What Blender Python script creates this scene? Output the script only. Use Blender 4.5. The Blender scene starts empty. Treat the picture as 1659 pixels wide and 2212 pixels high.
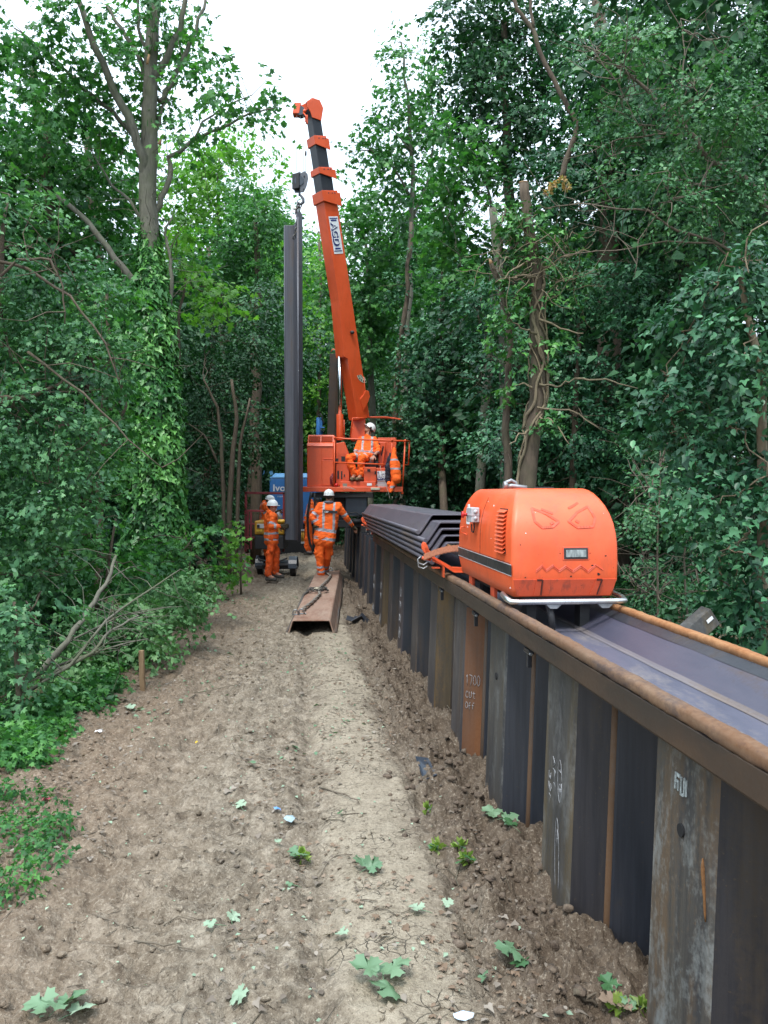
import bpy, math, random
import numpy as np
from mathutils import Vector, Matrix

random.seed(7)
RNG = np.random.default_rng(7)
SC = bpy.context.scene
COL = SC.collection

# ------------------------------------------------------------------ camera
EYE = 1.75
PITCH = math.radians(1.286)
F = 1782.0                      # focal length in units of a 1659 x 2212 picture
cam_d = bpy.data.cameras.new('camera')
cam = bpy.data.objects.new('camera', cam_d)
COL.objects.link(cam)
cam.location = (0, 0, EYE)
cam.rotation_euler = (math.pi / 2 - PITCH, 0, 0)
cam_d.sensor_fit = 'VERTICAL'
cam_d.sensor_height = 36
cam_d.lens = 36 * F / 2212
cam_d.clip_end = 500
cam_d.clip_start = 0.05
SC.camera = cam

# ------------------------------------------------------------------ sky, sun, exposure
SUN_EL, SUN_ROT = math.radians(62), math.radians(200)
w = bpy.data.worlds.new('World')
SC.world = w
w.use_nodes = True
nt = w.node_tree
nt.nodes.clear()
out = nt.nodes.new('ShaderNodeOutputWorld')
bg = nt.nodes.new('ShaderNodeBackground')
sky = nt.nodes.new('ShaderNodeTexSky')
sky.sky_type = 'NISHITA'
sky.sun_disc = False
sky.sun_elevation = SUN_EL
sky.sun_rotation = SUN_ROT
sky.air_density = 1.0
sky.dust_density = 3.0
# overcast: a cloud layer of pale grey over the clear sky
mx = nt.nodes.new('ShaderNodeMix')
mx.data_type = 'RGBA'
mx.inputs[0].default_value = 0.78
mx.inputs[7].default_value = (9.0, 10.5, 11.9, 1)
nt.links.new(sky.outputs[0], mx.inputs[6])
# an overcast sky is about three times brighter overhead than at the horizon
tc_ = nt.nodes.new('ShaderNodeTexCoord'); sx_ = nt.nodes.new('ShaderNodeSeparateXYZ'); nt.links.new(tc_.outputs['Generated'], sx_.inputs[0])
mr_ = nt.nodes.new('ShaderNodeMapRange'); nt.links.new(sx_.outputs[2], mr_.inputs[0])
mr_.inputs[1].default_value = 0.0; mr_.inputs[2].default_value = 1.0; mr_.inputs[3].default_value = 0.52; mr_.inputs[4].default_value = 1.62
nz_ = nt.nodes.new('ShaderNodeTexNoise'); nt.links.new(tc_.outputs['Generated'], nz_.inputs['Vector']); nz_.inputs['Scale'].default_value = 2.2; nz_.inputs['Detail'].default_value = 5
ma_ = nt.nodes.new('ShaderNodeMath'); ma_.operation = 'MULTIPLY_ADD'; nt.links.new(nz_.outputs['Fac'], ma_.inputs[0]); ma_.inputs[1].default_value = 0.5; ma_.inputs[2].default_value = 0.75
mb_ = nt.nodes.new('ShaderNodeMath'); mb_.operation = 'MULTIPLY'; nt.links.new(mr_.outputs[0], mb_.inputs[0]); nt.links.new(ma_.outputs[0], mb_.inputs[1])
vm_ = nt.nodes.new('ShaderNodeVectorMath'); vm_.operation = 'SCALE'; nt.links.new(mx.outputs[2], vm_.inputs[0]); nt.links.new(mb_.outputs[0], vm_.inputs['Scale'])
nt.links.new(vm_.outputs[0], bg.inputs[0])
bg.inputs[1].default_value = 0.12
nt.links.new(bg.outputs[0], out.inputs[0])

sun_d = bpy.data.lights.new('sun', 'SUN')
sun_d.energy = 1.7
sun_d.angle = math.radians(11)
sun_d.color = (1.0, 0.96, 0.9)
sun = bpy.data.objects.new('sun', sun_d)
COL.objects.link(sun)
# nishita: rotation 0 puts the sun at +Y, growing clockwise seen from above
sd = Vector((math.sin(SUN_ROT) * math.cos(SUN_EL), math.cos(SUN_ROT) * math.cos(SUN_EL), math.sin(SUN_EL)))
sun.rotation_euler = sd.to_track_quat('Z', 'Y').to_euler()

SC.view_settings.view_transform = 'Standard'
SC.view_settings.look = 'None'
SC.view_settings.gamma = 1
SC.view_settings.exposure = 0.9
SC.render.engine = 'CYCLES'
SC.cycles.use_denoising = True
SC.cycles.max_bounces = 7
SC.cycles.diffuse_bounces = 4
SC.cycles.transparent_max_bounces = 8
SC.cycles.use_adaptive_sampling = True

# ------------------------------------------------------------------ coordinates
CP, SP = math.cos(PITCH), math.sin(PITCH)
def at(px, py, Y):
    """World point at distance Y ahead that shows at picture position px, py."""
    x = (px - 829.5) / F
    y = (1106 - py) / F
    d = Vector((x, CP + y * SP, -SP + y * CP))
    d *= Y / d.y
    return Vector((d.x, d.y, d.z + EYE))

WA = math.radians(5.56)
CA, SA = math.cos(WA), math.sin(WA)
def W(t, n, z):
    """t along the wall, n to its right."""
    return Vector((n * CA - t * SA, t * CA + n * SA, z))
def tn(X, Y):
    return (-X * SA + Y * CA, X * CA + Y * SA)

# smooth value noise for terrain (numpy)
_P = np.random.default_rng(3).random((256, 256))
def vnoise(x, y):
    xi = np.floor(x).astype(int); yi = np.floor(y).astype(int)
    fx = x - xi; fy = y - yi
    fx = fx * fx * (3 - 2 * fx); fy = fy * fy * (3 - 2 * fy)
    a = _P[xi % 256, yi % 256]; b = _P[(xi + 1) % 256, yi % 256]
    c = _P[xi % 256, (yi + 1) % 256]; d = _P[(xi + 1) % 256, (yi + 1) % 256]
    return (a * (1 - fx) + b * fx) * (1 - fy) + (c * (1 - fx) + d * fx) * fy - 0.5
def fbm(x, y, o=4, g=0.5):
    s = 0; a = 1
    for i in range(o):
        s = s + a * vnoise(x + 17.3 * i, y + 9.1 * i)
        x = x * 2.03; y = y * 2.03; a *= g
    return s
def smooth(a, b, x):
    t = np.clip((x - a) / (b - a), 0, 1)
    return t * t * (3 - 2 * t)

def terrain(X, Y, fine=True):
    X = np.asarray(X, float); Y = np.asarray(Y, float)
    t = -X * SA + Y * CA; n = X * CA + Y * SA
    z = -0.0095 * np.clip(Y, 0, 30)
    # trench beside the wall, clods heaped in its edge
    edge = 0.86 + 0.10 * fbm(t * 1.3, n * 0 + 3.1, 3)
    z = z - 0.11 * smooth(edge - 0.12, edge + 0.22, n)
    # left bank rises under the undergrowth
    z = z + 0.28 * smooth(-1.95, -3.6, n) + 0.25 * smooth(-4, -9, n)
    z = z + 0.5 * smooth(2.2, 5.5, n)
    # wheel tracks
    tr1 = np.exp(-((n - 0.36) / 0.24) ** 2)
    tr2 = np.exp(-((n + 0.78) / 0.26) ** 2)
    z = z + 0.035 * tr1 - 0.02 * tr2
    z = z - 0.05 * np.exp(-((n - 0.68) / 0.07) ** 2) - 0.04 * np.exp(-((n - 0.03) / 0.07) ** 2)
    z = z + 0.035 * np.exp(-((n + 1.15) / 0.12) ** 2)
    z = z + 0.05 * fbm(X * 0.6, Y * 0.6, 3)
    if fine:
        strip = np.exp(-((n - 0.36 + 0.08 * vnoise(t * .5, t * 0 + 2)) / 0.27) ** 4)
        wallside = smooth(edge - 0.30, edge - 0.02, n)
        rough = 0.55 + 0.45 * (1 - strip) * (0.6 + 0.8 * (vnoise(t * .9, n * 1.3 + 5) + .5)) + 1.1 * wallside - 0.42 * strip
        # long streaks dragged along the track
        z = z + 0.030 * (1 - strip * .6) * fbm(t * 0.55 + 4, n * 6.5, 4, 0.6)
        z = z + rough * 0.016 * fbm(X * 5, Y * 5, 4, 0.6)
        z = z + 0.075 * np.exp(-((n - edge) / 0.09) ** 2) * fbm(t * 5.5, n * 5.5 + 3, 5, .68) * (n < 1.15)
        # broken plates and crumbs
        pl = fbm(X * 9 + 11, Y * 9 + 4, 3, .6) * 6
        fr = pl - np.floor(pl)
        z = z + rough * 0.0085 * (np.floor(pl) + smooth(0.0, 0.22, fr))
        z = z + rough * 0.034 * np.clip(fbm(X * 24, Y * 24, 3, 0.62) - .06, 0, 1) + rough * 0.010 * fbm(X * 55, Y * 55, 2)
        # tyre lugs across the left track, on both of its runs
        for n0, wd in ((-0.62, .20), (-0.18, .10)):
            lug = np.sin(t * 2 * np.pi / 0.115 + 2.2 * np.abs(n - n0) / .2 + 0.6 * vnoise(t * 3, n * 4))
            z = z + 0.028 * np.exp(-((n - n0) / wd) ** 4) * np.clip(lug + .25, 0, 1) * np.clip(vnoise(t * .8, n * 1.5 + 8) + .45, 0, 1)
    return z
def gz(X, Y, fine=True):
    return float(terrain(np.array([X]), np.array([Y]), fine)[0])
def gpt(px, py):
    lo, hi = 1.0, 60.0
    Y = 3.0
    for i in range(60):
        m = 0.5 * (lo + hi)
        p = at(px, py, m)
        if p.z > gz(p.x, p.y): lo = m
        else: hi = m
    p = at(px, py, 0.5 * (lo + hi))
    return Vector((p.x, p.y, gz(p.x, p.y)))

# ------------------------------------------------------------------ object helpers
def tag(o, label=None, cat=None, group=None, kind=None):
    if label: o['label'] = label
    if cat: o['category'] = cat
    if group: o['group'] = group
    if kind: o['kind'] = kind
    return o
def thing(name, label, cat, loc=(0, 0, 0), group=None):
    o = bpy.data.objects.new(name, None)
    o.empty_display_size = 0.1
    COL.objects.link(o)
    o.location = loc
    return tag(o, label, cat, group)
def wloc(o):
    v = Vector((0, 0, 0))
    while o is not None:
        v += o.location
        o = o.parent
    return v
def link_mesh(name, me, mats, parent=None, origin=None):
    o = bpy.data.objects.new(name, me)
    COL.objects.link(o)
    for m in (mats if isinstance(mats, (list, tuple)) else [mats]):
        me.materials.append(m)
    if parent is not None: o.parent = parent
    return o

class MB:
    """Collects geometry in world coordinates, then links it as one mesh object."""
    def __init__(s):
        s.v = []; s.f = []; s.m = []; s.mi = 0; s.sm = []
        s.smooth = False
    def mat(s, i): s.mi = i; return s
    def add(s, vs, fs, smooth=None):
        b = len(s.v)
        s.v += [tuple(v) for v in vs]
        for f in fs:
            s.f.append([b + i for i in f]); s.m.append(s.mi)
            s.sm.append(s.smooth if smooth is None else smooth)
        return s
    def frame_box(s, c, ax, ay, az):
        """Box with centre c and half-axis vectors."""
        c = Vector(c); vs = []
        for i in (-1, 1):
            for j in (-1, 1):
                for k in (-1, 1):
                    vs.append(c + ax * i + ay * j + az * k)
        fs = [(0, 1, 3, 2), (4, 6, 7, 5), (0, 4, 5, 1), (2, 3, 7, 6), (0, 2, 6, 4), (1, 5, 7, 3)]
        if ax.cross(ay).dot(az) < 0: fs = [f[::-1] for f in fs]
        return s.add(vs, fs, False)
    def box(s, c, size, rot=None):
        ax, ay, az = Vector((size[0] / 2, 0, 0)), Vector((0, size[1] / 2, 0)), Vector((0, 0, size[2] / 2))
        if rot is not None: ax, ay, az = rot @ ax, rot @ ay, rot @ az
        return s.frame_box(c, ax, ay, az)
    def bb(s, x0, x1, y0, y1, z0, z1):
        return s.box(((x0 + x1) / 2, (y0 + y1) / 2, (z0 + z1) / 2), (abs(x1 - x0), abs(y1 - y0), abs(z1 - z0)))
    def beam(s, p0, p1, wd, ht, up=Vector((0, 0, 1)), w1=None, h1=None):
        p0, p1 = Vector(p0), Vector(p1)
        d = (p1 - p0).normalized()
        x = d.cross(Vector(up)).normalized(); y = x.cross(d).normalized()
        w1 = wd if w1 is None else w1; h1 = ht if h1 is None else h1
        vs = []
        for p, a, b in ((p0, wd, ht), (p1, w1, h1)):
            for i, j in ((-1, -1), (1, -1), (1, 1), (-1, 1)):
                vs.append(p + x * (i * a / 2) + y * (j * b / 2))
        fs = [(0, 1, 5, 4), (1, 2, 6, 5), (2, 3, 7, 6), (3, 0, 4, 7), (3, 2, 1, 0), (4, 5, 6, 7)]
        return s.add(vs, fs, False)
    def tube(s, pts, r, n=8, caps=True, jit=0.0, flat=1.0):
        pts = [Vector(p) for p in pts]
        k = len(pts)
        rs = r if isinstance(r, (list, tuple)) else [r] * k
        vs = []; x = None
        for i, p in enumerate(pts):
            d = (pts[min(i + 1, k - 1)] - pts[max(i - 1, 0)])
            if d.length < 1e-9: d = Vector((0, 0, 1))
            d.normalize()
            if x is None:
                a = Vector((1, 0, 0)) if abs(d.x) < 0.8 else Vector((0, 1, 0))
                x = (a - d * a.dot(d)).normalized()
            else:
                x = (x - d * x.dot(d))
                if x.length < 1e-6: x = d.orthogonal()
                x.normalize()
            y = d.cross(x)
            for j in range(n):
                a = 2 * math.pi * j / n
                rr = rs[i] * (1 + (random.uniform(-jit, jit) if jit else 0))
                vs.append(p + x * (math.cos(a) * rr) + y * (math.sin(a) * rr * flat))
        fs = []
        for i in range(k - 1):
            for j in range(n):
                j2 = (j + 1) % n
                fs.append((i * n + j, i * n + j2, (i + 1) * n + j2, (i + 1) * n + j))
        s.add(vs, fs, True)
        if caps:
            b = len(s.v) - len(vs)
            s.f.append([b + j for j in range(n)][::-1]); s.m.append(s.mi); s.sm.append(False)
            s.f.append([b + (k - 1) * n + j for j in range(n)]); s.m.append(s.mi); s.sm.append(False)
        return s
    def cyl(s, p0, p1, r, n=20, r1=None):
        return s.tube([p0, p1], [r, r if r1 is None else r1], n)
    def ball(s, c, r, n=12, m=8, sc=(1, 1, 1)):
        c = Vector(c); vs = [c + Vector((0, 0, r * sc[2]))]
        for i in range(1, m):
            a = math.pi * i / m
            for j in range(n):
                b = 2 * math.pi * j / n
                vs.append(c + Vector((math.sin(a) * math.cos(b) * r * sc[0], math.sin(a) * math.sin(b) * r * sc[1], math.cos(a) * r * sc[2])))
        vs.append(c - Vector((0, 0, r * sc[2])))
        fs = [(0, 1 + j, 1 + (j + 1) % n) for j in range(n)]
        for i in range(m - 2):
            for j in range(n):
                a = 1 + i * n + j; b = 1 + i * n + (j + 1) % n
                fs.append((a, a + n, b + n, b))
        e = len(vs) - 1
        fs += [(e, e - n + (j + 1) % n, e - n + j) for j in range(n)]
        return s.add(vs, fs, True)
    def prism(s, poly, vec):
        """poly: list of 3D points (planar), extruded by vec."""
        poly = [Vector(p) for p in poly]; n = len(poly); vec = Vector(vec)
        vs = poly + [p + vec for p in poly]
        nn = Vector((0, 0, 0))
        for i in range(n): nn += poly[i].cross(poly[(i + 1) % n])
        fs = [tuple(range(n))[::-1], tuple(range(n, 2 * n))]
        fs += [(i, (i + 1) % n, n + (i + 1) % n, n + i) for i in range(n)]
        if nn.dot(vec) < 0: fs = [f[::-1] for f in fs]
        return s.add(vs, fs, False)
    def sweep(s, prof, pts3, close=True):
        """prof(k) -> list of 3D points of the closed outline at station k."""
        rings = [prof(k) for k in pts3]
        n = len(rings[0]); vs = [p for r in rings for p in r]
        fs = []
        for i in range(len(rings) - 1):
            for j in range(n):
                j2 = (j + 1) % n
                fs.append((i * n + j, i * n + j2, (i + 1) * n + j2, (i + 1) * n + j))
        fs.append(tuple(range(n))[::-1]); fs.append(tuple((len(rings) - 1) * n + j for j in range(n)))
        return s.add(vs, fs, False)
    def build(s, name, mats, parent=None, bevel=0, origin=None, segs=2):
        o0 = wloc(parent) if parent is not None else (Vector(origin) if origin is not None else Vector((0, 0, 0)))
        me = bpy.data.meshes.new(name)
        me.from_pydata([(v[0] - o0.x, v[1] - o0.y, v[2] - o0.z) for v in s.v], [], s.f)
        me.polygons.foreach_set('material_index', s.m)
        me.polygons.foreach_set('use_smooth', s.sm)
        me.update()
        o = link_mesh(name, me, mats, parent)
        if parent is None: o.location = o0
        if bevel:
            b = o.modifiers.new('bevel', 'BEVEL'); b.width = bevel; b.segments = segs; b.limit_method = 'ANGLE'; b.angle_limit = math.radians(35)
        return o

def np_mesh(name, V, loops, counts, mats, parent=None, smooth=False, origin=None, midx=None):
    """Fast mesh from numpy arrays (world coordinates)."""
    o0 = wloc(parent) if parent is not None else (Vector(origin) if origin is not None else Vector((0, 0, 0)))
    V = np.asarray(V, np.float32) - np.array(o0, np.float32)
    me = bpy.data.meshes.new(name)
    me.vertices.add(len(V)); me.vertices.foreach_set('co', V.ravel())
    me.loops.add(len(loops)); me.loops.foreach_set('vertex_index', np.asarray(loops, np.int32))
    me.polygons.add(len(counts))
    st = np.concatenate([[0], np.cumsum(counts)[:-1]]).astype(np.int32)
    me.polygons.foreach_set('loop_start', st)
    if midx is not None: me.polygons.foreach_set('material_index', np.asarray(midx, np.int32))
    if smooth: me.polygons.foreach_set('use_smooth', np.ones(len(counts), bool))
    me.update(calc_edges=True)
    o = link_mesh(name, me, mats, parent)
    if parent is None: o.location = o0
    return o

# ------------------------------------------------------------------ materials
class N:
    def __init__(s, name):
        s.mat = bpy.data.materials.new(name); s.mat.use_nodes = True
        s.t = s.mat.node_tree; s.t.nodes.clear()
        s.out = s.n('ShaderNodeOutputMaterial'); s.p = s.n('ShaderNodeBsdfPrincipled')
        s.l(s.p.outputs[0], s.out.inputs[0])
    def n(s, ty, **kw):
        nd = s.t.nodes.new(ty)
        for k, v in kw.items(): setattr(nd, k, v)
        return nd
    def l(s, a, b): s.t.links.new(a, b)
    def set(s, k, v):
        if hasattr(v, 'links'): s.l(v, s.p.inputs[k])
        else: s.p.inputs[k].default_value = (tuple(v) + (1,)) if isinstance(v, tuple) and len(v) == 3 else v
    def coord(s, kind='Object', scale=None):
        c = s.n('ShaderNodeTexCoord').outputs[kind]
        if kind == 'World':
            pass
        if scale is None: return c
        m = s.n('ShaderNodeMapping'); m.inputs['Scale'].default_value = scale
        s.l(c, m.inputs[0]); return m.outputs[0]
    def pos(s, scale=None):
        c = s.n('ShaderNodeNewGeometry').outputs['Position']
        if scale is None: return c
        m = s.n('ShaderNodeMapping'); m.inputs['Scale'].default_value = scale
        s.l(c, m.inputs[0]); return m.outputs[0]
    def noise(s, vec, scale=5, det=4, rough=0.55, dist=0.0):
        t = s.n('ShaderNodeTexNoise'); s.l(vec, t.inputs['Vector'])
        t.inputs['Scale'].default_value = scale; t.inputs['Detail'].default_value = det
        t.inputs['Roughness'].default_value = rough; t.inputs['Distortion'].default_value = dist
        return t.outputs['Fac']
    def vor(s, vec, scale=5, feature='F1', out='Distance', rnd=1):
        t = s.n('ShaderNodeTexVoronoi', feature=feature); s.l(vec, t.inputs['Vector'])
        t.inputs['Scale'].default_value = scale; t.inputs['Randomness'].default_value = rnd
        return t.outputs[out]
    def ramp(s, fac, stops, interp='LINEAR'):
        r = s.n('ShaderNodeValToRGB'); s.l(fac, r.inputs[0]); e = r.color_ramp.elements
        r.color_ramp.interpolation = interp
        while len(e) < len(stops): e.new(0.5)
        for el, (p, c) in zip(e, stops):
            el.position = p
            el.color = (c, c, c, 1) if isinstance(c, (int, float)) else tuple(c) + (1,)
        return r.outputs[0]
    def mix(s, fac, a, b, mode='MIX'):
        m = s.n('ShaderNodeMix', data_type='RGBA', blend_type=mode)
        for k, v in ((0, fac), (6, a), (7, b)):
            if hasattr(v, 'links'): s.l(v, m.inputs[k])
            else: m.inputs[k].default_value = (tuple(v) + (1,)) if isinstance(v, tuple) and len(v) == 3 else v
        return m.outputs[2]
    def math(s, op, a, b=0.0, c=0.0):
        m = s.n('ShaderNodeMath', operation=op)
        for k, v in ((0, a), (1, b), (2, c)):
            if hasattr(v, 'links'): s.l(v, m.inputs[k])
            else: m.inputs[k].default_value = v
        return m.outputs[0]
    def sep(s, v):
        x = s.n('ShaderNodeSeparateXYZ'); s.l(v, x.inputs[0]); return x.outputs
    def bump(s, h, strength=0.3, dist=0.01):
        b = s.n('ShaderNodeBump'); s.l(h, b.inputs['Height']); b.inputs['Strength'].default_value = strength
        b.inputs['Distance'].default_value = dist; s.l(b.outputs[0], s.p.inputs['Normal'])

def paint(name, col, rough=0.45, dirt=0.35, dirtcol=(0.09, 0.055, 0.035), metal=0.0, fade=None, scale=3.0, spec=0.5):
    m = N(name); p = m.pos()
    n1 = m.noise(p, scale, 6, 0.65); n2 = m.noise(m.pos((1, 1, 0.25)), scale * 4, 5, 0.7)
    c = m.mix(m.ramp(n1, [(0.35, 0.0), (0.7, 1.0)]), col, fade or tuple(x * 0.85 for x in col))
    d = m.math('MULTIPLY', m.ramp(n2, [(0.52, 0.0), (0.75, 1.0)]), dirt)
    c = m.mix(d, c, dirtcol)
    sp = m.ramp(m.noise(p, scale * 22, 2, 0.5), [(0.70, 0.0), (0.73, 1.0)])
    c = m.mix(m.math('MULTIPLY', sp, dirt), c, tuple(x * 0.35 for x in dirtcol))
    m.set('Base Color', c); m.set('Roughness', m.math('MULTIPLY_ADD', n1, 0.25, rough - 0.12)); m.set('Metallic', metal)
    m.set('Specular IOR Level', spec)
    m.bump(n2, 0.12, 0.004)
    return m.mat

def flat(name, col, rough=0.6, metal=0.0, spec=0.5, var=0.15, scale=20):
    m = N(name); n = m.noise(m.pos(), scale, 3)
    m.set('Base Color', m.mix(m.ramp(n, [(0.3, 0.0), (0.7, 1.0)]), col, tuple(x * (1 - var) for x in col)))
    m.set('Roughness', rough); m.set('Metallic', metal); m.set('Specular IOR Level', spec)
    return m.mat

def steel(name, base, base2, rust, rustamt, rough=0.5, vertical=True, spec=0.5, pale=None, paleamt=0.0, seed=0):
    m = N(name)
    sc = (1, 1, 0.12) if vertical else (1, 0.25, 1)
    p = m.pos(sc); q = m.pos()
    ad = m.n('ShaderNodeVectorMath', operation='ADD'); m.l(p, ad.inputs[0]); ad.inputs[1].default_value = (seed * 3.1, seed * 1.7, seed)
    ps = ad.outputs[0]
    n1 = m.noise(ps, 6, 6, 0.65); n2 = m.noise(ps, 2.3, 5, 0.7); n3 = m.noise(q, 45, 4, 0.7)
    st_ = m.noise(m.pos((1, 1, 0.035) if vertical else (1, 1, 1)), 38, 4, 0.75)
    c = m.mix(m.ramp(n1, [(0.3, 0.0), (0.7, 1.0)]), base, base2)
    if vertical: c = m.mix(m.math('MULTIPLY', m.ramp(st_, [(0.40, 1.0), (0.60, 0.0)]), 0.38), c, tuple(x * .35 for x in base))
    lo = 0.78 - rustamt * 0.5
    r = m.ramp(m.math('ADD', n2, m.math('MULTIPLY', m.math('SUBTRACT', n3, 0.5), 0.25)), [(lo - 0.1, 0.0), (lo + 0.12, 1.0)])
    rc = m.mix(n3, rust, tuple(x * 0.45 for x in rust))
    c = m.mix(r, c, rc)
    if pale:
        n4 = m.noise(m.pos((1, 1, .45) if vertical else sc), 5.5, 7, 0.75, 0.3)
        pr = m.ramp(m.math('ADD', n4, m.math('MULTIPLY', m.math('SUBTRACT', n3, 0.5), 0.3)), [(0.50, 0.0), (0.66, 1.0)])
        c = m.mix(m.math('MULTIPLY', pr, paleamt), c, pale)
    sp = m.ramp(m.noise(q, 60, 2), [(0.68, 0.0), (0.74, 1.0)])
    c = m.mix(m.math('MULTIPLY', sp, 0.35), c, rust)
    m.set('Base Color', c); m.set('Roughness', m.math('MULTIPLY_ADD', r, 0.35, rough)); m.set('Specular IOR Level', spec)
    m.bump(n3, 0.18, 0.003)
    return m.mat

def leafmat(name, cols, rough=0.42, trans=0.3, spec=0.5):
    m = N(name)
    g = m.n('ShaderNodeNewGeometry')
    big = m.noise(g.outputs['Position'], 1.1, 3)
    f = m.math('ADD', m.math('MULTIPLY', g.outputs['Random Per Island'], 0.55), m.math('MULTIPLY', m.ramp(big, [(.33, 0.), (.67, 1.)]), 0.45))
    k = len(cols)
    c = m.ramp(f, [(0.12 + 0.76 * i / (k - 1), cc) for i, cc in enumerate(cols)])
    m.set('Base Color', c); m.set('Roughness', rough); m.set('Specular IOR Level', spec)
    tr = m.n('ShaderNodeBsdfTranslucent')
    m.l(m.mix(1.0, c, (0.9, 1.25, 0.45), 'MULTIPLY'), tr.inputs[0])
    ms = m.n('ShaderNodeMixShader'); ms.inputs[0].default_value = trans
    m.l(m.p.outputs[0], ms.inputs[1]); m.l(tr.outputs[0], ms.inputs[2]); m.l(ms.outputs[0], m.out.inputs[0])
    return m.mat

def barkmat(name, c1, c2, green=0.0):
    m = N(name); p = m.pos((1, 1, 0.22))
    n1 = m.noise(p, 22, 6, 0.7); n2 = m.noise(m.pos(), 3, 3)
    c = m.mix(m.ramp(n1, [(0.3, 0.0), (0.7, 1.0)]), c1, c2)
    c = m.mix(m.math('MULTIPLY', m.ramp(n2, [(0.45, 0.0), (0.7, 1.0)]), green), c, (0.07, 0.09, 0.035))
    m.set('Base Color', c); m.set('Roughness', 0.9); m.bump(n1, 0.6, 0.02)
    return m.mat
# ------------------------------------------------------------------ materials used by the setting
def mud():
    m = N('dry_mud'); P = m.pos(); x, y, z = m.sep(P)[:3]
    n = m.math('ADD', m.math('MULTIPLY', x, CA), m.math('MULTIPLY', y, SA))
    wob = m.math('MULTIPLY', m.math('SUBTRACT', m.noise(P, 1.1, 4), 0.5), 0.45)
    nn = m.math('ADD', n, wob)
    big = m.noise(P, 1.6, 5, 0.65); mid = m.noise(P, 9, 6, 0.7); fine = m.noise(P, 60, 4, 0.75)
    grit = m.noise(P, 180, 2, 0.6)
    c = m.ramp(mid, [(0.27, (0.075, 0.057, 0.04)), (0.5, (0.20, 0.165, 0.122)), (0.73, (0.36, 0.312, 0.245))])
    # redder earth to the left, pale dry strip in the middle, damp dark soil by the wall
    red = m.ramp(nn, [(0.0, 0.0), (1.0, 1.0)])
    left = m.math('MULTIPLY', m.math('LESS_THAN', nn, -0.9), 1.0)
    lw = m.n('ShaderNodeMapRange'); m.l(nn, lw.inputs[0]); lw.inputs[1].default_value = -0.45; lw.inputs[2].default_value = -1.3
    c = m.mix(m.math('MULTIPLY', lw.outputs[0], 0.75), c, m.mix(mid, (0.085, 0.055, 0.034), (0.27, 0.195, 0.135)))
    sw = m.n('ShaderNodeMapRange'); m.l(m.math('ABSOLUTE', m.math('SUBTRACT', nn, 0.36)), sw.inputs[0]); sw.inputs[1].default_value = 0.30; sw.inputs[2].default_value = 0.17
    c = m.mix(m.math('MULTIPLY', sw.outputs[0], 0.62), c, m.mix(mid, (0.27, 0.228, 0.165), (0.43, 0.375, 0.285)))
    dw = m.n('ShaderNodeMapRange'); m.l(nn, dw.inputs[0]); dw.inputs[1].default_value = 0.50; dw.inputs[2].default_value = 0.80
    c = m.mix(m.math('MULTIPLY', dw.outputs[0], 0.85), c, m.mix(mid, (0.045, 0.031, 0.022), (0.165, 0.122, 0.086)))
    c = m.mix(m.math('MULTIPLY', m.ramp(fine, [(0.54, 0.0), (0.66, 1.0)]), 0.6), c, (0.42, 0.36, 0.28))
    c = m.mix(m.math('MULTIPLY', m.ramp(fine, [(0.30, 1.0), (0.45, 0.0)]), 0.75), c, (0.065, 0.045, 0.03))  # small pits darkened in the colour, like occlusion shade
    # drying cracks
    dv = m.n('ShaderNodeVectorMath', operation='ADD'); m.l(P, dv.inputs[0])
    ns = m.n('ShaderNodeTexNoise'); m.l(P, ns.inputs['Vector']); ns.inputs['Scale'].default_value = 9
    sc = m.n('ShaderNodeVectorMath', operation='SCALE'); m.l(ns.outputs['Color'], sc.inputs[0]); sc.inputs['Scale'].default_value = 0.09
    m.l(sc.outputs[0], dv.inputs[1])
    cr = m.ramp(m.vor(dv.outputs[0], 17, 'DISTANCE_TO_EDGE'), [(0.0, 1.0), (0.04, 0.0)])
    crm = m.math('MULTIPLY', m.math('MULTIPLY', cr, m.ramp(m.noise(P, 3, 4), [(0.50, 0.0), (0.60, 1.0)])), m.math('MULTIPLY_ADD', sw.outputs[0], 0.75, 0.2))
    c = m.mix(m.math('MULTIPLY', crm, 0.62), c, (0.10, 0.078, 0.058))
    m.set('Base Color', c); m.set('Roughness', 0.92); m.set('Specular IOR Level', 0.25)
    c2 = m.ramp(m.noise(P, 26, 5, 0.8), [(0.36, 1.0), (0.47, 0.0)])
    c = m.mix(m.math('MULTIPLY', c2, 0.42), c, (0.07, 0.05, 0.036)); m.set('Base Color', c)
    h = m.math('ADD', m.math('MULTIPLY', mid, 1.0), m.math('MULTIPLY', fine, 0.45))
    h = m.math('ADD', h, m.math('MULTIPLY', grit, 0.15)); h = m.math('SUBTRACT', h, m.math('MULTIPLY', crm, 0.6))
    m.bump(h, 1.0, 0.03)
    return m.mat
M = {}
M['mud'] = mud()
M['soil'] = (lambda: [m := N('dark_soil'), m.set('Base Color', m.ramp(m.noise(m.pos(), 22, 5, 0.7), [(0.3, (0.045, 0.031, 0.022)), (0.55, (0.13, 0.097, 0.07)), (0.8, (0.24, 0.19, 0.14))])), m.set('Roughness', 0.95), m.bump(m.noise(m.pos(), 60, 5, 0.7), 0.9, 0.012)][0].mat)()
M['floor'] = flat('forest_floor', (0.05, 0.04, 0.025), 0.95, var=0.5, scale=4)

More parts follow.
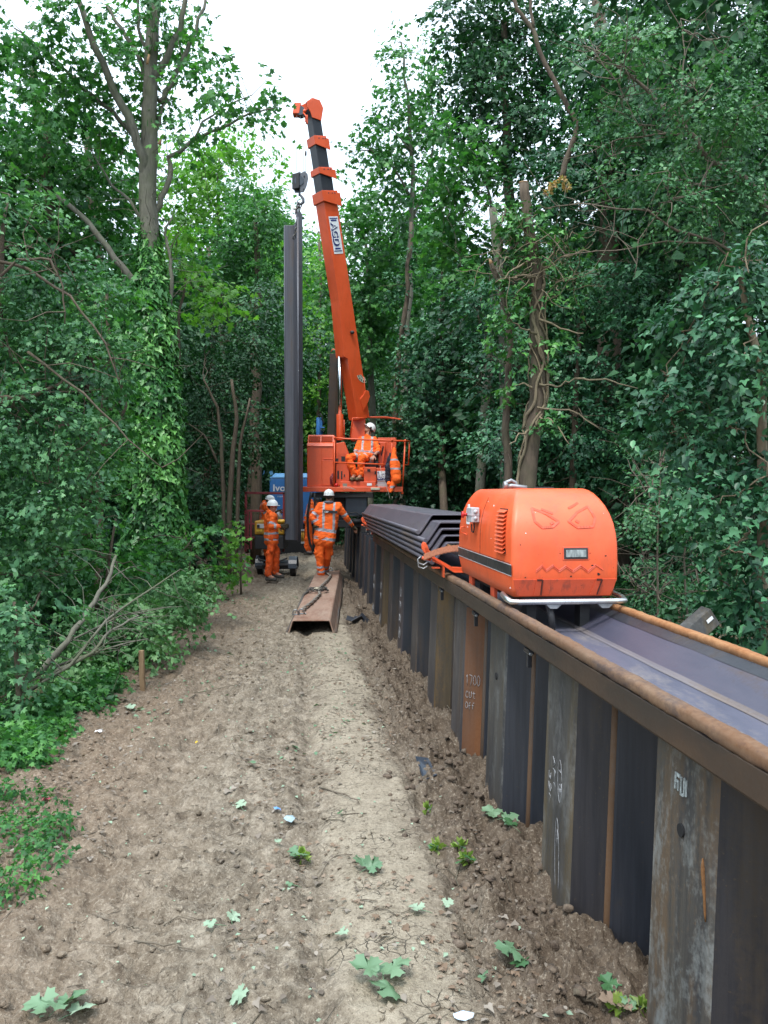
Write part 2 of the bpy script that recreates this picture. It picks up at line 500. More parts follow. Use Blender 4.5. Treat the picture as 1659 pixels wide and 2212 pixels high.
# ------------------------------------------------------------------ ground: a fine sheet where the camera sees it, joined to a wide one
def ground():
    # one sheet with rows spaced by distance, reaching the horizon
    ys = [-14, -6, -2.5]
    y = -1.0
    while y < 1.4: ys.append(y); y += 0.2
    while y < 60: ys.append(y); y += max(0.009, 0.0052 * y)
    ys += [70, 90, 140, 220, 300]
    us = np.concatenate([[-300, -150, -70, -30, -14, -9], np.linspace(-7, -3.2, 26), np.linspace(-3.1, 2.2, 470), np.linspace(2.4, 8, 24), [12, 25, 60, 150, 300]])
    ys = np.array(ys)
    U, Yg = np.meshgrid(us, ys)
    # columns fan out with distance near the path
    X = U * CA - 0 * Yg - (Yg * math.tan(WA)) * np.exp(-np.abs(U) / 40)
    Z = terrain(X, Yg)
    V = np.stack([X, Yg, Z], -1).reshape(-1, 3)
    nr, nc = X.shape
    i = np.arange(nr - 1)[:, None] * nc + np.arange(nc - 1)[None, :]
    q = np.stack([i, i + 1, i + nc + 1, i + nc], -1).reshape(-1, 4)
    o = np_mesh('ground', V, q.ravel(), np.full(len(q), 4), M['mud'], smooth=True)
    tag(o, 'rutted dry mud track with tyre marks and cracks', kind='structure')
    print('ground', len(q))
ground()

# clods of dug soil heaped along the wall
def rock_arrays(P, R, squash=0.7):
    ico = bpy.data.meshes.new('tmp'); import bmesh
    bm = bmesh.new(); bmesh.ops.create_icosphere(bm, subdivisions=2, radius=1); 
    v0 = np.array([v.co[:] for v in bm.verts]); f0 = np.array([[v.index for v in f.verts] for f in bm.faces]); bm.free()
    bpy.data.meshes.remove(ico)
    nv = len(v0); Vs = []; Fs = []
    for k, (p, r) in enumerate(zip(P, R)):
        a = RNG.random(3) * 100; s = v0 * 1.0
        d = 1 + 0.42 * fbm(s[:, 0] * 1.9 + a[0] + s[:, 2], s[:, 1] * 1.9 + a[1] - s[:, 2], 2) * 1.6 + RNG.normal(0, .10, nv)
        s = s * d[:, None] * np.array([1, RNG.uniform(.6, 1), RNG.uniform(.45, .8) * squash / .7])
        th = RNG.random() * 6.28; c, sn = math.cos(th), math.sin(th)
        s = s @ np.array([[c, sn, 0], [-sn, c, 0], [0, 0, 1]])
        Vs.append(s * r + p); Fs.append(f0 + k * nv)
    V = np.concatenate(Vs); Fa = np.concatenate(Fs)
    return V, Fa
def clods():
    P = []; R = []
    def place(n, t, u, R, up):
        X = u * CA - t * SA; Yv = t * CA + u * SA
        return np.stack([X, Yv, terrain(X, Yv) + R * up], -1)
    k = 5200; t = 1.3 + 15 * RNG.random(k) ** 1.5
    u = np.minimum(np.where(RNG.random(k) < .8, RNG.normal(.93, .12, k), RNG.uniform(.5, 1.1, k)), 1.16)
    R = 0.0035 + 0.026 * RNG.random(k) ** 9
    V, Fa = rock_arrays(place(k, t, u, R, .15), R)
    tag(np_mesh('soil_clods', V, Fa.ravel(), np.full(len(Fa), 3), M['soil'], smooth=False), 'dark crumbly soil clods heaped along the foot of the steel wall', kind='stuff')
    k = 6500; t = 1.5 + 13 * RNG.random(k) ** 1.6; u = RNG.uniform(-2.2, .8, k); R = 0.003 + 0.017 * RNG.random(k) ** 6
    V, Fa = rock_arrays(place(k, t, u, R, .2), R)
    tag(np_mesh('mud_crumbs', V, Fa.ravel(), np.full(len(Fa), 3), M['mud'], smooth=False), 'small dry crumbs and stones scattered over the track', kind='stuff')
clods()
# ------------------------------------------------------------------ steel
RUST = (0.20, 0.085, 0.025); YRUST = (0.24, 0.135, 0.035)
M['steel_blue'] = steel('mill_scale_steel', (0.036, 0.037, 0.046), (0.068, 0.062, 0.064), (0.12, 0.072, 0.035), 0.36, 0.45, seed=1, pale=(0.13,0.12,0.115), paleamt=0.5)
M['steel_dark'] = steel('dark_mill_scale_and_web_shade_steel', (0.017, 0.022, 0.032), (0.034, 0.035, 0.042), (0.075, 0.048, 0.026), 0.3, 0.42, seed=2)
M['steel_dim'] = steel('brown_tinged_web_shade_steel', (0.016, 0.018, 0.026), (0.034, 0.031, 0.032), (0.09, 0.06, 0.03), 0.3, 0.42, seed=22)
M['steel_purple'] = steel('purple_mill_scale_steel', (0.045, 0.04, 0.052), (0.08, 0.07, 0.076), (0.13, 0.08, 0.05), 0.28, 0.45, seed=3)
M['steel_yellow'] = steel('yellow_rusted_steel', (0.045, 0.038, 0.034), (0.10, 0.07, 0.035), YRUST, 0.55, 0.5, seed=4)
M['steel_orange'] = steel('orange_rusted_steel', (0.075, 0.045, 0.03), (0.13, 0.062, 0.032), (0.21, 0.082, 0.028), 0.75, 0.55, seed=5)
M['steel_worn'] = steel('worn_grey_steel', (0.034, 0.036, 0.042), (0.07, 0.067, 0.06), (0.14, 0.095, 0.035), 0.36, 0.5, pale=(0.15, 0.155, 0.155), paleamt=0.6, seed=6)
M['steel_near'] = steel('stained_grey_and_brown_steel', (0.035, 0.036, 0.04), (0.085, 0.075, 0.06), (0.20, 0.115, 0.045), 0.42, 0.55, pale=(0.17, 0.18, 0.175), paleamt=0.9, seed=9)
M['steel_lip'] = steel('rusty_clutch_steel', (0.10, 0.062, 0.038), (0.19, 0.125, 0.076), (0.17, 0.075, 0.028), 0.6, 0.6, vertical=False, pale=(0.045,0.033,0.034), paleamt=0.85, seed=7)
M['steel_rim'] = steel('orange_rusty_clutch_steel', (0.27, 0.14, 0.06), (0.36, 0.20, 0.09), (0.33, 0.13, 0.04), 0.6, 0.6, vertical=False, seed=17)
M['steel_brown'] = steel('brown_side_steel', (0.022, 0.018, 0.017), (0.046, 0.032, 0.024), (0.09, 0.05, 0.024), 0.45, 0.5, vertical=False, seed=8)
M['steel_floor'] = steel('blue_purple_mill_scale', (0.062, 0.067, 0.098), (0.10, 0.10, 0.135), (0.15, 0.11, 0.08), 0.2, 0.42, vertical=False, pale=(0.23, 0.20, 0.18), paleamt=0.55, seed=10)
M['steel_rod'] = steel('rusty_clutch_rod', (0.05, 0.036, 0.028), (0.10, 0.066, 0.042), (0.17, 0.085, 0.035), 0.5, 0.6, seed=41)
M['steel_web'] = steel('dark_blue_web_steel', (0.034, 0.037, 0.060), (0.058, 0.056, 0.080), (0.10, 0.066, 0.045), 0.22, 0.5, vertical=False, seed=14)
M['dust'] = steel('beige_dusty_steel', (0.09, 0.086, 0.105), (0.14, 0.122, 0.12), (0.18, 0.13, 0.09), 0.35, 0.6, vertical=False, seed=15)
M['steel_stack'] = steel('stacked_purple_steel', (0.055, 0.05, 0.066), (0.09, 0.08, 0.096), (0.14, 0.10, 0.07), 0.2, 0.42, vertical=False, seed=11)
M['steel_lying'] = steel('brown_rusty_pile', (0.20, 0.125, 0.09), (0.28, 0.18, 0.13), (0.22, 0.10, 0.06), 0.4, 0.7, vertical=False, pale=(0.36, 0.29, 0.23), paleamt=0.4, seed=12)
M['chalk'] = flat('white_chalk', (0.46, 0.47, 0.49), 0.9, var=.5, scale=90)
M['white_paint'] = flat('white_stencil_paint', (0.42, 0.46, 0.45), 0.7, var=0.6, scale=90)
M['orange_spray'] = flat('orange_marking_paint', (0.19, 0.085, 0.025), 0.8, var=0.5, scale=30)
M['hole'] = flat('dark_hole', (0.006, 0.006, 0.007), 0.9)

# stroke letters (unit box, y up)
ST = {
 '0': [[(.5, 0), (.1, .25), (.1, .75), (.5, 1), (.9, .75), (.9, .25), (.5, 0)]],
 '1': [[(.3, .8), (.5, 1), (.5, 0)]],
 '2': [[(.1, .8), (.4, 1), (.8, .85), (.75, .55), (.1, 0), (.9, 0)]],
 '3': [[(.1, .95), (.8, .9), (.45, .55), (.85, .3), (.5, 0), (.1, .1)]],
 '4': [[(.6, 0), (.6, 1), (.1, .35), (.9, .35)]],
 '5': [[(.85, 1), (.2, 1), (.2, .6), (.7, .6), (.85, .3), (.6, 0), (.1, .05)]],
 '7': [[(.1, 1), (.9, .95), (.35, 0)]],
 '9': [[(.8, .75), (.5, 1), (.15, .75), (.4, .5), (.8, .75), (.7, 0)]],
 'C': [[(.85, .8), (.5, 1), (.12, .6), (.15, .2), (.5, 0), (.9, .15)]],
 'U': [[(.1, 1), (.15, .2), (.5, 0), (.8, .2), (.85, 1)]],
 'T': [[(.05, .7), (.95, .7)], [(.5, 1), (.5, .1), (.8, 0)]],
 'O': [[(.5, 0), (.1, .25), (.1, .75), (.5, 1), (.9, .75), (.9, .25), (.5, 0)]],
 'F': [[(.2, -.1), (.2, .6), (.45, 1), (.7, .9)], [(0, .5), (.7, .5)]],
 'M': [[(.05, 0), (.15, 1), (.5, .4), (.85, 1), (.95, 0)]],
 'W': [[(0, 1), (.25, 0), (.5, .7), (.75, 0), (1, 1)]],
 'A': [[(0, 0), (.5, 1), (1, 0)], [(.2, .4), (.8, .4)]],
 'P': [[(.1, 0), (.1, 1), (.8, .8), (.1, .45)]],
 'R': [[(.1, 0), (.1, 1), (.8, .8), (.1, .45), (.9, 0)]],
 'L': [[(.1, 1), (.1, 0), (.8, 0)]],
 '-': [[(.1, .5), (.9, .5)]], ' ': [],
}
def strokes(mb, text, o, ux, uy, w, h, gap=0.35, r=0.0022, jit=0.06):
    """Handwritten text as thin raised strokes: o lower left, ux along the line, uy up the letters."""
    ux, uy = Vector(ux).normalized(), Vector(uy).normalized(); x = 0
    for ch in text:
        for line in ST.get(ch, []):
            pts = [Vector(o) + ux * (x + (a + random.uniform(-jit, jit)) * w) + uy * ((b + random.uniform(-jit, jit)) * h) for a, b in line]
            # soften corners
            fine = []
            for a, b in zip(pts[:-1], pts[1:]): fine += [a, (a * 2 + b) / 3, (a + b * 2) / 3]
            fine.append(pts[-1])
            mb.tube(fine, r, 4, True)
        x += w * (1 + gap)
def ring(mb, c, ux, uy, a, b, r=0.002, n=18):
    ux, uy = Vector(ux).normalized(), Vector(uy).normalized()
    mb.tube([Vector(c) + ux * (a * math.cos(k * 2 * math.pi / n)) + uy * (b * math.sin(k * 2 * math.pi / n)) for k in range(n + 1)], r, 4, True)

# U sheet pile outline in (along, out): clutch, web, flange, web, clutch
def u_outline(hw=0.3, fl=0.19, dep=0.155, th=0.012):
    """Closed outline of a U pile; the flange sits at +dep."""
    lip = 0.022
    outer = [(-hw, -0.004), (-hw + 0.012, 0.012), (-fl - 0.018, dep - 0.01), (-fl, dep), (fl, dep), (fl + 0.018, dep - 0.01), (hw - 0.012, 0.012), (hw, -0.004)]
    inner = [(hw - 0.012, -0.016), (hw - 0.03, 0.0), (fl + 0.006, dep - th - 0.008), (fl - 0.006, dep - th), (-fl + 0.006, dep - th), (-fl - 0.006, dep - th - 0.008), (-hw + 0.03, 0.0), (-hw + 0.012, -0.016)]
    return outer + inner

ORD = ['nearest', 'second', 'third', 'fourth', 'fifth', 'sixth', 'seventh', 'eighth', 'ninth', 'tenth', 'eleventh', 'twelfth', 'thirteenth', 'fourteenth', 'fifteenth', 'sixteenth', 'seventeenth', 'eighteenth', 'nineteenth', 'twentieth']
NC = 1.352       # line of the clutches
ZT = 0.925       # top of the wall
LEAN = 0.035
def wl(t, n, z):
    return W(t, n - LEAN * (ZT - z), z)
wall_mat = {0: 'steel_near', 1: 'steel_near', 2: 'steel_worn', 3: 'steel_worn', 4: 'steel_blue', 5: 'steel_yellow', 6: 'steel_blue', 7: 'steel_purple', 8: 'steel_blue', 9: 'steel_yellow', 10: 'steel_blue', 11: 'steel_blue', 12: 'steel_purple'}
look = {'steel_near': 'grey and brown stained', 'steel_worn': 'worn grey', 'steel_blue': 'dark blue grey', 'steel_purple': 'purple grey', 'steel_yellow': 'yellow rust streaked', 'steel_dark': 'dark slate blue'}
def wall_pile(k, outward):
    tc = (1.238 if outward else 1.863) + 1.25 * k
    s = -1 if outward else 1
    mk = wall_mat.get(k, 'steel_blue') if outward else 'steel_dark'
    top = ZT
    if tc > 13.6: top = ZT + random.uniform(-0.02, 0.16)
    elif tc > 6.9: top = ZT
    side = 'bulging towards the track' if outward else 'set back in the wall'
    extra = ''
    if outward and k == 1: extra = ' with white stencil mark and bolt hole'
    if outward and k == 2: extra = ' with faint chalk scribbles'
    if outward and k == 4: extra = ' with chalk writing on its orange web'
    if outward and k == 7: extra = ' with circled chalk numbers'
    lab = '%s steel sheet pile %s%s, %s such pile from the camera' % (look[mk], side, extra, ORD[k])
    lab = ' '.join(lab.split()[:16])
    r = thing('sheet_pile', lab, 'sheet pile', W(tc, NC, -0.7), 'sheet piles driven in the wall')
    prof = u_outline(0.3125, 0.195)
    def st(z): 
        q = [wl(tc + a, NC + s * b, z) for a, b in prof]
        return q if s < 0 else q[::-1]
    mb = MB(); zs = [-0.9, -0.4, 0.0, 0.4, top]
    mb.sweep(st, zs)
    nseg = len(prof)
    fl = (5, 6, 7) if False else None
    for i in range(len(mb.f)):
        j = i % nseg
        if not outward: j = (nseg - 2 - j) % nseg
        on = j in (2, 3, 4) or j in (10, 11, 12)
        mb.m[i] = 0 if on else 1  # webs get darker steel: mill scale plus shade put into the colour
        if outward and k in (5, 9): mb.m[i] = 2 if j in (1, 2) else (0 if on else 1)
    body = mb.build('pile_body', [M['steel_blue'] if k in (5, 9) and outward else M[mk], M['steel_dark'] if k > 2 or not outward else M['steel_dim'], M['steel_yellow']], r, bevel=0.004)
    # rolled clutch on the near edge
    m2 = MB()
    tcl = tc - 0.3125 
    m2.tube([wl(tcl, NC - 0.006 , z) for z in (-0.9, 0, top - 0.004)], 0.021 if outward else 0.017, 8)
    m2.build('clutch', [M['steel_rod'] if k < 5 else M['steel_brown']], r)
    if outward and k == 4:   # orange rusted web facing the camera, chalk on it
        a = wl(tc - 0.203, NC - 0.143, top - .1); 
        m3 = MB(); th = 0.003
        P = [(-0.217, -0.1465), (-0.298, -0.0185)]
        q = []
        for zz in (-0.6, top - 0.02):
            pr = [wl(tc + u - th, NC + v - th * .6, zz) for u, v in P] + [wl(tc + u + 0.002, NC + v + 0.002, zz) for u, v in P[::-1]]
            q.append(pr)
        m3.sweep(lambda i: q[i], [0, 1])
        m3.build('rusted_web', [M['steel_orange']], r)
        m4 = MB()
        u = (wl(tc - 0.298, NC - 0.0185, 0.5) - wl(tc - 0.217, NC - 0.1465, 0.5)).normalized()
        o = lambda f, z: wl(tc - 0.217 - 0.081 * f - 0.006, NC - 0.1465 + 0.128 * f - 0.005, z)
        strokes(m4, '1700', o(0.1, 0.33), u, (0, 0, 1), 0.026, 0.075, 0.15, 0.0016)
        strokes(m4, 'CUT', o(0.12, 0.235), u, (0, 0, 1), 0.024, 0.05, 0.15, 0.0016)
        strokes(m4, 'OFF', o(0.12, 0.155), u, (0, 0, 1), 0.024, 0.05, 0.15, 0.0016)
        m4.build('chalk_writing', [M['chalk']], r)
    if not outward and k == 3:
        m4 = MB()
        for i, ch in enumerate('3CO'):
            strokes(m4, ch, wl(tc + 0.02, NC + 0.148, 0.33 - i * 0.1), (wl(1, 1, 0) - wl(2, 1, 0)), (0, 0, 1), 0.09, 0.06, r=0.002)
        m4.build('chalk_writing', [M['chalk']], r)
    fx = (W(0, 0, 0) - W(1, 0, 0))   # reading direction on the face: towards the camera
    if outward and k == 1:
        m4 = MB()
        face = lambda t, z: wl(t, NC - 0.160, z)
        for i, (a, b, c, d) in enumerate([(0, 0, .012, .075), (.012, .06, .05, .075), (.012, .032, .04, .044), (.028, 0, .038, .035), (.055, -.01, .066, .07), (.066, -.01, .085, .002), (.085, -.005, .097, .075), (0.105, .0, .113, .07)]):
            p0 = face(tc, 0.80)
            a, b, c, d = a * .72, b * .72, c * .72, d * .72
            q = [face(tc + 0.05 - a, .80 + b), face(tc + 0.05 - c, .80 + b), face(tc + 0.05 - c, .80 + d), face(tc + 0.05 - a, .80 + d)]
            m4.prism(q, W(0, 0.004, 0))
        m4.build('white_stencil_mark', [M['white_paint']], r)
        m5 = MB(); m5.tube([wl(tc - 0.005, NC - 0.162, 0.685), wl(tc - 0.005, NC - 0.15, 0.685)], 0.021, 16)
        m5.build('bolt_hole', [M['hole']], r)
        m6 = MB(); pts = [wl(tc - 0.15 - 0.004 * i, NC - 0.158, 0.66 - 0.022 * i) for i in range(9)]
        m6.tube(pts, [0.002, .007, .008, .007, .006, .004, .005, .004, .002], 6, flat=0.5); m6.build('orange_paint_dash', [M['orange_spray']], r)
    if outward and k == 3:
        m5 = MB(); m5.tube([wl(tc + 0.0, NC - 0.162, 0.62), wl(tc + 0.0, NC - 0.15, 0.62)], 0.022, 16)
        m5.build('bolt_hole', [M['hole']], r)
    if outward and k == 2:
        m4 = MB(); dn = (0, 0, -1); upl = -fx
        strokes(m4, 'APO 7 10', wl(tc + 0.06, NC - 0.159, 0.50), dn, (W(0, 0, 0) - W(1, 0, 0)), 0.045, 0.035, 0.25, 0.0012, 0.12)
        strokes(m4, '32M C45', wl(tc + 0.12, NC - 0.159, 0.42), dn, (W(0, 0, 0) - W(1, 0, 0)), 0.045, 0.035, 0.3, 0.0012, 0.12)
        strokes(m4, '13', wl(tc - 0.03, NC - 0.159, 0.49), dn, (W(0, 0, 0) - W(1, 0, 0)), 0.06, 0.035, 0.3, 0.0012, 0.1)
        ring(m4, wl(tc - 0.05, NC - 0.159, 0.42), fx, (0, 0, 1), 0.03, 0.10, 0.0009)
        strokes(m4, '47-', wl(tc - 0.03, NC - 0.159, 0.20), dn, (W(0, 0, 0) - W(1, 0, 0)), 0.09, 0.03, 0.3, 0.0012, 0.1)
        ring(m4, wl(tc - 0.05, NC - 0.159, 0.06), fx, (0, 0, 1), 0.03, 0.19, 0.0009)
        m4.build('chalk_writing', [M['chalk']], r)
    if outward and k in (7, 9, 10):
        m4 = MB(); dn = (0, 0, -1); z0 = 0.55 if k == 7 else 0.35
        R_ = 0.0018
        ring(m4, wl(tc, NC - 0.160, z0), fx, (0, 0, 1), 0.07, 0.06, R_); strokes(m4, '2', wl(tc + 0.03, NC - 0.160, z0 - 0.035), fx, (0, 0, 1), 0.06, 0.07, 0.2, R_)
        strokes(m4, '1M', wl(tc + 0.07, NC - 0.160, z0 - 0.2), fx, (0, 0, 1), 0.06, 0.09, 0.3, R_)
        if k == 7: strokes(m4, 'CUT', wl(tc + 0.08, NC - 0.160, z0 - 0.36), fx, (0, 0, 1), 0.05, 0.08, 0.2, R_)
        ring(m4, wl(tc, NC - 0.160, z0 - 0.5), fx, (0, 0, 1), 0.07, 0.07, R_); strokes(m4, '9', wl(tc + 0.03, NC - 0.160, z0 - 0.54), fx, (0, 0, 1), 0.06, 0.07, 0.2, R_)
        m4.build('chalk_writing', [M['chalk']], r)
for k in range(0, 19):
    wall_pile(k, True)
    wall_pile(k, False)

# ------------------------------------------------------------------ two piles laid along the wall top as a trough
NT = 1.475
def trough(t0, t1, label, lipm, bodym):
    r = thing('laid_sheet_pile', label, 'sheet pile', W(t0, NT, 0.94), 'sheet piles laid along the wall top as a trough')
    zf = 0.945
    prof = [(-0.335, 0.095), (-0.345, 0.115), (-0.31, 0.13), (-0.125, 0.012), (0.125, 0.012), (0.325, 0.13), (0.345, 0.12), (0.35, 0.10), (0.13, -0.004), (-0.13, -0.004), (-0.31, 0.09)]
    mb = MB(); n = 12
    wob = lambda t: 0.004 * math.sin(t * 1.3)
    mb.sweep(lambda t: [W(t, NT + a + wob(t), zf + b) for a, b in prof][::-1], [t0 + (t1 - t0) * i / n for i in range(n + 1)])
    ns_ = len(prof)
    for i in range(len(mb.f)):
        j = (ns_ - 2 - i % ns_) % ns_
        mb.m[i] = {4: 1, 2: 1, 1: 1}.get(j, 0)
    mb.build('pan', [bodym, M['steel_web']], r, bevel=0.004)

    md = MB(); d1 = lambda t, f: .0016 * math.sin(t * f) + .0012 * math.sin(t * f * 2.7)
    md.sweep(lambda t: [W(t, NT + .108 + d1(t, 5.1) + wob(t), zf + .0145), W(t, NT + .128 + wob(t), zf + .0165), W(t, NT + .140 + d1(t, 4.3) + wob(t), zf + .012 + .0125), W(t, NT + .13 + wob(t), zf + .010)], [t0 + .01 + (t1 - t0 - .02) * i / 150 for i in range(151)])
    md.build('dusty_bend', [M['dust']], r)
    md = MB()
    md.sweep(lambda t: [W(t, NT + .270 + d1(t, 4.1) + wob(t), zf + .012 + .118 * .145 / .2 + .0025), W(t, NT + .318 + wob(t), zf + .012 + .118 * .193 / .2 + .003), W(t, NT + .300 + wob(t), zf + .012 + .118 * .175 / .2 - .006)], [t0 + .01 + (t1 - t0 - .02) * i / 150 for i in range(151)])
    md.build('dark_rim_band', [M['steel_dark']], r)  # dark band along the web just below the rim
    for nm, c, m, hw in (('near_clutch', -0.322, lipm, 1), ('far_clutch', 0.342, M['steel_rim'], -1)):
        m2 = MB()
        q = [(-0.025, -0.004), (-0.029, 0.004), (-0.029, 0.026), (-0.022, 0.035), (-0.006, 0.038), (0.014, 0.039), (0.022, 0.035), (0.026, 0.026), (0.024, 0.006), (0.008, -0.004)]
        nq = len(q); jr = RNG.normal(0, .0013, (201, nq, 2)); sm = np.cumsum(RNG.normal(0, .0006, 201)); sm -= np.linspace(sm[0], sm[-1], 201)
        def ringq(i):
            t = t0 + (t1 - t0) * i / 200
            return [W(t, NT + c + a * hw + wob(t) + jr[i, k, 0], zf + 0.122 + b + jr[i, k, 1] + sm[i] * .8) for k, (a, b) in enumerate(q)][::(-1 if hw > 0 else 1)]
        m2.sweep(ringq, list(range(201)))
        o = m2.build(nm if False else 'clutch', [m], r)
        for p_ in o.data.polygons: p_.use_smooth = len(p_.vertices) == 4
    m3 = MB()
    q = [(-0.350, 0.118), (-0.346, 0.030), (-0.338, 0.018), (-0.325, 0.03), (-0.325, 0.117)]
    m3.sweep(lambda t: [W(t, NT + a + wob(t), zf + b) for a, b in q], [t0 + (t1 - t0) * i / 12 for i in range(13)])
    m3.build('side_skirt', [M['steel_brown']], r, bevel=0.003)
    return r
trough(0.6, 6.62, 'rusty lipped sheet pile lying open on the wall top nearest the camera', M['steel_lip'], M['steel_floor'])
trough(6.64, 13.4, 'rusty sheet pile lying on the wall beneath the stack of piles', M['steel_lip'], M['steel_floor'])

# ------------------------------------------------------------------ nested stack of piles above the far trough
def stack():
    tf = 14.2
    for i in range(5):
        z = 1.555 - 0.052 * i
        t0 = 7.25 - (0.0, 0.42, 0.5, 0.62, 0.7)[i]
        n0 = 1.345
        lab = ['topmost dark purple sheet pile of the nested stack on the wall', 'second sheet pile from the top of the nested stack', 'middle sheet pile of the nested stack on the wall', 'fourth sheet pile from the top of the nested stack', 'lowest sheet pile of the nested stack resting on orange saddles'][i]
        r = thing('stacked_sheet_pile', lab, 'sheet pile', W(t0, n0, z), 'sheet piles nested in a stack on the wall')
        prof = u_outline(0.33, 0.205, 0.155)
        mb = MB()
        zz = z - 0.145
        mb.sweep(lambda t: [W(t, n0 + a + 0.004 * i, zz + b) for a, b in prof], [t0, (t0 + tf) / 2, tf - 0.03 * i])
        mb.build('pile_body', [M['steel_stack']], r, bevel=0.006)
        for s in (-1, 1):
            m2 = MB(); m2.tube([W(t0 - 0.004, n0 + s * 0.335 + 0.004 * i, zz - 0.004), W(tf - 0.03 * i, n0 + s * 0.335 + 0.004 * i, zz - 0.004)], 0.019, 10)
            m2.build('clutch', [M['steel_stack']], r)
stack()

# ------------------------------------------------------------------ brown pile lying on the track, chain and shackles on it
PL0 = at(672, 1372, 10.8); PL1 = at(706, 1243, 16.9)
def lying_pile():
    a = Vector((PL0.x, PL0.y, 0)); b = Vector((PL1.x, PL1.y, 0))
    za = gz(a.x, a.y, False) + 0.03; zb = gz(b.x, b.y, False) + 0.03
    d = (b - a).normalized(); x = Vector((d.y, -d.x, 0))
    r = thing('lying_sheet_pile', 'brown rusty sheet pile lying upside down on the mud track', 'sheet pile', (a.x, a.y, za))
    prof = u_outline(0.315, 0.235, 0.175, 0.014)
    mb = MB()
    st = [(a, za), (b + d * 0.9, zb)]
    mb.sweep(lambda s: [s[0] + x * (u * (1.0)) + Vector((0, 0, s[1] + v)) for u, v in prof], st)
    mb.build('pile_body', [M['steel_lying']], r, bevel=0.005)
    for s in (-1, 1):
        m2 = MB(); m2.tube([q[0] + x * (s * 0.325) + Vector((0, 0, q[1] + 0.002)) for q in st], 0.02, 8); m2.build('clutch', [M['steel_brown']], r)
    return a, b, za, zb, x, d
LP = lying_pile()
def lp_point(f, u, h=0.178):
    a, b, za, zb, x, d = LP
    L = (b - a).length + 0.9
    return a + d * (f * L) + x * u + Vector((0, 0, za + (zb - za) * f + h))

M['chain'] = flat('grey_chain', (0.13, 0.12, 0.11), 0.5, 0.6, var=0.5)
M['rope'] = flat('grey_brown_rope', (0.22, 0.19, 0.16), 0.9, var=0.4, scale=60)
M['galv'] = flat('galvanised_steel', (0.34, 0.35, 0.36), 0.42, 0.6, var=0.3)
def chain(pts, link=0.05, r=0.007, mb=None):
    mb = mb or MB(); pts = [Vector(p) for p in pts]
    seg = []; 
    for a, b in zip(pts[:-1], pts[1:]):
        k = max(1, int((b - a).length / (link * 0.72)))
        for i in range(k): seg.append((a.lerp(b, i / k), a.lerp(b, (i + 1) / k)))
    for i, (a, b) in enumerate(seg):
        d = (b - a); L = link * 0.5
        if d.length < 1e-6: continue
        d.normalize(); c = (a + b) / 2
        s = d.orthogonal().normalized()
        if i % 2: s = d.cross(s)
        loop = [c + d * (L * math.cos(q * math.pi / 5)) * 1.05 + s * (L * 0.62 * math.sin(q * math.pi / 5)) for q in range(11)]
        mb.tube(loop, r, 5, False)
    return mb
def shackle(name, c, ax, up, size, mat, parent=None, label=None):
    """Bow shackle: a bow of thick rod with a pin through its eyes."""
    ax, up = Vector(ax).normalized(), Vector(up).normalized(); c = Vector(c)
    mb = MB(); R = size
    bow = [c + ax * (R * 0.62 * math.cos(a) * (1.15 if 0.5 < a < 2.6 else 1)) + up * (R * 1.1 * math.sin(a)) for a in [math.pi * k / 10 for k in range(11)]]
    bow = [bow[0] - up * R * 0.35] + bow + [bow[-1] - up * R * 0.35]
    mb.tube(bow, size * 0.17, 8)
    mb.tube([c - ax * R * 0.95 - up * R * 0.35, c + ax * R * 0.95 - up * R * 0.35], size * 0.16, 8)
    mb.tube([c + ax * R * 0.95 - up * R * 0.35, c + ax * R * 1.12 - up * R * 0.35], size * 0.28, 8)
    return mb
def pile_rigging():
    pts = [lp_point(0.90, -0.02, 0.2), lp_point(0.80, 0.10, 0.195), lp_point(0.66, 0.06, 0.2), lp_point(0.52, -0.02, 0.2), lp_point(0.42, -0.02, 0.2), lp_point(0.36, 0.01, 0.2), lp_point(0.22, -0.07, 0.2), lp_point(0.09, -0.17, 0.21)]
    r = thing('lifting_sling', 'grey twisted rope sling trailing along the brown lying pile', 'sling', pts[-1])
    mb = MB()
    den = []
    for a, b in zip(pts[:-1], pts[1:]):
        for i in range(8): den.append(a.lerp(b, i / 8))
    for ph in (0, math.pi):
        q = []
        for i, p in enumerate(den):
            q.append(p + LP[4] * (0.016 * math.cos(i * 1.1 + ph)) + Vector((0, 0, 0.012 * math.sin(i * 1.1 + ph) + 0.01)))
        mb.tube(q, 0.014, 6)
    mb.build('rope', [M['rope']], r)
    # coil of chain at its middle
    c = lp_point(0.43, -0.05, 0.2)
    m2 = MB(); q = []
    for k in range(26):
        a = k * 0.55; q.append(c + LP[4] * (0.17 * math.cos(a) * (1 + .2 * math.sin(k))) + LP[5] * (0.16 * math.sin(a)) + Vector((0, 0, 0.012 + 0.002 * k)))
    chain(q, 0.05, 0.008, m2)
    chain([c + LP[4] * -0.15, lp_point(0.38, -0.26, 0.19), lp_point(0.30, -0.31, 0.06)], 0.05, 0.008, m2)
    m2.build('chain_coil', [M['chain']], r)
    m3 = MB(); m3.ball(lp_point(0.43, -0.06, 0.24), 0.045, 8, 5, (1.5, 1, .5)); m3.build('pale_tag', [flat('pale_tag', (.6, .55, .4), .8)], r)
    for u, hh in ((-0.22, 0.23), (-0.14, 0.24)):
        s = shackle('x', lp_point(0.035, u, hh), LP[4], (0, -0.5, 0.85), 0.055, None)
        s.build('shackle', [M['galv']], r)
    s = shackle('x', lp_point(0.95, 0.06, 0.22), LP[4], (0, 0.4, 0.9), 0.05, None); s.build('shackle', [M['galv']], r)
pile_rigging()
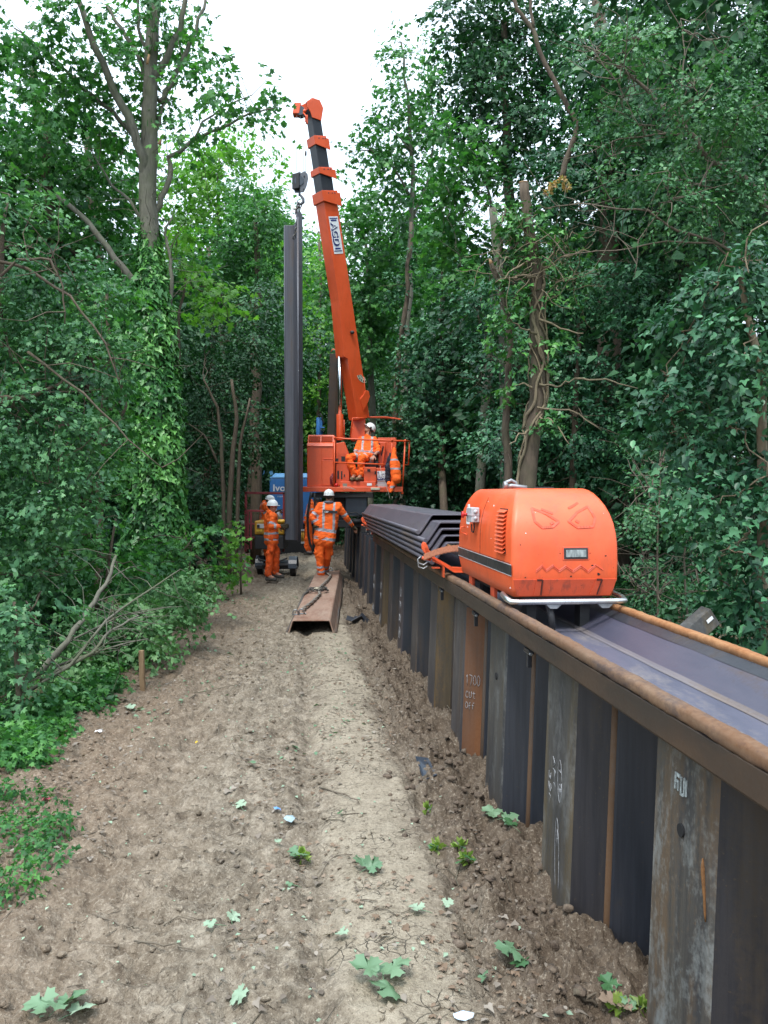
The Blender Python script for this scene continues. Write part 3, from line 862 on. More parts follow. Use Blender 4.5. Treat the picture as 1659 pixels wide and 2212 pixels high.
# ------------------------------------------------------------------ orange power pack on the trough
ORG = (0.72, 0.105, 0.028)
M['pack_orange'] = paint('weathered_orange_paint', (0.66, 0.082, 0.020), 0.42, 0.35, (0.16, 0.07, 0.045), fade=(0.74, 0.122, 0.040), scale=3.2)
M['pack_dark'] = paint('grimy_orange_paint', (0.62, 0.085, 0.032), 0.5, 0.75, (0.08, 0.04, 0.03), scale=6)
M['graffiti'] = flat('fresh_orange_red_strokes', (0.60, 0.062, 0.016), 0.45, var=0.1)
M['crane_orange'] = paint('crane_orange_paint', (0.60, 0.074, 0.016), 0.4, 0.28, (0.14, 0.05, 0.03), fade=(0.72, 0.105, 0.03), scale=1.6)
M['gap'] = flat('dark_red_slot_shade', (0.10, 0.02, 0.012), 0.7)
M['black'] = flat('black_rubber', (0.02, 0.02, 0.022), 0.6, var=0.3)
M['tape'] = paint('black_trim_strip', (0.022, 0.022, 0.024), 0.5, 0.5, (0.25, 0.23, 0.2), scale=9)
M['chrome'] = paint('scuffed_chrome', (0.62, 0.62, 0.62), 0.28, 0.5, (0.25, 0.21, 0.18), metal=0.9, scale=7)
M['grey_plastic'] = flat('grey_plastic', (0.42, 0.42, 0.44), 0.5, var=0.1)
M['white_label'] = flat('white_label', (0.72, 0.74, 0.76), 0.5, var=0.08)
M['red_plastic'] = flat('red_plastic', (0.55, 0.012, 0.012), 0.35, var=0.1)
def glass():
    m = N('ribbed_lamp_glass'); t = m.noise(m.pos((14, 1, 4)), 4, 3)
    m.set('Base Color', m.ramp(t, [(0.35, (0.10, 0.12, 0.12)), (0.75, (0.34, 0.37, 0.36))])); m.set('Roughness', 0.12); m.set('Specular IOR Level', 0.9); m.bump(t, 0.4, 0.01)
    return m.mat
M['lamp_glass'] = glass()
M['strap'] = flat('orange_brown_webbing', (0.34, 0.12, 0.06), 0.8, var=0.35, scale=70)
M['blue_tag'] = flat('blue_tag', (0.12, 0.3, 0.7), 0.6)

PT0, PT1, PN = 4.56, 6.17, 1.481
PZ0, PZ1 = 1.160, 1.782
LEV = [(0.0, 0.284, 0.035, 0.03), (0.105, 0.302, 0.0, 0.0), (0.20, 0.304, -0.003, 0.0), (0.30, 0.303, 0.004, 0.006), (0.36, 0.300, 0.016, 0.016), (0.42, 0.293, 0.036, 0.035), (0.475, 0.281, 0.065, 0.065), (0.52, 0.267, 0.10, 0.10), (0.56, 0.250, 0.145, 0.15), (0.59, 0.233, 0.19, 0.19), (0.610, 0.215, 0.235, 0.225), (0.620, 0.198, 0.28, 0.255)]
LEV = [(a, b * 1.03, c, d) for a, b, c, d in LEV]
def lev(h):
    for a, b in zip(LEV[:-1], LEV[1:]):
        if h <= b[0]:
            f = (h - a[0]) / (b[0] - a[0]); return [a[i] + (b[i] - a[i]) * f for i in range(4)]
    return list(LEV[-1])
def pfront(u, h, off=0.0):   # u -1..1 across, h height
    _, hw, f, b = lev(h); return W(PT0 + f - off, PN + u * hw, PZ0 + h)
def pside(s, h, off=0.0):    # s 0 front .. 1 back, left side
    _, hw, f, b = lev(h); return W(PT0 + f + (PT1 - b - PT0 - f) * s, PN - hw - off, PZ0 + h)
def ribbon(mb, pts, wdt, nrm, th=0.003):
    """Flat strip following points that lie on a surface."""
    pts = [Vector(p) for p in pts]
    for a, b in zip(pts[:-1], pts[1:]):
        d = (b - a)
        if d.length < 1e-5: continue
        s = d.normalized().cross(Vector(nrm)).normalized() * wdt / 2
        q = [a + s, b + s, b - s, a - s]
        mb.prism(q, Vector(nrm).normalized() * th)
def pack():
    r = thing('power_pack', 'weathered orange hooded power pack with headlight sitting on the wall top', 'power pack', W(PT0 + .8, PN, PZ0))
    mb = MB()
    # rounded-corner plan rings, lofted
    def ringp(L, k=3):
        h, hw, f, b = L; a0, a1 = PT0 + f, PT1 - b; c = 0.028
        q = []
        for (t, n, sx, sy) in ((a0, -hw, 1, 1), (a1, -hw, -1, 1), (a1, hw, -1, -1), (a0, hw, 1, -1)):
            # quarter arc at the corner
            cx, cy = t + sx * c, n + sy * c
            ang0 = {(1, 1): math.pi * 1.5, (-1, 1): 0, (-1, -1): math.pi / 2, (1, -1): math.pi}[(sx, sy)]
            for j in range(k + 1):
                a = {(1, 1): math.pi * 1.5 - 0, (-1, 1): 0, (-1, -1): math.pi / 2, (1, -1): math.pi}[(sx, sy)]
                if (sx, sy) == (1, 1): aa = math.pi + (math.pi / 2) * j / k
                elif (sx, sy) == (-1, 1): aa = 1.5 * math.pi + (math.pi / 2) * j / k
                elif (sx, sy) == (-1, -1): aa = 0 + (math.pi / 2) * j / k
                else: aa = math.pi / 2 + (math.pi / 2) * j / k
                q.append(W(cx + c * math.cos(aa), PN + cy + c * math.sin(aa), PZ0 + h))
        return q
    dens = []
    for a, b in zip(LEV[:-1], LEV[1:]):
        dens += [a, tuple((a[i] + b[i]) / 2 for i in range(4))]
    dens.append(LEV[-1])
    rings = [ringp(L) for L in dens]
    mb.sweep(lambda i: rings[i], list(range(len(rings))))
    o = mb.build('hood', [M['pack_orange']], r)
    for p in o.data.polygons: p.use_smooth = (len(p.vertices) == 4)
    bv = o.modifiers.new('edge', 'EDGE_SPLIT') if False else None
    # lower front apron, grimy
    m = MB()
    q = [pfront(-0.93, 0.004, 0.004), pfront(0.93, 0.004, 0.004), pfront(0.975, 0.103, 0.004), pfront(-0.975, 0.103, 0.004)]
    m.prism(q, W(0.006, 0, 0)); m.build('lower_apron', [M['pack_dark']], r, bevel=0.002)
    for u in (-0.5, 0.62):
        m = MB(); m.prism([pfront(u - 0.11, 0.006, 0.009), pfront(u + 0.02, 0.006, 0.009), pfront(u + 0.05, 0.108, 0.011), pfront(u - 0.04, 0.108, 0.011)], W(0.004, 0, 0))
        m.build('tow_slot', [M['pack_dark']], r, bevel=0.001)
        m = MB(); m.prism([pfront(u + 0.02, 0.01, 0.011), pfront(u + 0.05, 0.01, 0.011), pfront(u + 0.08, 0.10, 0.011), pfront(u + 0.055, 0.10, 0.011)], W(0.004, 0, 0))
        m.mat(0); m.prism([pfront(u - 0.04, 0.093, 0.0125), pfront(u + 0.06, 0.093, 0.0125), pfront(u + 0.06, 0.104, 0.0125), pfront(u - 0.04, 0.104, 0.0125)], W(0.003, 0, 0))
        m.build('slot_shadow_gap', [M['gap']], r)  # dark strips painted as the shadow along the slot edges
    # headlight
    m = MB(); c0, c1, h0, h1 = -0.235, 0.225, 0.212, 0.262
    def rr(off, g): return [pfront(a, b, off) for a, b in ((c0 - g, h0 - g * .3 + .004), (c0 - g + .02, h0 - g * .3), (c1 + g - .02, h0 - g * .3), (c1 + g, h0 - g * .3 + .004), (c1 + g, h1 + g * .3 - .004), (c1 + g - .02, h1 + g * .3), (c0 - g + .02, h1 + g * .3), (c0 - g, h1 + g * .3 - .004))]
    def rrn(off, g):
        q = []
        for a, b in ((-0.02 - g, .222 - g * .3), (0.40 + g, .222 - g * .3), (0.40 + g, .276 + g * .3), (-0.02 - g, .276 + g * .3)):
            q.append(pfront(a, b, off))
        return q
    m.prism(rrn(0.004, 0.04), W(0.01, 0, 0)); hl = m.build('headlight', [M['pack_dark']], r, bevel=0.004)
    m = MB(); m.prism(rrn(0.007, 0.015), W(0.006, 0, 0)); m.build('headlight_rim', [M['black']], hl, bevel=0.004)
    m = MB(); m.prism(rrn(0.010, -0.02), W(0.004, 0, 0)); m.build('headlight_glass', [M['lamp_glass']], hl, bevel=0.003)
    # side stripe
    m = MB(); 
    for i in range(8):
        a, b = i / 8 * 0.99 + .004, (i + 1) / 8 * 0.99 + .004
        m.prism([pside(a, 0.125, 0.004), pside(b, 0.125, 0.004), pside(b, 0.182, 0.004), pside(a, 0.182, 0.004)], W(0, 0.004, 0))
    st = m.build('side_stripe', [M['tape']], r)
    for hh in (0.121, 0.183):
        m = MB(); m.prism([pside(0.004, hh, 0.0045), pside(0.994, hh, 0.0045), pside(0.994, hh + 0.004, 0.0045), pside(0.004, hh + 0.004, 0.0045)], W(0, 0.003, 0)); m.build('stripe_edge', [M['grey_plastic']], st)
    # louvres
    m = MB(); hb, ht = 0.24, 0.50
    lean = lambda h: 0.10 - 0.0 * h
    m.prism([pside(0.085, hb, 0.003), pside(0.215, hb, 0.003), pside(0.215, ht, 0.003), pside(0.085, ht, 0.003)], W(0, 0.003, 0))
    m.build('louvre_recess', [M['hole']], r)
    m = MB()
    for i in range(11):
        h = hb + (ht - hb) * (i + 0.1) / 11; g = (ht - hb) / 11 * 0.62
        a = [pside(0.085, h, 0.022), pside(0.215, h, 0.022), pside(0.215, h + g, 0.004), pside(0.085, h + g, 0.004)]
        m.prism(a, Vector((0, 0, -0.004)))
    m.build('louvre_slats', [M['pack_orange']], r)
    # control box with stop button
    m = MB()
    nl = (W(0, -1, 0)).normalized(); tl = W(1, 0, 0).normalized(); up = Vector((0, 0, 1))
    c = pside(0.62, 0.445, 0.035)
    m.frame_box(c, tl * 0.085, nl * 0.028, up * 0.05); cb = m.build('control_box', [M['grey_plastic']], r, bevel=0.006)
    m = MB(); m.frame_box(c + nl * 0.004 - tl * 0.0 , tl * 0.088, nl * 0.029, up * 0.004); m.build('lid_seam', [M['grey_plastic']], cb)
    m = MB()
    for q in (0.022, -0.022):
        m.ball(c - tl * 0.087 + up * q, 0.014, 10, 6)
    m.build('cable_plug', [M['grey_plastic']], cb)
    m = MB(); m.cyl(c + nl * 0.03 + tl * 0.05 , c + nl * 0.055 + tl * 0.05, 0.010); m.cyl(c + nl * 0.053 + tl * 0.05, c + nl * 0.068 + tl * 0.05, 0.022)
    m.build('stop_button', [M['red_plastic']], cb)
    m = MB(); m.frame_box(c + up * 0.01 + nl * 0.008 + tl * 0.10, tl * 0.02, nl * 0.004, up * 0.06); m.frame_box(pside(0.80, 0.42, 0.006), tl * 0.05, nl * 0.003, up * 0.05); m.build('white_back_plate', [M['white_label']], cb)
    m = MB(); cc = [c - up * 0.05 - tl * 0.03, c - up * 0.085 - tl * 0.05, c - up * 0.12 - tl * 0.02, c - up * 0.115 + tl * 0.03, c - up * 0.08 + tl * 0.05, c - up * 0.065 + tl * 0.045]
    m.tube(cc, 0.0045, 6); m.build('cable', [M['black']], cb)
    m = MB(); m.tube([pside(0.86, 0.30, 0.002), pside(0.86, 0.305, 0.03), pside(0.86, 0.345, 0.03), pside(0.86, 0.35, 0.002)], 0.005, 6); m.tube([pside(0.86, 0.30, 0.01), pside(0.78, 0.297, 0.01)], 0.004, 6)
    m.build('door_handle', [M['pack_orange']], r)
    # graffiti face of thin strokes on the front
    m = MB(); nf = -W(1, 0, 0)
    def surf(u, h): return pfront(u, h, 0.0015)
    def stroke(pts, wd=0.014):
        nonlocal m
        q = []
        for (a, b), (c_, d) in zip(pts[:-1], pts[1:]):
            for i in range(5): q.append((a + (c_ - a) * i / 5, b + (d - b) * i / 5))
        q.append(pts[-1])
        P = [surf(*p) for p in q]
        for p0, p1 in zip(P[:-1], P[1:]):
            d = p1 - p0
            if d.length < 1e-6: continue
            n_ = Vector((0, -0.8, 0.5)); s = d.normalized().cross(n_).normalized() * wd / 2
            e = d * 0.12
            m.prism([p0 - e + s, p1 + e + s, p1 + e - s, p0 - e - s], Vector((0, -0.0015, 0.001)))
    eye = m
    stroke([(-0.62, 0.505), (-0.56, 0.43), (-0.42, 0.395), (-0.22, 0.40), (-0.10, 0.43)]); stroke([(-0.62, 0.505), (-0.34, 0.475), (-0.10, 0.43)])
    stroke([(-0.42, 0.50), (-0.20, 0.475)]); stroke([(-0.26, 0.418), (-0.20, 0.424)], .016)
    m.build('painted_eye', [M['graffiti']], r); m = MB()
    stroke([(0.10, 0.43), (0.30, 0.48), (0.58, 0.515)]); stroke([(0.58, 0.515), (0.64, 0.45), (0.55, 0.40), (0.26, 0.395), (0.10, 0.43)])
    stroke([(0.16, 0.505), (0.40, 0.535)]); stroke([(0.24, 0.435), (0.30, 0.425)], .016)
    m.build('painted_eye', [M['graffiti']], r); m = MB()
    z = [(-0.55, 0.155), (-0.44, 0.185), (-0.36, 0.158), (-0.24, 0.185), (-0.12, 0.155), (0.0, 0.18), (0.14, 0.152), (0.28, 0.182), (0.42, 0.15), (0.55, 0.185), (0.7, 0.155)]
    stroke(z, 0.006); stroke([(a, b - 0.010) for a, b in z[:-1]], 0.005)
    m.build('painted_zigzag', [M['graffiti']], r)
    # chips
    m = MB()
    for a, b, s in ((0.75, 0.235, .006), (0.1, 0.118, .008), (-0.75, 0.114, .006), (0.62, 0.13, .01), (-0.1, 0.25, .004), (0.46, 0.25, .004), (0.5, 0.18, .007), (-0.84, 0.3, .004), (0.2, 0.45, .004)):
        P = pfront(a, b, 0.001)
        m.prism([P + Vector((math.cos(q) * s * random.uniform(.5, 1.2), 0, math.sin(q) * s * random.uniform(.4, 1))) for q in [i * 1.05 for i in range(6)]], Vector((0, -0.001, 0)))
    m.build('paint_chips', [M['hole']], r)
    m = MB(); rr = random.Random(5)
    for k in range(15):
        h = rr.uniform(.02, .55); s = rr.uniform(.001, .003)
        c = pfront(rr.uniform(-.95, .95), h, .001) if k % 2 else pside(rr.random(), h, .0015)
        m.prism([c + Vector((math.cos(q) * s, math.sin(q) * s * .3, math.sin(q) * s * rr.uniform(.8, 2.4))) for q in [i * 1.05 for i in range(6)]], Vector((-.0006, -0.0008, 0)))
    m.build('pale_paint_chips', [M['white_label']], r)
    m = MB()
    for s_ in (0.52,):
        for a, b in zip([i * .05 for i in range(11)][:-1], [i * .05 for i in range(11)][1:]):
            p0, p1 = pside(s_, .19 + a * .75, .0012), pside(s_, .19 + b * .75, .0012); m.tube([p0, p1], .0012, 4)
    m.tube([pside(.03, .192, .0012), pside(.97, .192, .0012)], .0012, 4); m.build('panel_seam', [M['hole']], r)
    # bumper
    m = MB(); zz = 1.142; ft = PT0 - 0.055
    pts = [W(PT0 + .16, PN - .325, zz + .02), W(PT0 + .03, PN - .335, zz + .01), W(ft + .015, PN - .322, zz), W(ft, PN - .28, zz), W(ft, PN - .1, zz), W(ft, PN + .1, zz), W(ft, PN + .28, zz), W(ft + .02, PN + .335, zz), W(PT0 + .06, PN + .36, zz + .005), W(PT0 + .2, PN + .345, zz + .02)]
    m.tube(pts, 0.0165, 12); m.build('bumper', [M['chrome']], r)
    for u in (-0.085, 0.215):
        m = MB(); m.prism([W(ft - .004, PN + u - .05, zz - .012), W(ft - .004, PN + u + .05, zz - .012), W(ft - .004, PN + u + .02, zz - .04), W(ft - .004, PN + u - .02, zz - .04)], W(0.03, 0, 0))
        m.build('bumper_bracket', [M['galv']], r, bevel=0.003)
    # chassis and feet that stand in the trough
    m = MB()
    for t in (PT0 + .18, PT1 - .25):
        for u in (-.16, .16):
            m.frame_box(W(t, PN + u, 1.06), W(.05, 0, 0), W(0, .03, 0), up * 0.105)
    m.frame_box(W((PT0 + PT1) / 2, PN, 1.138), W((PT1 - PT0) / 2 - .06, 0, 0), W(0, .24, 0), up * 0.022)
    m.build('chassis', [M['black']], r, bevel=0.004)
    m = MB(); m.frame_box(W(PT0 + .62, PN - .27, 1.12), W(.05, 0, 0), W(0, .012, 0), up * 0.05); m.build('foot_bracket', [M['pack_dark']], r, bevel=0.003); m = MB(); m.frame_box(W(PT1 - .3, PN - .27, 1.12), W(.05, 0, 0), W(0, .012, 0), up * 0.05)
    m.build('foot_bracket', [M['pack_dark']], r, bevel=0.003)
    m = MB(); m.tube([W(PT0 - .01, PN - .10, 1.12), W(PT0 - .03, PN - .09, 1.05), W(PT0 - .02, PN - .08, 0.99), W(PT0 + .06, PN - .09, 0.965), W(PT0 + .3, PN - .08, 0.968)], 0.02, 10); m.build('hose', [M['black']], r)
    # roof fittings
    m = MB(); rc = W(PT0 + .50, PN + .02, PZ1)
    m.frame_box(rc + up * 0.004, W(.07, 0, 0), W(0, .045, 0), up * 0.004); m.build('filler_cap', [M['black']], r, bevel=0.003)
    m = MB(); rc = W(PT0 + .72, PN - .13, PZ1)
    m.tube([rc + W(0, -.03, .01), rc + W(0, 0, .018), rc + W(0, .05, .012), rc + W(0, .10, .006)], 0.014, 8)
    m.tube([rc + W(.05, -.03, .0), rc + W(.05, -.03, .04), rc + W(.05, .01, .055), rc + W(.05, .04, .04), rc + W(.05, .04, .0)], 0.012, 8)
    m.cyl(rc + W(0, -.055, .022), rc + W(0, -.03, .022), 0.024, 12)
    m.build('lifting_shackle', [M['galv']], r)
pack()

# ------------------------------------------------------------------ orange saddles under the stack, ratchet strap
def saddle(t, label):
    r = thing('stack_saddle', label, 'saddle', W(t, 1.0, 1.10), 'orange saddles under the stack')
    up = Vector((0, 0, 1)); m = MB()
    zb = 1.112
    # bent arm: foot over the trough lip, sloping up and outwards
    q = [(1.45, zb + .01), (1.18, zb + .02), (1.02, zb + 0.10), (0.955, zb + 0.17), (0.945, zb + .21), (0.965, zb + .215), (1.03, zb + .135), (1.17, zb + .055), (1.45, zb + .04)]
    for dt in (0, 0.05):
        m.prism([W(t + dt, a, b) for a, b in q], W(0.012, 0, 0))
    m.prism([W(t - .01, a, b) for a, b in ((1.45, zb + .008), (1.18, zb + .012), (0.955, zb + .165), (0.95, zb + .172), (1.18, zb + .022), (1.45, zb + .018))], W(0.085, 0, 0))
    m.build('arm', [M['pack_orange']], r, bevel=0.003)
    m = MB()
    for dt in (0.0, 0.055):
        pts = [(0.955, zb + .16), (0.93, zb + .20), (0.93, zb + .235), (0.942, zb + .255), (0.958, zb + .25), (0.975, zb + .215), (0.985, zb + .165)]
        m.prism([W(t + dt, a, b) for a, b in pts], W(0.014, 0, 0))
    m.build('horn', [M['pack_orange']], r, bevel=0.003)
    m = MB(); m.cyl(W(t + .03, 0.93, zb + .13), W(t + .03, 1.0, zb + .115), 0.013, 10); m.build('pin', [M['pack_orange']], r)
    m = MB(); m.frame_box(W(t + .03, 1.10, zb + .02), W(.035, 0, 0), W(0, .006, 0), up * .045); m.frame_box(W(t + .03, 1.04, zb + .05), W(.03, 0, 0), W(0, .03, 0), up * .006); m.build('lip_hook', [M['pack_orange']], r, bevel=0.002)
saddle(6.42, 'orange steel saddle beside the power pack with strap hooked on')
saddle(13.3, 'orange steel saddle at the far end of the stack')
def strap():
    a = W(6.40, 0.935, 1.245); b = W(6.22, 1.21, 1.33)
    r = thing('ratchet_strap', 'brown webbing strap with steel hook from saddle to power pack', 'strap', a)
    m = MB(); n = 10; P = [a.lerp(b, i / n) + Vector((0, 0, 0.018 * math.sin(math.pi * i / n))) for i in range(n + 1)]
    for dz in (0.0, 0.006):
        for p, q in zip(P[:-1], P[1:]):
            wz = Vector((0, 0.006, 0.014 + dz))
            m.prism([p + wz, q + wz * 1.2, q - wz * 1.2, p - wz], Vector((0, -0.002, 0.001 + dz)))
    m.build('webbing', [M['strap']], r)
    m = MB(); e = P[-1]; m.prism([e + Vector((-.02, 0, .018)), e + Vector((.02, 0, .022)), e + Vector((.02, 0, -.01)), e + Vector((-.02, 0, -.014))], (0, -0.008, 0)); m.build('blue_end', [M['blue_tag']], r)
    m = MB()
    for dz in (0, -0.03):
        m.tube([a + Vector((-.02, 0, .01)), a + Vector((-.045, 0, -.01)), a + Vector((-.04, 0, -.04 + dz)), a + Vector((0, 0, -.055 + dz)), a + Vector((.03, 0, -.035 + dz))], 0.006, 8)
    m.build('hook', [M['galv']], r)
    m = MB(); c = W(6.22, 1.21, 1.27); m.frame_box(c, W(.055, 0, 0), W(0, .006, 0), Vector((0, 0, .065))); m.frame_box(c + W(0, .04, .0), W(.006, 0, 0), W(0, .04, 0), Vector((0, 0, .065)))
    m.build('anchor_bracket', [M['pack_orange']], r, bevel=0.003)
strap()
# ------------------------------------------------------------------ foliage
LM = {}
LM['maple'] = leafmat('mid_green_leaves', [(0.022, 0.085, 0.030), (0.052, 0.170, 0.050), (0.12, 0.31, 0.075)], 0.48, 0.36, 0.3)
LM['bright'] = leafmat('fresh_green_leaves', [(0.075, 0.20, 0.035), (0.13, 0.31, 0.05), (0.21, 0.41, 0.075)], 0.48, 0.45, 0.3)
LM['hedge'] = leafmat('grey_green_leaves', [(0.024, 0.085, 0.038), (0.055, 0.160, 0.066), (0.14, 0.31, 0.125)], 0.45, 0.24, 0.32)
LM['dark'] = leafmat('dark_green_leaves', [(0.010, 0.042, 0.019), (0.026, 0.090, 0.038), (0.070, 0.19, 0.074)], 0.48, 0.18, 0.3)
LM['ivy'] = leafmat('glossy_ivy_leaves', [(0.018, 0.075, 0.022), (0.05, 0.18, 0.042), (0.14, 0.36, 0.075)], 0.42, 0.17, 0.38)
LM['ivydeep'] = leafmat('deep_green_ivy_leaves', [(0.010, 0.048, 0.025), (0.028, 0.11, 0.050), (0.09, 0.26, 0.11)], 0.42, 0.14, 0.38)
LM['cut'] = leafmat('wilting_cut_leaves', [(0.05, 0.13, 0.045), (0.09, 0.21, 0.075), (0.19, 0.33, 0.14)], 0.5, 0.28, 0.3)
LM['yellowish'] = leafmat('yellow_green_leaves', [(0.12, 0.20, 0.03), (0.20, 0.30, 0.06), (0.30, 0.36, 0.10)], 0.5, 0.35)
BK = {}
BK['grey'] = barkmat('grey_green_bark', (0.07, 0.068, 0.052), (0.15, 0.145, 0.11), 0.6)
BK['brown'] = barkmat('brown_bark', (0.05, 0.036, 0.025), (0.12, 0.09, 0.062), 0.25)
BK['vine'] = barkmat('pale_ivy_stems', (0.13, 0.10, 0.06), (0.24, 0.19, 0.125), 0.3)
BK['twig'] = barkmat('grey_brown_twigs', (0.09, 0.07, 0.05), (0.17, 0.14, 0.105), 0.2)
BK['cut'] = flat('fresh_cut_wood', (0.42, 0.25, 0.13), 0.8)

TPL = {
 'quad': (np.array([(0, 0, 0), (.45, .34, .10), (1, 0, -.12), (.45, -.34, .10)]), [(0, 1, 2), (0, 2, 3)]),
 'ivy': (np.array([(0, 0, 0), (-.14, .30, .04), (.12, .50, -.02), (.36, .26, .05), (1, 0, -.12), (.36, -.26, .05), (.12, -.50, -.02), (-.14, -.30, .04)]), [(0, 1, 2, 3, 4), (0, 4, 5, 6, 7)]),
 'oval': (np.array([(0, 0, 0), (.22, .24, .05), (.55, .27, .06), (1, 0, -.10), (.55, -.27, .06), (.22, -.24, .05)]), [(0, 1, 2, 3), (0, 3, 4, 5)]),
 'maple': (np.array([(0, 0, 0), (-.06, .26, .02), (.16, .56, -.06), (.34, .27, .05), (.74, .42, -.06), (.66, .14, .03), (1, 0, -.12), (.66, -.14, .03), (.74, -.42, -.06), (.34, -.27, .05), (.16, -.56, -.06), (-.06, -.26, .02)]), [(0, 1, 2, 3), (0, 3, 4, 5, 6), (0, 6, 7, 8, 9), (0, 9, 10, 11)]),
}
def unit(a):
    return a / np.maximum(np.linalg.norm(a, axis=-1, keepdims=True), 1e-9)
def leaves_geo(P, D, Nn, S, shape):
    T, Fc = TPL[shape]
    D = unit(D); Sd = unit(np.cross(Nn, D)); Nn = np.cross(D, Sd)
    V = P[:, None, :] + S[:, None, None] * (T[None, :, 0:1] * D[:, None, :] + T[None, :, 1:2] * Sd[:, None, :] + T[None, :, 2:3] * Nn[:, None, :])
    n, k = len(P), len(T)
    base = (np.arange(n) * k)[:, None]
    fl = np.concatenate([np.array(f) for f in Fc]); cnt = np.array([len(f) for f in Fc])
    loops = (base + fl[None, :]).ravel()
    counts = np.tile(cnt, n)
    return V.reshape(-1, 3), loops, counts
class Leaves:
    def __init__(s): s.V = []; s.L = []; s.C = []; s.n = 0
    def add(s, P, D, Nn, S, shape):
        V, L, C = leaves_geo(P, D, Nn, S, shape)
        s.V.append(V); s.L.append(L + s.n); s.C.append(C); s.n += len(V); return s
    def build(s, name, mat, parent=None, origin=None):
        return np_mesh(name, np.concatenate(s.V), np.concatenate(s.L), np.concatenate(s.C), [mat], parent, origin=origin)
TOTAL = [0]
def spray_cloud(lv, c, r, cov, size, shape='quad', per=16, sr=0.24, gap=0.0, shell=0.45, outc=None, up=0.6, droop=0.35, seed=0):
    """Leaf sprays through an ellipsoid; cov is the mean number of leaves in front of one another."""
    c = np.array(c); r = np.array(r)
    area = math.pi * r[0] * r[2]
    nl = int(1.18 * cov * area / (0.34 * size * size))
    ns = max(3, nl // per)
    u = unit(RNG.normal(size=(ns, 3)))
    rad = RNG.random(ns) ** (1 / (3.0 + 2 * shell))
    C = c + u * rad[:, None] * r
    if gap > 0:
        g = fbm(C[:, 0] * 1.7 + C[:, 1] * .9 + seed, C[:, 2] * 1.7 + C[:, 1] * .5, 3) * 1.15
        C = C[g > (gap - 0.46)]
        u = u[g > (gap - 0.46)]
    ns = len(C)
    if ns == 0: return
    oc = c if outc is None else np.array(outc)
    o = unit(C - oc + RNG.normal(size=(ns, 3)) * 0.25 * r.mean())
    o[:, 2] = o[:, 2] * 0.6 - droop * 0.4
    o = unit(o)
    nrm = unit(np.array([0, 0, 1.0]) * up + o * 0.45 + RNG.normal(size=(ns, 3)) * 0.28)
    side = unit(np.cross(nrm, o)); 
    a = RNG.random((ns, per)); b = RNG.normal(size=(ns, per)) * 0.42 * (0.35 + a)
    P = C[:, None, :] + o[:, None, :] * (a[..., None] * sr * 1.7 - sr * .5) + side[:, None, :] * (b[..., None] * sr * 1.3) + nrm[:, None, :] * (RNG.normal(size=(ns, per, 1)) * sr * 0.13)
    P[..., 2] -= droop * sr * (a ** 2 + np.abs(b))
    D = o[:, None, :] * 0.7 + side[:, None, :] * (np.sign(b)[..., None] * 0.8) + RNG.normal(size=(ns, per, 3)) * 0.35 + np.array([0, 0, -0.35])
    Nl = nrm[:, None, :] + RNG.normal(size=(ns, per, 3)) * 0.38
    S = size * np.clip(RNG.normal(1, 0.24, (ns, per)), 0.5, 1.6)
    if '+' in shape:
        a_, b_ = shape.split('+'); k = RNG.random(ns) < .5
        for q, sh, f in ((k, a_, 1.0), (~k, b_, 1.0)):
            lv.add(P[q].reshape(-1, 3), D[q].reshape(-1, 3), Nl[q].reshape(-1, 3), S[q].ravel() * f, sh)
    else:
        lv.add(P.reshape(-1, 3), D.reshape(-1, 3), Nl.reshape(-1, 3), S.ravel(), shape)
    TOTAL[0] += ns * per

def E(px, py, Y, rx, ry, dr=None):
    """Ellipsoid given by where it shows and its apparent half sizes."""
    c = at(px, py, Y); a = rx * Y / F; b = ry * Y / F
    return (tuple(c), (a, dr if dr is not None else (a + b) / 2, b))
def pts(Y, *pp, dY=None):
    return [at(x, y, Y if dY is None else Y + dY * i) for i, (x, y) in enumerate(pp)]
def wobble(P, amp=0.02, k=3):
    out = []
    for a, b in zip(P[:-1], P[1:]):
        for i in range(k):
            q = a.lerp(b, i / k)
            if i or out: q = q + Vector((random.gauss(0, amp), random.gauss(0, amp), random.gauss(0, amp * .6)))
            out.append(q)
    out.append(P[-1]); return out
def taper(n, a, b): return [a + (b - a) * i / max(1, n - 1) for i in range(n)]
def limb(mb, P, r0, r1, amp=0.02, k=3, n=8):
    Q = wobble(P, amp, k); mb.tube(Q, taper(len(Q), r0, r1), n, True, 0.06); return Q
def twigs(mb, Q, num, ln, r=0.006, up=0.3, spread=1.0):
    for _ in range(num):
        p = random.choice(Q); d = Vector((random.gauss(0, spread), random.gauss(0, spread), random.gauss(up, .6))).normalized()
        L = ln * random.uniform(.4, 1.2); P = [p]
        for i in range(3):
            d = (d + Vector((random.gauss(0, .3), random.gauss(0, .3), random.gauss(0.0, .25)))).normalized(); P.append(P[-1] + d * L / 3)
        mb.tube(P, taper(4, r, r * .35), 4, False)

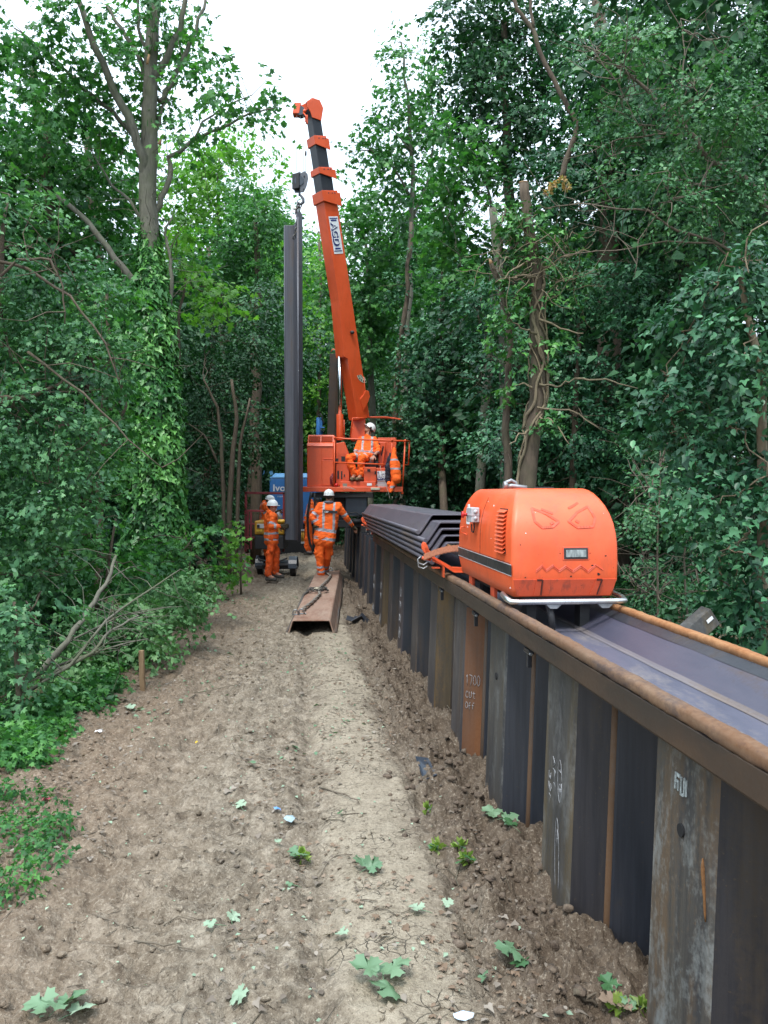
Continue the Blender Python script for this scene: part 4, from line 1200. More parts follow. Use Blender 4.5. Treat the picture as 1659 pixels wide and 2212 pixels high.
def tree(name, label, cat, base, trunks, clumps, leaf, size, shape='quad', bark='brown', cov=3.2, group=None, gap=0.0, sr=0.24, per=16, limbs=(), twig=0, crown='crown', outc=None, droop=0.35, twl=0.8, up=.6):
    r = thing(name, label, cat, base, group)
    mb = MB(); allq = []
    for (P, r0, r1) in list(trunks) + list(limbs):
        allq += limb(mb, P, r0, r1, amp=r0 * 0.25 + .004)
    # twigs reach from the wood into each clump
    if allq:
        for c, rr in clumps:
            cv = Vector(c); near = min(allq, key=lambda q: (q - cv).length)
            k = 2 if (near - cv).length < 3.5 else 0
            for _ in range(k):
                e = cv + Vector((random.gauss(0, rr[0] * .4), random.gauss(0, rr[1] * .4), random.gauss(0, rr[2] * .4)))
                mid = near.lerp(e, .5) + Vector((0, 0, random.uniform(-.1, .2)))
                q = wobble([near, mid, e], 0.03, 3)
                th = min(0.016, 0.006 + 0.003 * (e - near).length)
                mb.tube(q, taper(len(q), th, 0.005), 5, False); allq += q[-3:]
        if twig: twigs(mb, allq, twig, twl)
        mb.build('trunk' if name not in ('bush', 'shrub', 'brushwood_pile') else 'stem', [BK[bark]], r)
    lv = Leaves()
    for i, (c, rr) in enumerate(clumps):
        spray_cloud(lv, c, rr, cov, size, shape, per, sr, gap, outc=outc, seed=i * 3.7, droop=droop, up=up)
    lv.build(crown, LM[leaf], r)
    return r

# ================================================================== LEFT SIDE
gnd = lambda px, Y: Vector(((px - 829.5) / F * Y, Y, gz((px - 829.5) / F * Y, Y, False)))
def gbase(X, Y): return Vector((X, Y, gz(X, Y, False)))

# the tall sycamore with the ivy column
def ivy_column():
    Y = 13.0
    b = gnd(332, Y)
    r = thing('sycamore_tree', 'tall bare limbed sycamore with thick ivy wrapped round its lower trunk', 'tree', b)
    mb = MB(); Q = []
    tr = [b] + pts(Y, (334, 1000), (330, 800), (326, 640), (322, 500), (318, 400), (322, 300), (324, 200), (330, 90), (336, -30), (340, -160))
    q = wobble(tr, 0.012, 3); mb.tube(q, taper(len(q), 0.20, 0.075), 14, True, 0.05); Q += q
    L = [
     ([(318, 400), (312, 345), (275, 250), (235, 170), (190, 60), (150, -60)], .085, .04),
     ([(321, 240), (330, 170), (370, 110), (395, 40), (410, -60)], .07, .03),
     ([(345, 220), (362, 190), (405, 110), (430, 40), (450, -20)], .05, .02),
     ([(326, 300), (345, 265), (350, 230), (365, 215)], .04, .015),
     ([(312, 345), (300, 300), (240, 240), (180, 190), (100, 110), (30, 60)], .05, .012),
     ([(322, 180), (300, 120), (262, 60), (230, 10)], .05, .02),
     ([(330, 470), (348, 430), (368, 380), (366, 340), (420, 300), (480, 275), (540, 245), (600, 232)], .055, .010),
     ([(420, 300), (440, 262), (500, 225), (545, 205)], .02, .008),
     ([(322, 675), (290, 610), (250, 560), (190, 480), (120, 420)], .065, .035),
     ([(364, 672), (372, 600), (366, 540), (356, 505), (372, 470)], .035, .015),
     ([(318, 500), (280, 430), (240, 400), (200, 330)], .03, .012),
     ([(268, 870), (272, 930), (280, 990), (290, 1010)], .02, .012),
     ([(322, 130), (302, 60), (298, 0), (290, -50)], .03, .015),
    ]
    for P, a, c in L:
        k = random.uniform(-.12, .12)
        PP = [at(x, y, Y + k * i) for i, (x, y) in enumerate(P)]
        Q += limb(mb, PP, a, c, 0.014, 3, 7)
    twigs(mb, Q, 170, 0.9, 0.007, 0.4)
    mb.build('trunk', [BK['grey']], r)
    m = MB(); m.tube([at(344, 555 / 1.84 * 0 + 312, Y - .2), at(350, 292, Y - .2)], [0.03, 0.012], 6); m.build('split_wood', [BK['cut']], r); m = MB(); m.tube([at(318, 138, Y - .2), at(322, 118, Y - .2)], [0.02, 0.02], 6); m.build('split_wood', [BK['cut']], r)
    lv = Leaves()
    C = [(40, 60, 90, 70), (120, 140, 90, 60), (200, 60, 70, 50), (240, 160, 60, 55), (160, 30, 60, 40), (290, 60, 50, 50), (60, 190, 90, 60), (190, 220, 70, 40), (270, 230, 40, 35),
         (400, 90, 38, 40), (372, 160, 30, 30), (430, 150, 45, 30), (450, 200, 50, 26), (500, 190, 40, 24), (385, 225, 40, 25), (395, 30, 40, 32), (330, 30, 50, 40), (435, 110, 30, 26),
         (480, 245, 45, 22), (530, 215, 42, 20), (575, 195, 38, 16), (608, 186, 26, 12), (540, 255, 30, 14), (430, 260, 36, 18), (400, 300, 36, 22), (600, 225, 16, 8), (350, 260, 30, 24),
         (100, 260, 90, 60), (220, 290, 60, 50), (300, 140, 40, 36), (470, 152, 20, 12), (350, 100, 26, 26)]
    for i, (x, y, a, c) in enumerate(C):
        cc, rr = E(x, y, Y + random.uniform(-.6, .8), a, c, .8)
        spray_cloud(lv, cc, rr, 1.5 if x > 330 else 1.75, 0.088, 'maple', 11, 0.24, 0.34, seed=i)
    lv.build('crown', LM['maple'], r)
    # ivy sheath
    lv = Leaves(); n = 17000
    z0, z1 = b.z, at(0, 470, Y).z
    zz = z0 + (z1 - z0) * RNG.random(n) ** 1.15
    fr = (zz - z0) / (z1 - z0)
    rad = np.interp(fr, [0, .08, .25, .55, .75, .9, 1], [.58, .52, .46, .42, .33, .2, .11])
    th = RNG.random(n) * 2 * np.pi
    lump = 1 + .30 * fbm(th * 1.2, zz * 1.6, 3) + .25 * fbm(th * 3, zz * 4, 2)
    rr = rad * lump * (0.80 + 0.25 * RNG.random(n))
    ax = np.interp(zz, [p.z for p in tr[:6]], [p.x for p in tr[:6]])
    P = np.stack([ax + rr * np.cos(th), Y + rr * np.sin(th), zz], -1)
    o = np.stack([np.cos(th), np.sin(th), 0 * th], -1)
    D = o * .5 + np.array([0, 0, -1.0]) + RNG.normal(size=(n, 3)) * .45
    Nn = o + np.array([0, 0, .55]) + RNG.normal(size=(n, 3)) * .4
    lv.add(P, D, Nn, 0.078 * np.clip(RNG.normal(1, .35, n), .4, 1.8), 'ivy')
    lv.build('ivy', LM['ivy'], r)
ivy_column()

def Cs(Y, lst, dr=None, jy=0.6):
    return [E(x, y, Y + random.uniform(-jy, jy), a, b, dr) for x, y, a, b in lst]

# near field maples at the left edge, leaf masses from the ground to high up
tree('field_maple_tree', 'bushy small leaved maple filling the left edge beside the track', 'tree', gnd(-40, 8.2),
     [([gnd(-40, 8.2)] + pts(8.2, (-30, 900), (0, 600), (20, 420)), .07, .012), (pts(8.0, (-20, 870), (60, 860), (130, 830)), .035, .015)],
     Cs(8.2, [(40, 520, 110, 110), (120, 640, 110, 110), (30, 740, 110, 110), (170, 760, 90, 80), (60, 900, 110, 90), (170, 930, 90, 90), (30, 1040, 110, 90), (150, 1080, 80, 70), (40, 1180, 100, 80), (-60, 640, 90, 200), (-60, 1000, 90, 200)], .55, .35),
     'hedge', 0.050, 'oval+maple', cov=2.2, gap=.36, sr=0.2, twig=60,
     limbs=[(pts(7.8, (-30, 560), (60, 580), (150, 640), (230, 740), (262, 840)), .018, .006), (pts(7.7, (-20, 620), (40, 560), (110, 560), (135, 620), (140, 700)), .016, .006), (pts(7.7, (60, 760), (180, 850), (280, 950), (350, 1010)), .014, .004), (pts(7.8, (-10, 855), (30, 862), (55, 848)), .022, .014)])
tree('sycamore_tree', 'tall leafy sycamore behind the maple at the upper left corner', 'tree', gnd(120, 15),
     [([gnd(120, 15)] + pts(15, (130, 800), (110, 500), (90, 300), (70, 150)), .17, .06), (pts(15, (110, 620), (180, 560), (130, 520), (60, 400)), .06, .03)],
     Cs(15, [(40, 290, 120, 80), (140, 330, 90, 80), (60, 400, 110, 80), (180, 430, 90, 80), (230, 370, 60, 60), (60, 520, 110, 90), (180, 560, 100, 90), (120, 650, 120, 90), (250, 500, 50, 70), (-40, 380, 90, 200)], 1.0),
     'maple', 0.098, 'maple', 'brown', cov=2.2, gap=.36, sr=0.32)
tree('hazel_tree', 'mid green tree standing left of the ivy covered trunk', 'tree', gnd(205, 10.5),
     [([gnd(205, 10.5)] + pts(10.5, (215, 1000), (235, 800), (230, 620)), .06, .02), (pts(10.5, (215, 1000), (270, 880), (262, 790)), .03, .012)],
     Cs(10.5, [(220, 640, 60, 70), (240, 760, 55, 70), (200, 860, 70, 70), (250, 900, 40, 60), (190, 1010, 80, 70), (90, 980, 80, 80), (230, 1100, 60, 60)], .7),
     'maple', 0.072, 'maple', cov=2.2, gap=.34, sr=.24, twig=40)
tree('bush', 'dense green bush at the foot of the left bank nearest the camera', 'bush', gnd(30, 6.2),
     [([gnd(40, 6.2)] + pts(6.2, (44, 1450), (30, 1300)), .03, .012)],
     Cs(6.3, [(10, 1420, 80, 90), (60, 1310, 90, 70), (0, 1560, 60, 70), (-60, 1500, 60, 120), (60, 1500, 40, 60), (40, 1610, 45, 40)], .35, .2),
     'hedge', 0.05, 'maple+oval', cov=2.4, gap=.33, sr=.15)
tree('bush', 'shaded dark leafed bush in the hollow behind the cut branches', 'bush', gnd(210, 9.0),
     [([gnd(210, 9.3)] + pts(9.2, (230, 1250), (250, 1120)), .03, .012)],
     Cs(9.4, [(140, 1180, 110, 60), (230, 1240, 100, 60), (60, 1270, 90, 60), (330, 1230, 60, 40)], .5),
     'maple', 0.07, 'maple', cov=2.2, gap=.36, sr=.2)
def brush():
    b = gpt(330, 1400)
    r = thing('cut_branches', 'heap of freshly cut leafy branches lying beside the track', 'cut branches', b)
    mb = MB(); Q = []
    for P, a, c in (([(40, 1478, 6.9), (90, 1450, 6.9), (150, 1380, 7.0), (190, 1320, 7.2), (230, 1260, 7.4), (250, 1200, 7.6)], .034, .014),
                    ([(90, 1470, 6.9), (130, 1445, 6.9), (200, 1410, 7.0), (240, 1360, 7.2), (300, 1330, 7.4)], .02, .008),
                    ([(60, 1495, 6.8), (150, 1440, 6.9), (230, 1340, 7.2), (330, 1270, 7.6), (390, 1230, 7.9)], .016, .006),
                    ([(120, 1440, 7.0), (230, 1400, 7.1), (320, 1380, 7.3)], .012, .005),
                    ([(160, 1380, 7.2), (260, 1330, 7.4), (370, 1310, 7.6)], .010, .004)):
        Q += limb(mb, [at(*p) for p in P], a, c, .006, 3, 7)
    twigs(mb, Q, 70, .5, .005, .1)
    mb.build('stems', [BK['grey']], r)
    lv = Leaves()
    for i, (x, y, Y, a, b_) in enumerate([(120, 1450, 7.6, 70, 40), (200, 1440, 8.0, 60, 36), (250, 1400, 8.2, 60, 36), (320, 1370, 8.4, 60, 36), (360, 1330, 8.8, 50, 34), (410, 1300, 9.4, 46, 30), (370, 1270, 9.2, 60, 36), (280, 1320, 8.6, 70, 40), (190, 1340, 8.3, 70, 40), (450, 1280, 10.5, 36, 24), (485, 1265, 12, 28, 18), (330, 1400, 8.0, 30, 18), (230, 1480, 7.4, 40, 18), (150, 1500, 7.0, 50, 26), (420, 1240, 11, 46, 28), (505, 1250, 13, 22, 14), (110, 1400, 7.8, 80, 46), (90, 1550, 6.4, 40, 24), (60, 1500, 6.8, 60, 40)]):
        cc, rr = E(x, y, Y, a, b_, .3)
        spray_cloud(lv, cc, rr, 2.6, 0.052, 'maple+oval', 14, .15, .36, seed=i, droop=.7)
    lv.build('leaves', LM['cut'], r)
brush()

# the dark hollow between the ivy trunk and the crane
tree('yew_tree', 'dark fine leaved yew with bare inner stems left of the crane', 'tree', gnd(480, 19),
     [([gnd(492, 18)] + pts(18, (500, 1000), (512, 900), (500, 820)), .07, .03), ([gnd(486, 18)] + pts(18, (480, 980), (470, 880), (440, 820)), .05, .02), ([gnd(505, 18)] + pts(18, (520, 960), (540, 860)), .05, .02), (pts(18, (470, 1000), (440, 940), (400, 910)), .03, .012)],
     Cs(19.4, [(430, 740, 60, 50), (500, 720, 60, 50), (560, 760, 50, 60), (450, 830, 70, 60), (540, 860, 60, 60), (420, 920, 60, 70), (565, 930, 38, 50), (500, 960, 55, 50), (430, 1030, 60, 60), (485, 1070, 45, 42), (410, 1130, 60, 50), (570, 660, 40, 40)], 1.1),
     'dark', 0.085, 'quad', cov=2.6, gap=.30, sr=.3, twig=80)
tree('ivy_clad_tree', 'ivy smothered tree with drooping crown behind the hanging sheet pile', 'tree', gnd(552, 23),
     [([gnd(552, 23)] + pts(23, (556, 900), (553, 700), (556, 560), (552, 480)), .17, .06), (pts(23, (500, 660), (540, 655), (552, 640)), .03, .02)],
     Cs(23, [(560, 470, 55, 40), (520, 520, 60, 40), (590, 520, 36, 50), (450, 540, 60, 40), (590, 600, 30, 50), (500, 590, 50, 30), (420, 600, 50, 30), (570, 700, 40, 40), (590, 440, 28, 24), (530, 430, 40, 26)], 1.2),
     'maple', 0.10, 'maple+oval', cov=2.9, gap=.26, sr=.36)
tree('young_maple_tree', 'bright yellow green maple rising behind the ivy clad tree', 'tree', gnd(470, 27),
     [([gnd(470, 27)] + pts(27, (480, 800), (470, 500), (475, 330)), .12, .03)],
     Cs(26.5, [(480, 330, 50, 32), (440, 390, 60, 40), (510, 390, 50, 45), (540, 330, 22, 32), (400, 440, 60, 40), (470, 460, 70, 40), (560, 450, 50, 40), (395, 350, 40, 40), (540, 300, 14, 22), (600, 360, 22, 16), (480, 290, 20, 18), (430, 340, 30, 24), (600, 470, 24, 40), (400, 500, 50, 40)], 1.5),
     'bright', 0.125, 'maple', 'grey', cov=2.2, gap=.32, sr=.45, twig=30, twl=1.2)
tree('sycamore_tree', 'leafy sycamore low branch reaching right across the dark hollow', 'tree', gnd(360, 15.5),
     [([gnd(385, 15.5)] + pts(15.5, (380, 900), (385, 700), (400, 600)), .05, .02)],
     Cs(15.5, [(440, 620, 50, 28), (490, 640, 40, 22), (400, 660, 45, 30), (450, 690, 50, 18), (400, 560, 40, 30), (395, 500, 30, 36)], .8),
     'bright', 0.10, 'maple', cov=1.7, gap=.34, sr=.28)
tree('bush', 'low leafy shrub at the left edge of the path near the workers', 'bush', gnd(525, 15),
     [([gnd(520, 15)] + pts(15, (522, 1180), (520, 1140)), .02, .008)],
     Cs(15, [(512, 1200, 18, 34), (495, 1235, 30, 22), (520, 1155, 9, 18)], .5, .2), 'bright', 0.08, 'maple', cov=1.8, gap=.3, sr=.2)
tree('bush', 'green undergrowth shrub below the ivy covered trunk', 'bush', gnd(400, 11.5),
     [([gnd(400, 11.5)] + pts(11.5, (410, 1190), (400, 1150)), .02, .008)],
     Cs(11.5, [(300, 1190, 50, 40), (380, 1200, 50, 35), (450, 1220, 45, 35), (430, 1160, 40, 30), (330, 1240, 50, 30)], .5, .4), 'maple', 0.075, 'maple', cov=2.0, gap=.34, sr=.2)
tree('distant_tree', 'pale green far off tree glimpsed between the pile and the boom', 'tree', gnd(690, 38),
     [([gnd(690, 38)] + pts(38, (690, 800), (688, 500)), .14, .05)],
     Cs(38, [(660, 620, 40, 50), (700, 560, 50, 50), (640, 700, 30, 50), (690, 720, 40, 60), (600, 780, 30, 60), (640, 820, 40, 50), (690, 860, 40, 60), (620, 920, 30, 50), (600, 560, 30, 60), (660, 980, 40, 60)], 2.0),
     'bright', 0.20, 'quad', cov=1.8, gap=.26, sr=.6)

# ================================================================== RIGHT SIDE
tree('tall_sycamore_tree', 'slim pale sycamore standing against the sky right of the boom', 'tree', gnd(880, 24),
     [([gnd(868, 24)] + pts(24, (872, 900), (880, 700), (888, 500), (890, 330), (880, 200), (866, 90)), .13, .025)],
     Cs(24, [(850, 95, 26, 34), (858, 150, 40, 34), (885, 195, 50, 36), (915, 250, 50, 40), (870, 260, 45, 36), (820, 265, 36, 18), (790, 262, 20, 10), (840, 305, 45, 26), (800, 330, 40, 18), (750, 335, 24, 12), (775, 345, 20, 9), (850, 360, 50, 26), (900, 330, 50, 40), (930, 180, 30, 40), (920, 110, 28, 26), (945, 90, 20, 22), (880, 400, 55, 40), (925, 290, 30, 40), (830, 395, 30, 20), (835, 120, 14, 12)], 1.1),
     'maple', 0.115, 'maple', 'grey', cov=1.7, gap=.33, sr=.42, twig=40, twl=1.2,
     limbs=[(pts(24, (888, 430), (850, 360), (800, 325), (770, 325)), .04, .01), (pts(24, (890, 330), (850, 280), (830, 262)), .03, .01), (pts(24, (888, 480), (920, 400), (940, 300), (930, 200)), .04, .012)])
tree('sycamore_tree', 'broad mid green sycamore crown just right of the crane boom', 'tree', gnd(820, 27),
     [([gnd(800, 27)] + pts(27, (805, 900), (800, 700), (790, 520)), .14, .05)],
     Cs(27, [(770, 430, 40, 30), (810, 470, 50, 40), (750, 500, 34, 40), (790, 560, 50, 50), (850, 540, 50, 50), (770, 640, 40, 60), (840, 650, 50, 60), (720, 600, 26, 60), (900, 470, 50, 50), (900, 600, 40, 60), (790, 740, 50, 60)], 1.6),
     'maple', 0.135, 'maple', 'grey', cov=2.8, gap=.28, sr=.48, twig=24)
tree('ivy_clad_tree', 'slender tree with ivy on its trunk behind the crane operator', 'tree', gnd(858, 21),
     [([gnd(858, 21)] + pts(21, (856, 900), (862, 760), (876, 640), (882, 570), (888, 480)), .085, .04)],
     Cs(21, [(868, 690, 14, 60), (862, 800, 12, 50), (880, 590, 16, 40), (845, 620, 26, 26), (900, 560, 30, 24)], .25, .1),
     'ivydeep', 0.09, 'quad', 'brown', cov=1.1, sr=.2)
tree('sycamore_tree', 'shaded sycamore with big leaves above the stack of piles', 'tree', gnd(960, 20),
     [([gnd(960, 17)] + pts(20, (955, 900), (950, 700), (960, 500)), .10, .04)],
     Cs(20, [(930, 760, 60, 50), (990, 700, 60, 60), (900, 840, 50, 50), (960, 860, 60, 60), (1020, 800, 60, 60), (880, 920, 40, 50), (940, 960, 60, 50), (1010, 930, 60, 60), (900, 1020, 50, 40), (980, 1040, 60, 50), (1060, 1000, 50, 70), (1010, 620, 50, 60), (960, 560, 40, 60)], 1.0),
     'ivydeep', 0.095, 'maple', cov=2.9, gap=.26, sr=.3, twig=50)
tree('lime_tree', 'large leaved pale tree below the dark ivy mass at upper right centre', 'tree', gnd(1010, 15),
     [([gnd(1020, 15)] + pts(15, (1050, 800), (1068, 600), (1072, 480)), .10, .06), (pts(15, (1072, 480), (1050, 400), (1030, 350)), .03, .015)],
     Cs(15, [(990, 350, 60, 40), (1040, 320, 50, 36), (1020, 420, 70, 46), (960, 430, 50, 50), (1000, 500, 60, 40), (950, 520, 40, 40), (970, 280, 36, 30), (1000, 600, 50, 40)], .9),
     'maple', 0.10, 'maple', 'grey', cov=2.5, gap=.30, sr=.34, twig=30)
tree('sycamore_tree', 'overhanging dark sycamore at the top edge right of the sky gap', 'tree', gnd(1130, 16.5),
     [([gnd(1130, 16.5)] + pts(16.5, (1125, 800), (1110, 500), (1090, 250), (1090, 50)), .16, .06)],
     Cs(16.5, [(1010, 20, 60, 50), (1060, 80, 70, 60), (1120, 30, 80, 60), (1010, 110, 50, 40), (1060, 180, 60, 60), (1130, 140, 60, 70), (1000, 200, 40, 40), (1020, 250, 50, 40), (1110, 260, 60, 60), (970, 30, 30, 30), (1180, 60, 50, 80), (1190, 220, 50, 70), (1060, 330, 50, 40)], 1.1),
     'dark', 0.10, 'oval+maple', 'brown', cov=2.8, gap=.30, sr=.34)
tree('ivy_clad_tree', 'towering dark ivy smothered tree behind the curved bare branch', 'tree', gnd(1330, 14.5),
     [([gnd(1330, 14.5)] + pts(14.5, (1320, 700), (1310, 300), (1290, 0)), .26, .1), (pts(12.5, (1100, -40), (1115, 20), (1150, 60), (1165, 110), (1210, 200), (1240, 250), (1243, 290), (1225, 340), (1212, 388)), .028, .045), (pts(12.5, (1140, -30), (1146, 20), (1152, 62)), .02, .025)],
     Cs(14.5, [(1230, 60, 80, 70), (1320, 40, 90, 80), (1420, 60, 90, 80), (1520, 40, 90, 80), (1620, 80, 80, 90), (1250, 180, 80, 80), (1350, 170, 90, 80), (1460, 180, 90, 90), (1580, 200, 90, 90), (1240, 310, 80, 80), (1340, 330, 90, 90), (1450, 340, 90, 90), (1560, 350, 90, 90), (1180, 400, 70, 70), (1280, 450, 80, 80), (1400, 480, 90, 80), (1520, 500, 90, 90), (1640, 480, 70, 120)], 1.3),
     'ivydeep', 0.078, 'oval+ivy', 'brown', cov=2.7, gap=.28, sr=.28)
tree('hawthorn_tree', 'hawthorn with long pale arching branches reaching in from the right', 'tree', gnd(1800, 9.5),
     [([gnd(1800, 9.5)] + pts(9.5, (1780, 800), (1720, 560), (1659, 440), (1600, 385), (1540, 350), (1480, 280), (1400, 200), (1340, 150), (1290, 110)), .07, .008),
      (pts(9.5, (1480, 290), (1420, 290), (1340, 300), (1290, 320)), .015, .005), (pts(9.3, (1700, 600), (1600, 560), (1540, 520), (1460, 500), (1400, 455), (1330, 450), (1250, 440), (1180, 450)), .022, .005),
      (pts(9.3, (1600, 570), (1540, 525), (1440, 522), (1330, 540), (1220, 550)), .014, .004), (pts(9.4, (1476, 280), (1470, 200), (1480, 110), (1470, 40)), .012, .005), (pts(9.2, (1540, 350), (1500, 420), (1440, 430), (1380, 520), (1370, 600)), .012, .004)],
     Cs(9.5, [(1300, 120, 60, 40), (1380, 100, 60, 50), (1350, 190, 60, 40), (1430, 230, 60, 40), (1500, 200, 60, 50), (1300, 250, 50, 36), (1390, 280, 60, 36), (1480, 330, 70, 40), (1560, 290, 70, 50), (1620, 230, 60, 50), (1430, 390, 60, 36), (1540, 410, 70, 46), (1620, 380, 60, 60), (1340, 380, 50, 30), (1590, 100, 50, 60), (1460, 460, 60, 40), (1560, 500, 60, 50), (1640, 560, 50, 60)], .5),
     'hedge', 0.046, 'oval+maple', 'twig', cov=2.0, gap=.35, sr=.19, twig=160, per=14, twl=.7)
# pollarded trunk wrapped in ivy stems
def pollard():
    Y = 10.6; b = gnd(1140, Y)
    r = thing('pollarded_tree', 'cut topped trunk wound with pale twisting ivy stems behind the power pack', 'tree', b)
    mb = MB(); T = [b] + pts(Y, (1138, 1050), (1146, 960), (1160, 860), (1162, 740), (1160, 620), (1150, 540), (1140, 470), (1131, 395))
    Q = wobble(T, .008, 3); mb.tube(Q, taper(len(Q), .125, .060), 14, True, .06)
    mb.build('trunk', [BK['brown']], r)
    m = MB(); m.cyl(T[-1] + Vector((0, 0, -.004)), T[-1] + Vector((0, 0, .006)), .060, 14); m.build('cut_top', [BK['cut']], r)
    m = MB(); R0 = random.Random(4)
    for k in range(7):
        th = k * .6 + R0.uniform(-.3, .3) + math.pi; w_ = R0.uniform(.5, 1.9) * R0.choice((-1, 1)); P = []
        lo = R0.uniform(0, .35); hi = R0.uniform(.6, 1.0) * .78
        for i in range(34):
            f = lo + (hi - lo) * i / 33; idx = f * (len(Q) - 1); a = int(idx); p = Q[a].lerp(Q[min(a + 1, len(Q) - 1)], idx - a)
            rr = .125 + (.060 - .125) * f + .012 + .018 * math.sin(i * .9 + k) ** 2
            an = th + w_ * math.sin(i * .22 + k) + .25 * math.sin(i * .8 + 2 * k) 
            P.append(p + Vector((rr * math.cos(an), rr * math.sin(an), 0)))
        m.tube(P, taper(34, R0.uniform(.013, .026), R0.uniform(.006, .012)), 7, True, .1)
    # broken stubs and looping tendrils
    random.seed(21)
    for x, y, X2, Y2 in ((1150, 838, 1110, 835), (1165, 830, 1240, 818), (1240, 818, 1380, 840), (1160, 600, 1090, 600), (1150, 560, 1070, 610), (1170, 580, 1290, 540), (1160, 720, 1105, 690), (1165, 900, 1230, 960), (1140, 930, 1100, 960), (1165, 690, 1260, 720), (1150, 640, 1210, 520), (1160, 880, 1300, 930)):
        a = at(x, y, Y - .12); e = at(X2, Y2, Y - random.uniform(.1, .6)); mid = a.lerp(e, .5) + Vector((0, 0, random.uniform(-.1, .12)))
        m.tube(wobble([a, mid, e], .02, 4), taper(9, .016, .006), 6, True)
    for _ in range(90):
        c = at(random.uniform(1060, 1250), random.gauss(560, 45), Y + random.uniform(-.5, .3)); P = [c]; d = Vector((random.gauss(0, 1), random.gauss(0, .6), random.gauss(0, .7))).normalized()
        for i in range(7):
            d = (d + Vector((random.gauss(0, .35), random.gauss(0, .3), random.gauss(0, .35)))).normalized(); P.append(P[-1] + d * .07)
        m.tube(P, taper(8, .006, .003), 4, False)
    m.build('ivy_stems', [BK['vine']], r)
    lv = Leaves()
    for i, (x, y, a, c_) in enumerate([(1150, 500, 50, 40), (1110, 480, 36, 40), (1200, 480, 50, 40), (1230, 540, 40, 30), (1180, 440, 40, 30), (1120, 560, 30, 20), (1110, 680, 24, 40), (1200, 640, 40, 30), (1200, 740, 30, 30), (1110, 760, 20, 30), (1240, 600, 40, 30), (1180, 900, 24, 30), (1220, 420, 30, 26), (1075, 520, 30, 40), (1085, 620, 26, 40), (1080, 720, 24, 50), (1100, 860, 24, 40), (1170, 560, 40, 36), (1150, 640, 26, 26), (1160, 780, 20, 24), (1060, 440, 30, 24)]):
        cc, rr = E(x, y, Y + random.uniform(-.2, .3), a, c_, .3); spray_cloud(lv, cc, rr, 1.7, .06, 'ivy', 10, .13, .33, seed=i)
    lv.build('crown', LM['ivy'], r)
    s = thing('ivy_clad_tree', 'slimmer broken topped trunk leaning just left of the cut topped one', 'tree', gnd(1100, Y + .3))
    mb = MB(); T = [gnd(1105, Y + .3)] + pts(Y + .3, (1098, 1000), (1092, 930), (1098, 840), (1102, 760), (1098, 680), (1082, 620), (1062, 570))
    Q = limb(mb, T, .058, .035, .008, 3, 10); limb(mb, pts(Y + .2, (1082, 620), (1075, 560), (1085, 480), (1090, 440)), .02, .012); twigs(mb, Q, 50, .4, .006)
    mb.build('trunk', [BK['brown']], s)
    m = MB(); m.tube([Q[-1], Q[-1] + Vector((-.03, 0, .07))], [.035, .006], 6); m.build('splintered_top', [BK['cut']], s)
    s2 = thing('cut_tree_trunk', 'grey trunk sawn off high up to the left of the cut topped trunk', 'tree', gnd(1080, 13))
    mb = MB(); limb(mb, [gnd(1086, 13)] + pts(13, (1090, 800), (1076, 560), (1064, 450)), .07, .06, .01, 3, 12); mb.build('trunk', [BK['grey']], s2)
    # seed bunch
    r3 = thing('seed_cluster', 'dry orange brown bunch of sycamore keys beside the cut top', 'seed cluster', at(1205, 395, Y - .3)); lv = Leaves()
    for x, y in ((1215, 390), (1195, 400), (1185, 415), (1225, 405)):
        n = 26; c = np.array(at(x, y, Y - .3)); o = unit(RNG.normal(size=(n, 3))); lv.add(c + o * .02, o, RNG.normal(size=(n, 3)), np.full(n, .055), 'quad')
    lv.build('winged_seeds', leafmat('dry_seed_wings', [(.35, .16, .06), (.45, .28, .12), (.5, .42, .2)], .6, .3), r3)
pollard()
tree('understorey_tree', 'dense mixed foliage filling the space behind the power pack', 'tree', gnd(1230, 13),
     [([gnd(1230, 13)] + pts(13, (1240, 900), (1250, 700)), .07, .03)],
     Cs(13, [(1080, 760, 60, 70), (1120, 880, 60, 70), (1200, 800, 70, 80), (1290, 720, 80, 80), (1230, 920, 80, 70), (1320, 850, 80, 80), (1080, 950, 60, 60), (1180, 1000, 70, 60), (1300, 980, 80, 70), (1260, 620, 80, 60), (1350, 620, 70, 70), (1050, 660, 50, 50), (1060, 860, 40, 60)], .9),
     'ivydeep', 0.066, 'oval+ivy', cov=2.9, gap=.26, sr=.24, twig=70)
tree('ivy_thicket', 'big glossy ivy thicket hanging over the wall at the right edge', 'ivy', gnd(1640, 5.9),
     [([gnd(1660, 6.2)] + pts(6.2, (1650, 1100), (1640, 800), (1600, 600)), .06, .02)],
     [E(x, y, 6.5 - max(0, (x - 1400)) / 260 * .35 + random.uniform(-.2, .2), a, b, .38) for x, y, a, b in [(1560, 620, 90, 50), (1640, 560, 60, 60), (1500, 690, 80, 50), (1600, 720, 90, 70), (1460, 790, 70, 50), (1540, 830, 90, 60), (1640, 830, 60, 80), (1430, 880, 50, 50), (1500, 930, 80, 60), (1600, 950, 80, 80), (1460, 1010, 60, 50), (1550, 1060, 80, 70), (1640, 1070, 60, 90), (1560, 1180, 60, 70), (1630, 1220, 60, 70), (1570, 1290, 50, 50), (1630, 1330, 50, 60), (1590, 1370, 50, 40), (1720, 900, 60, 300), (1650, 1430, 40, 50)]],
     'ivydeep', 0.060, 'ivy+oval', 'vine', cov=3.0, gap=.27, sr=.15, per=12, crown='leaves', droop=.6, up=.45)
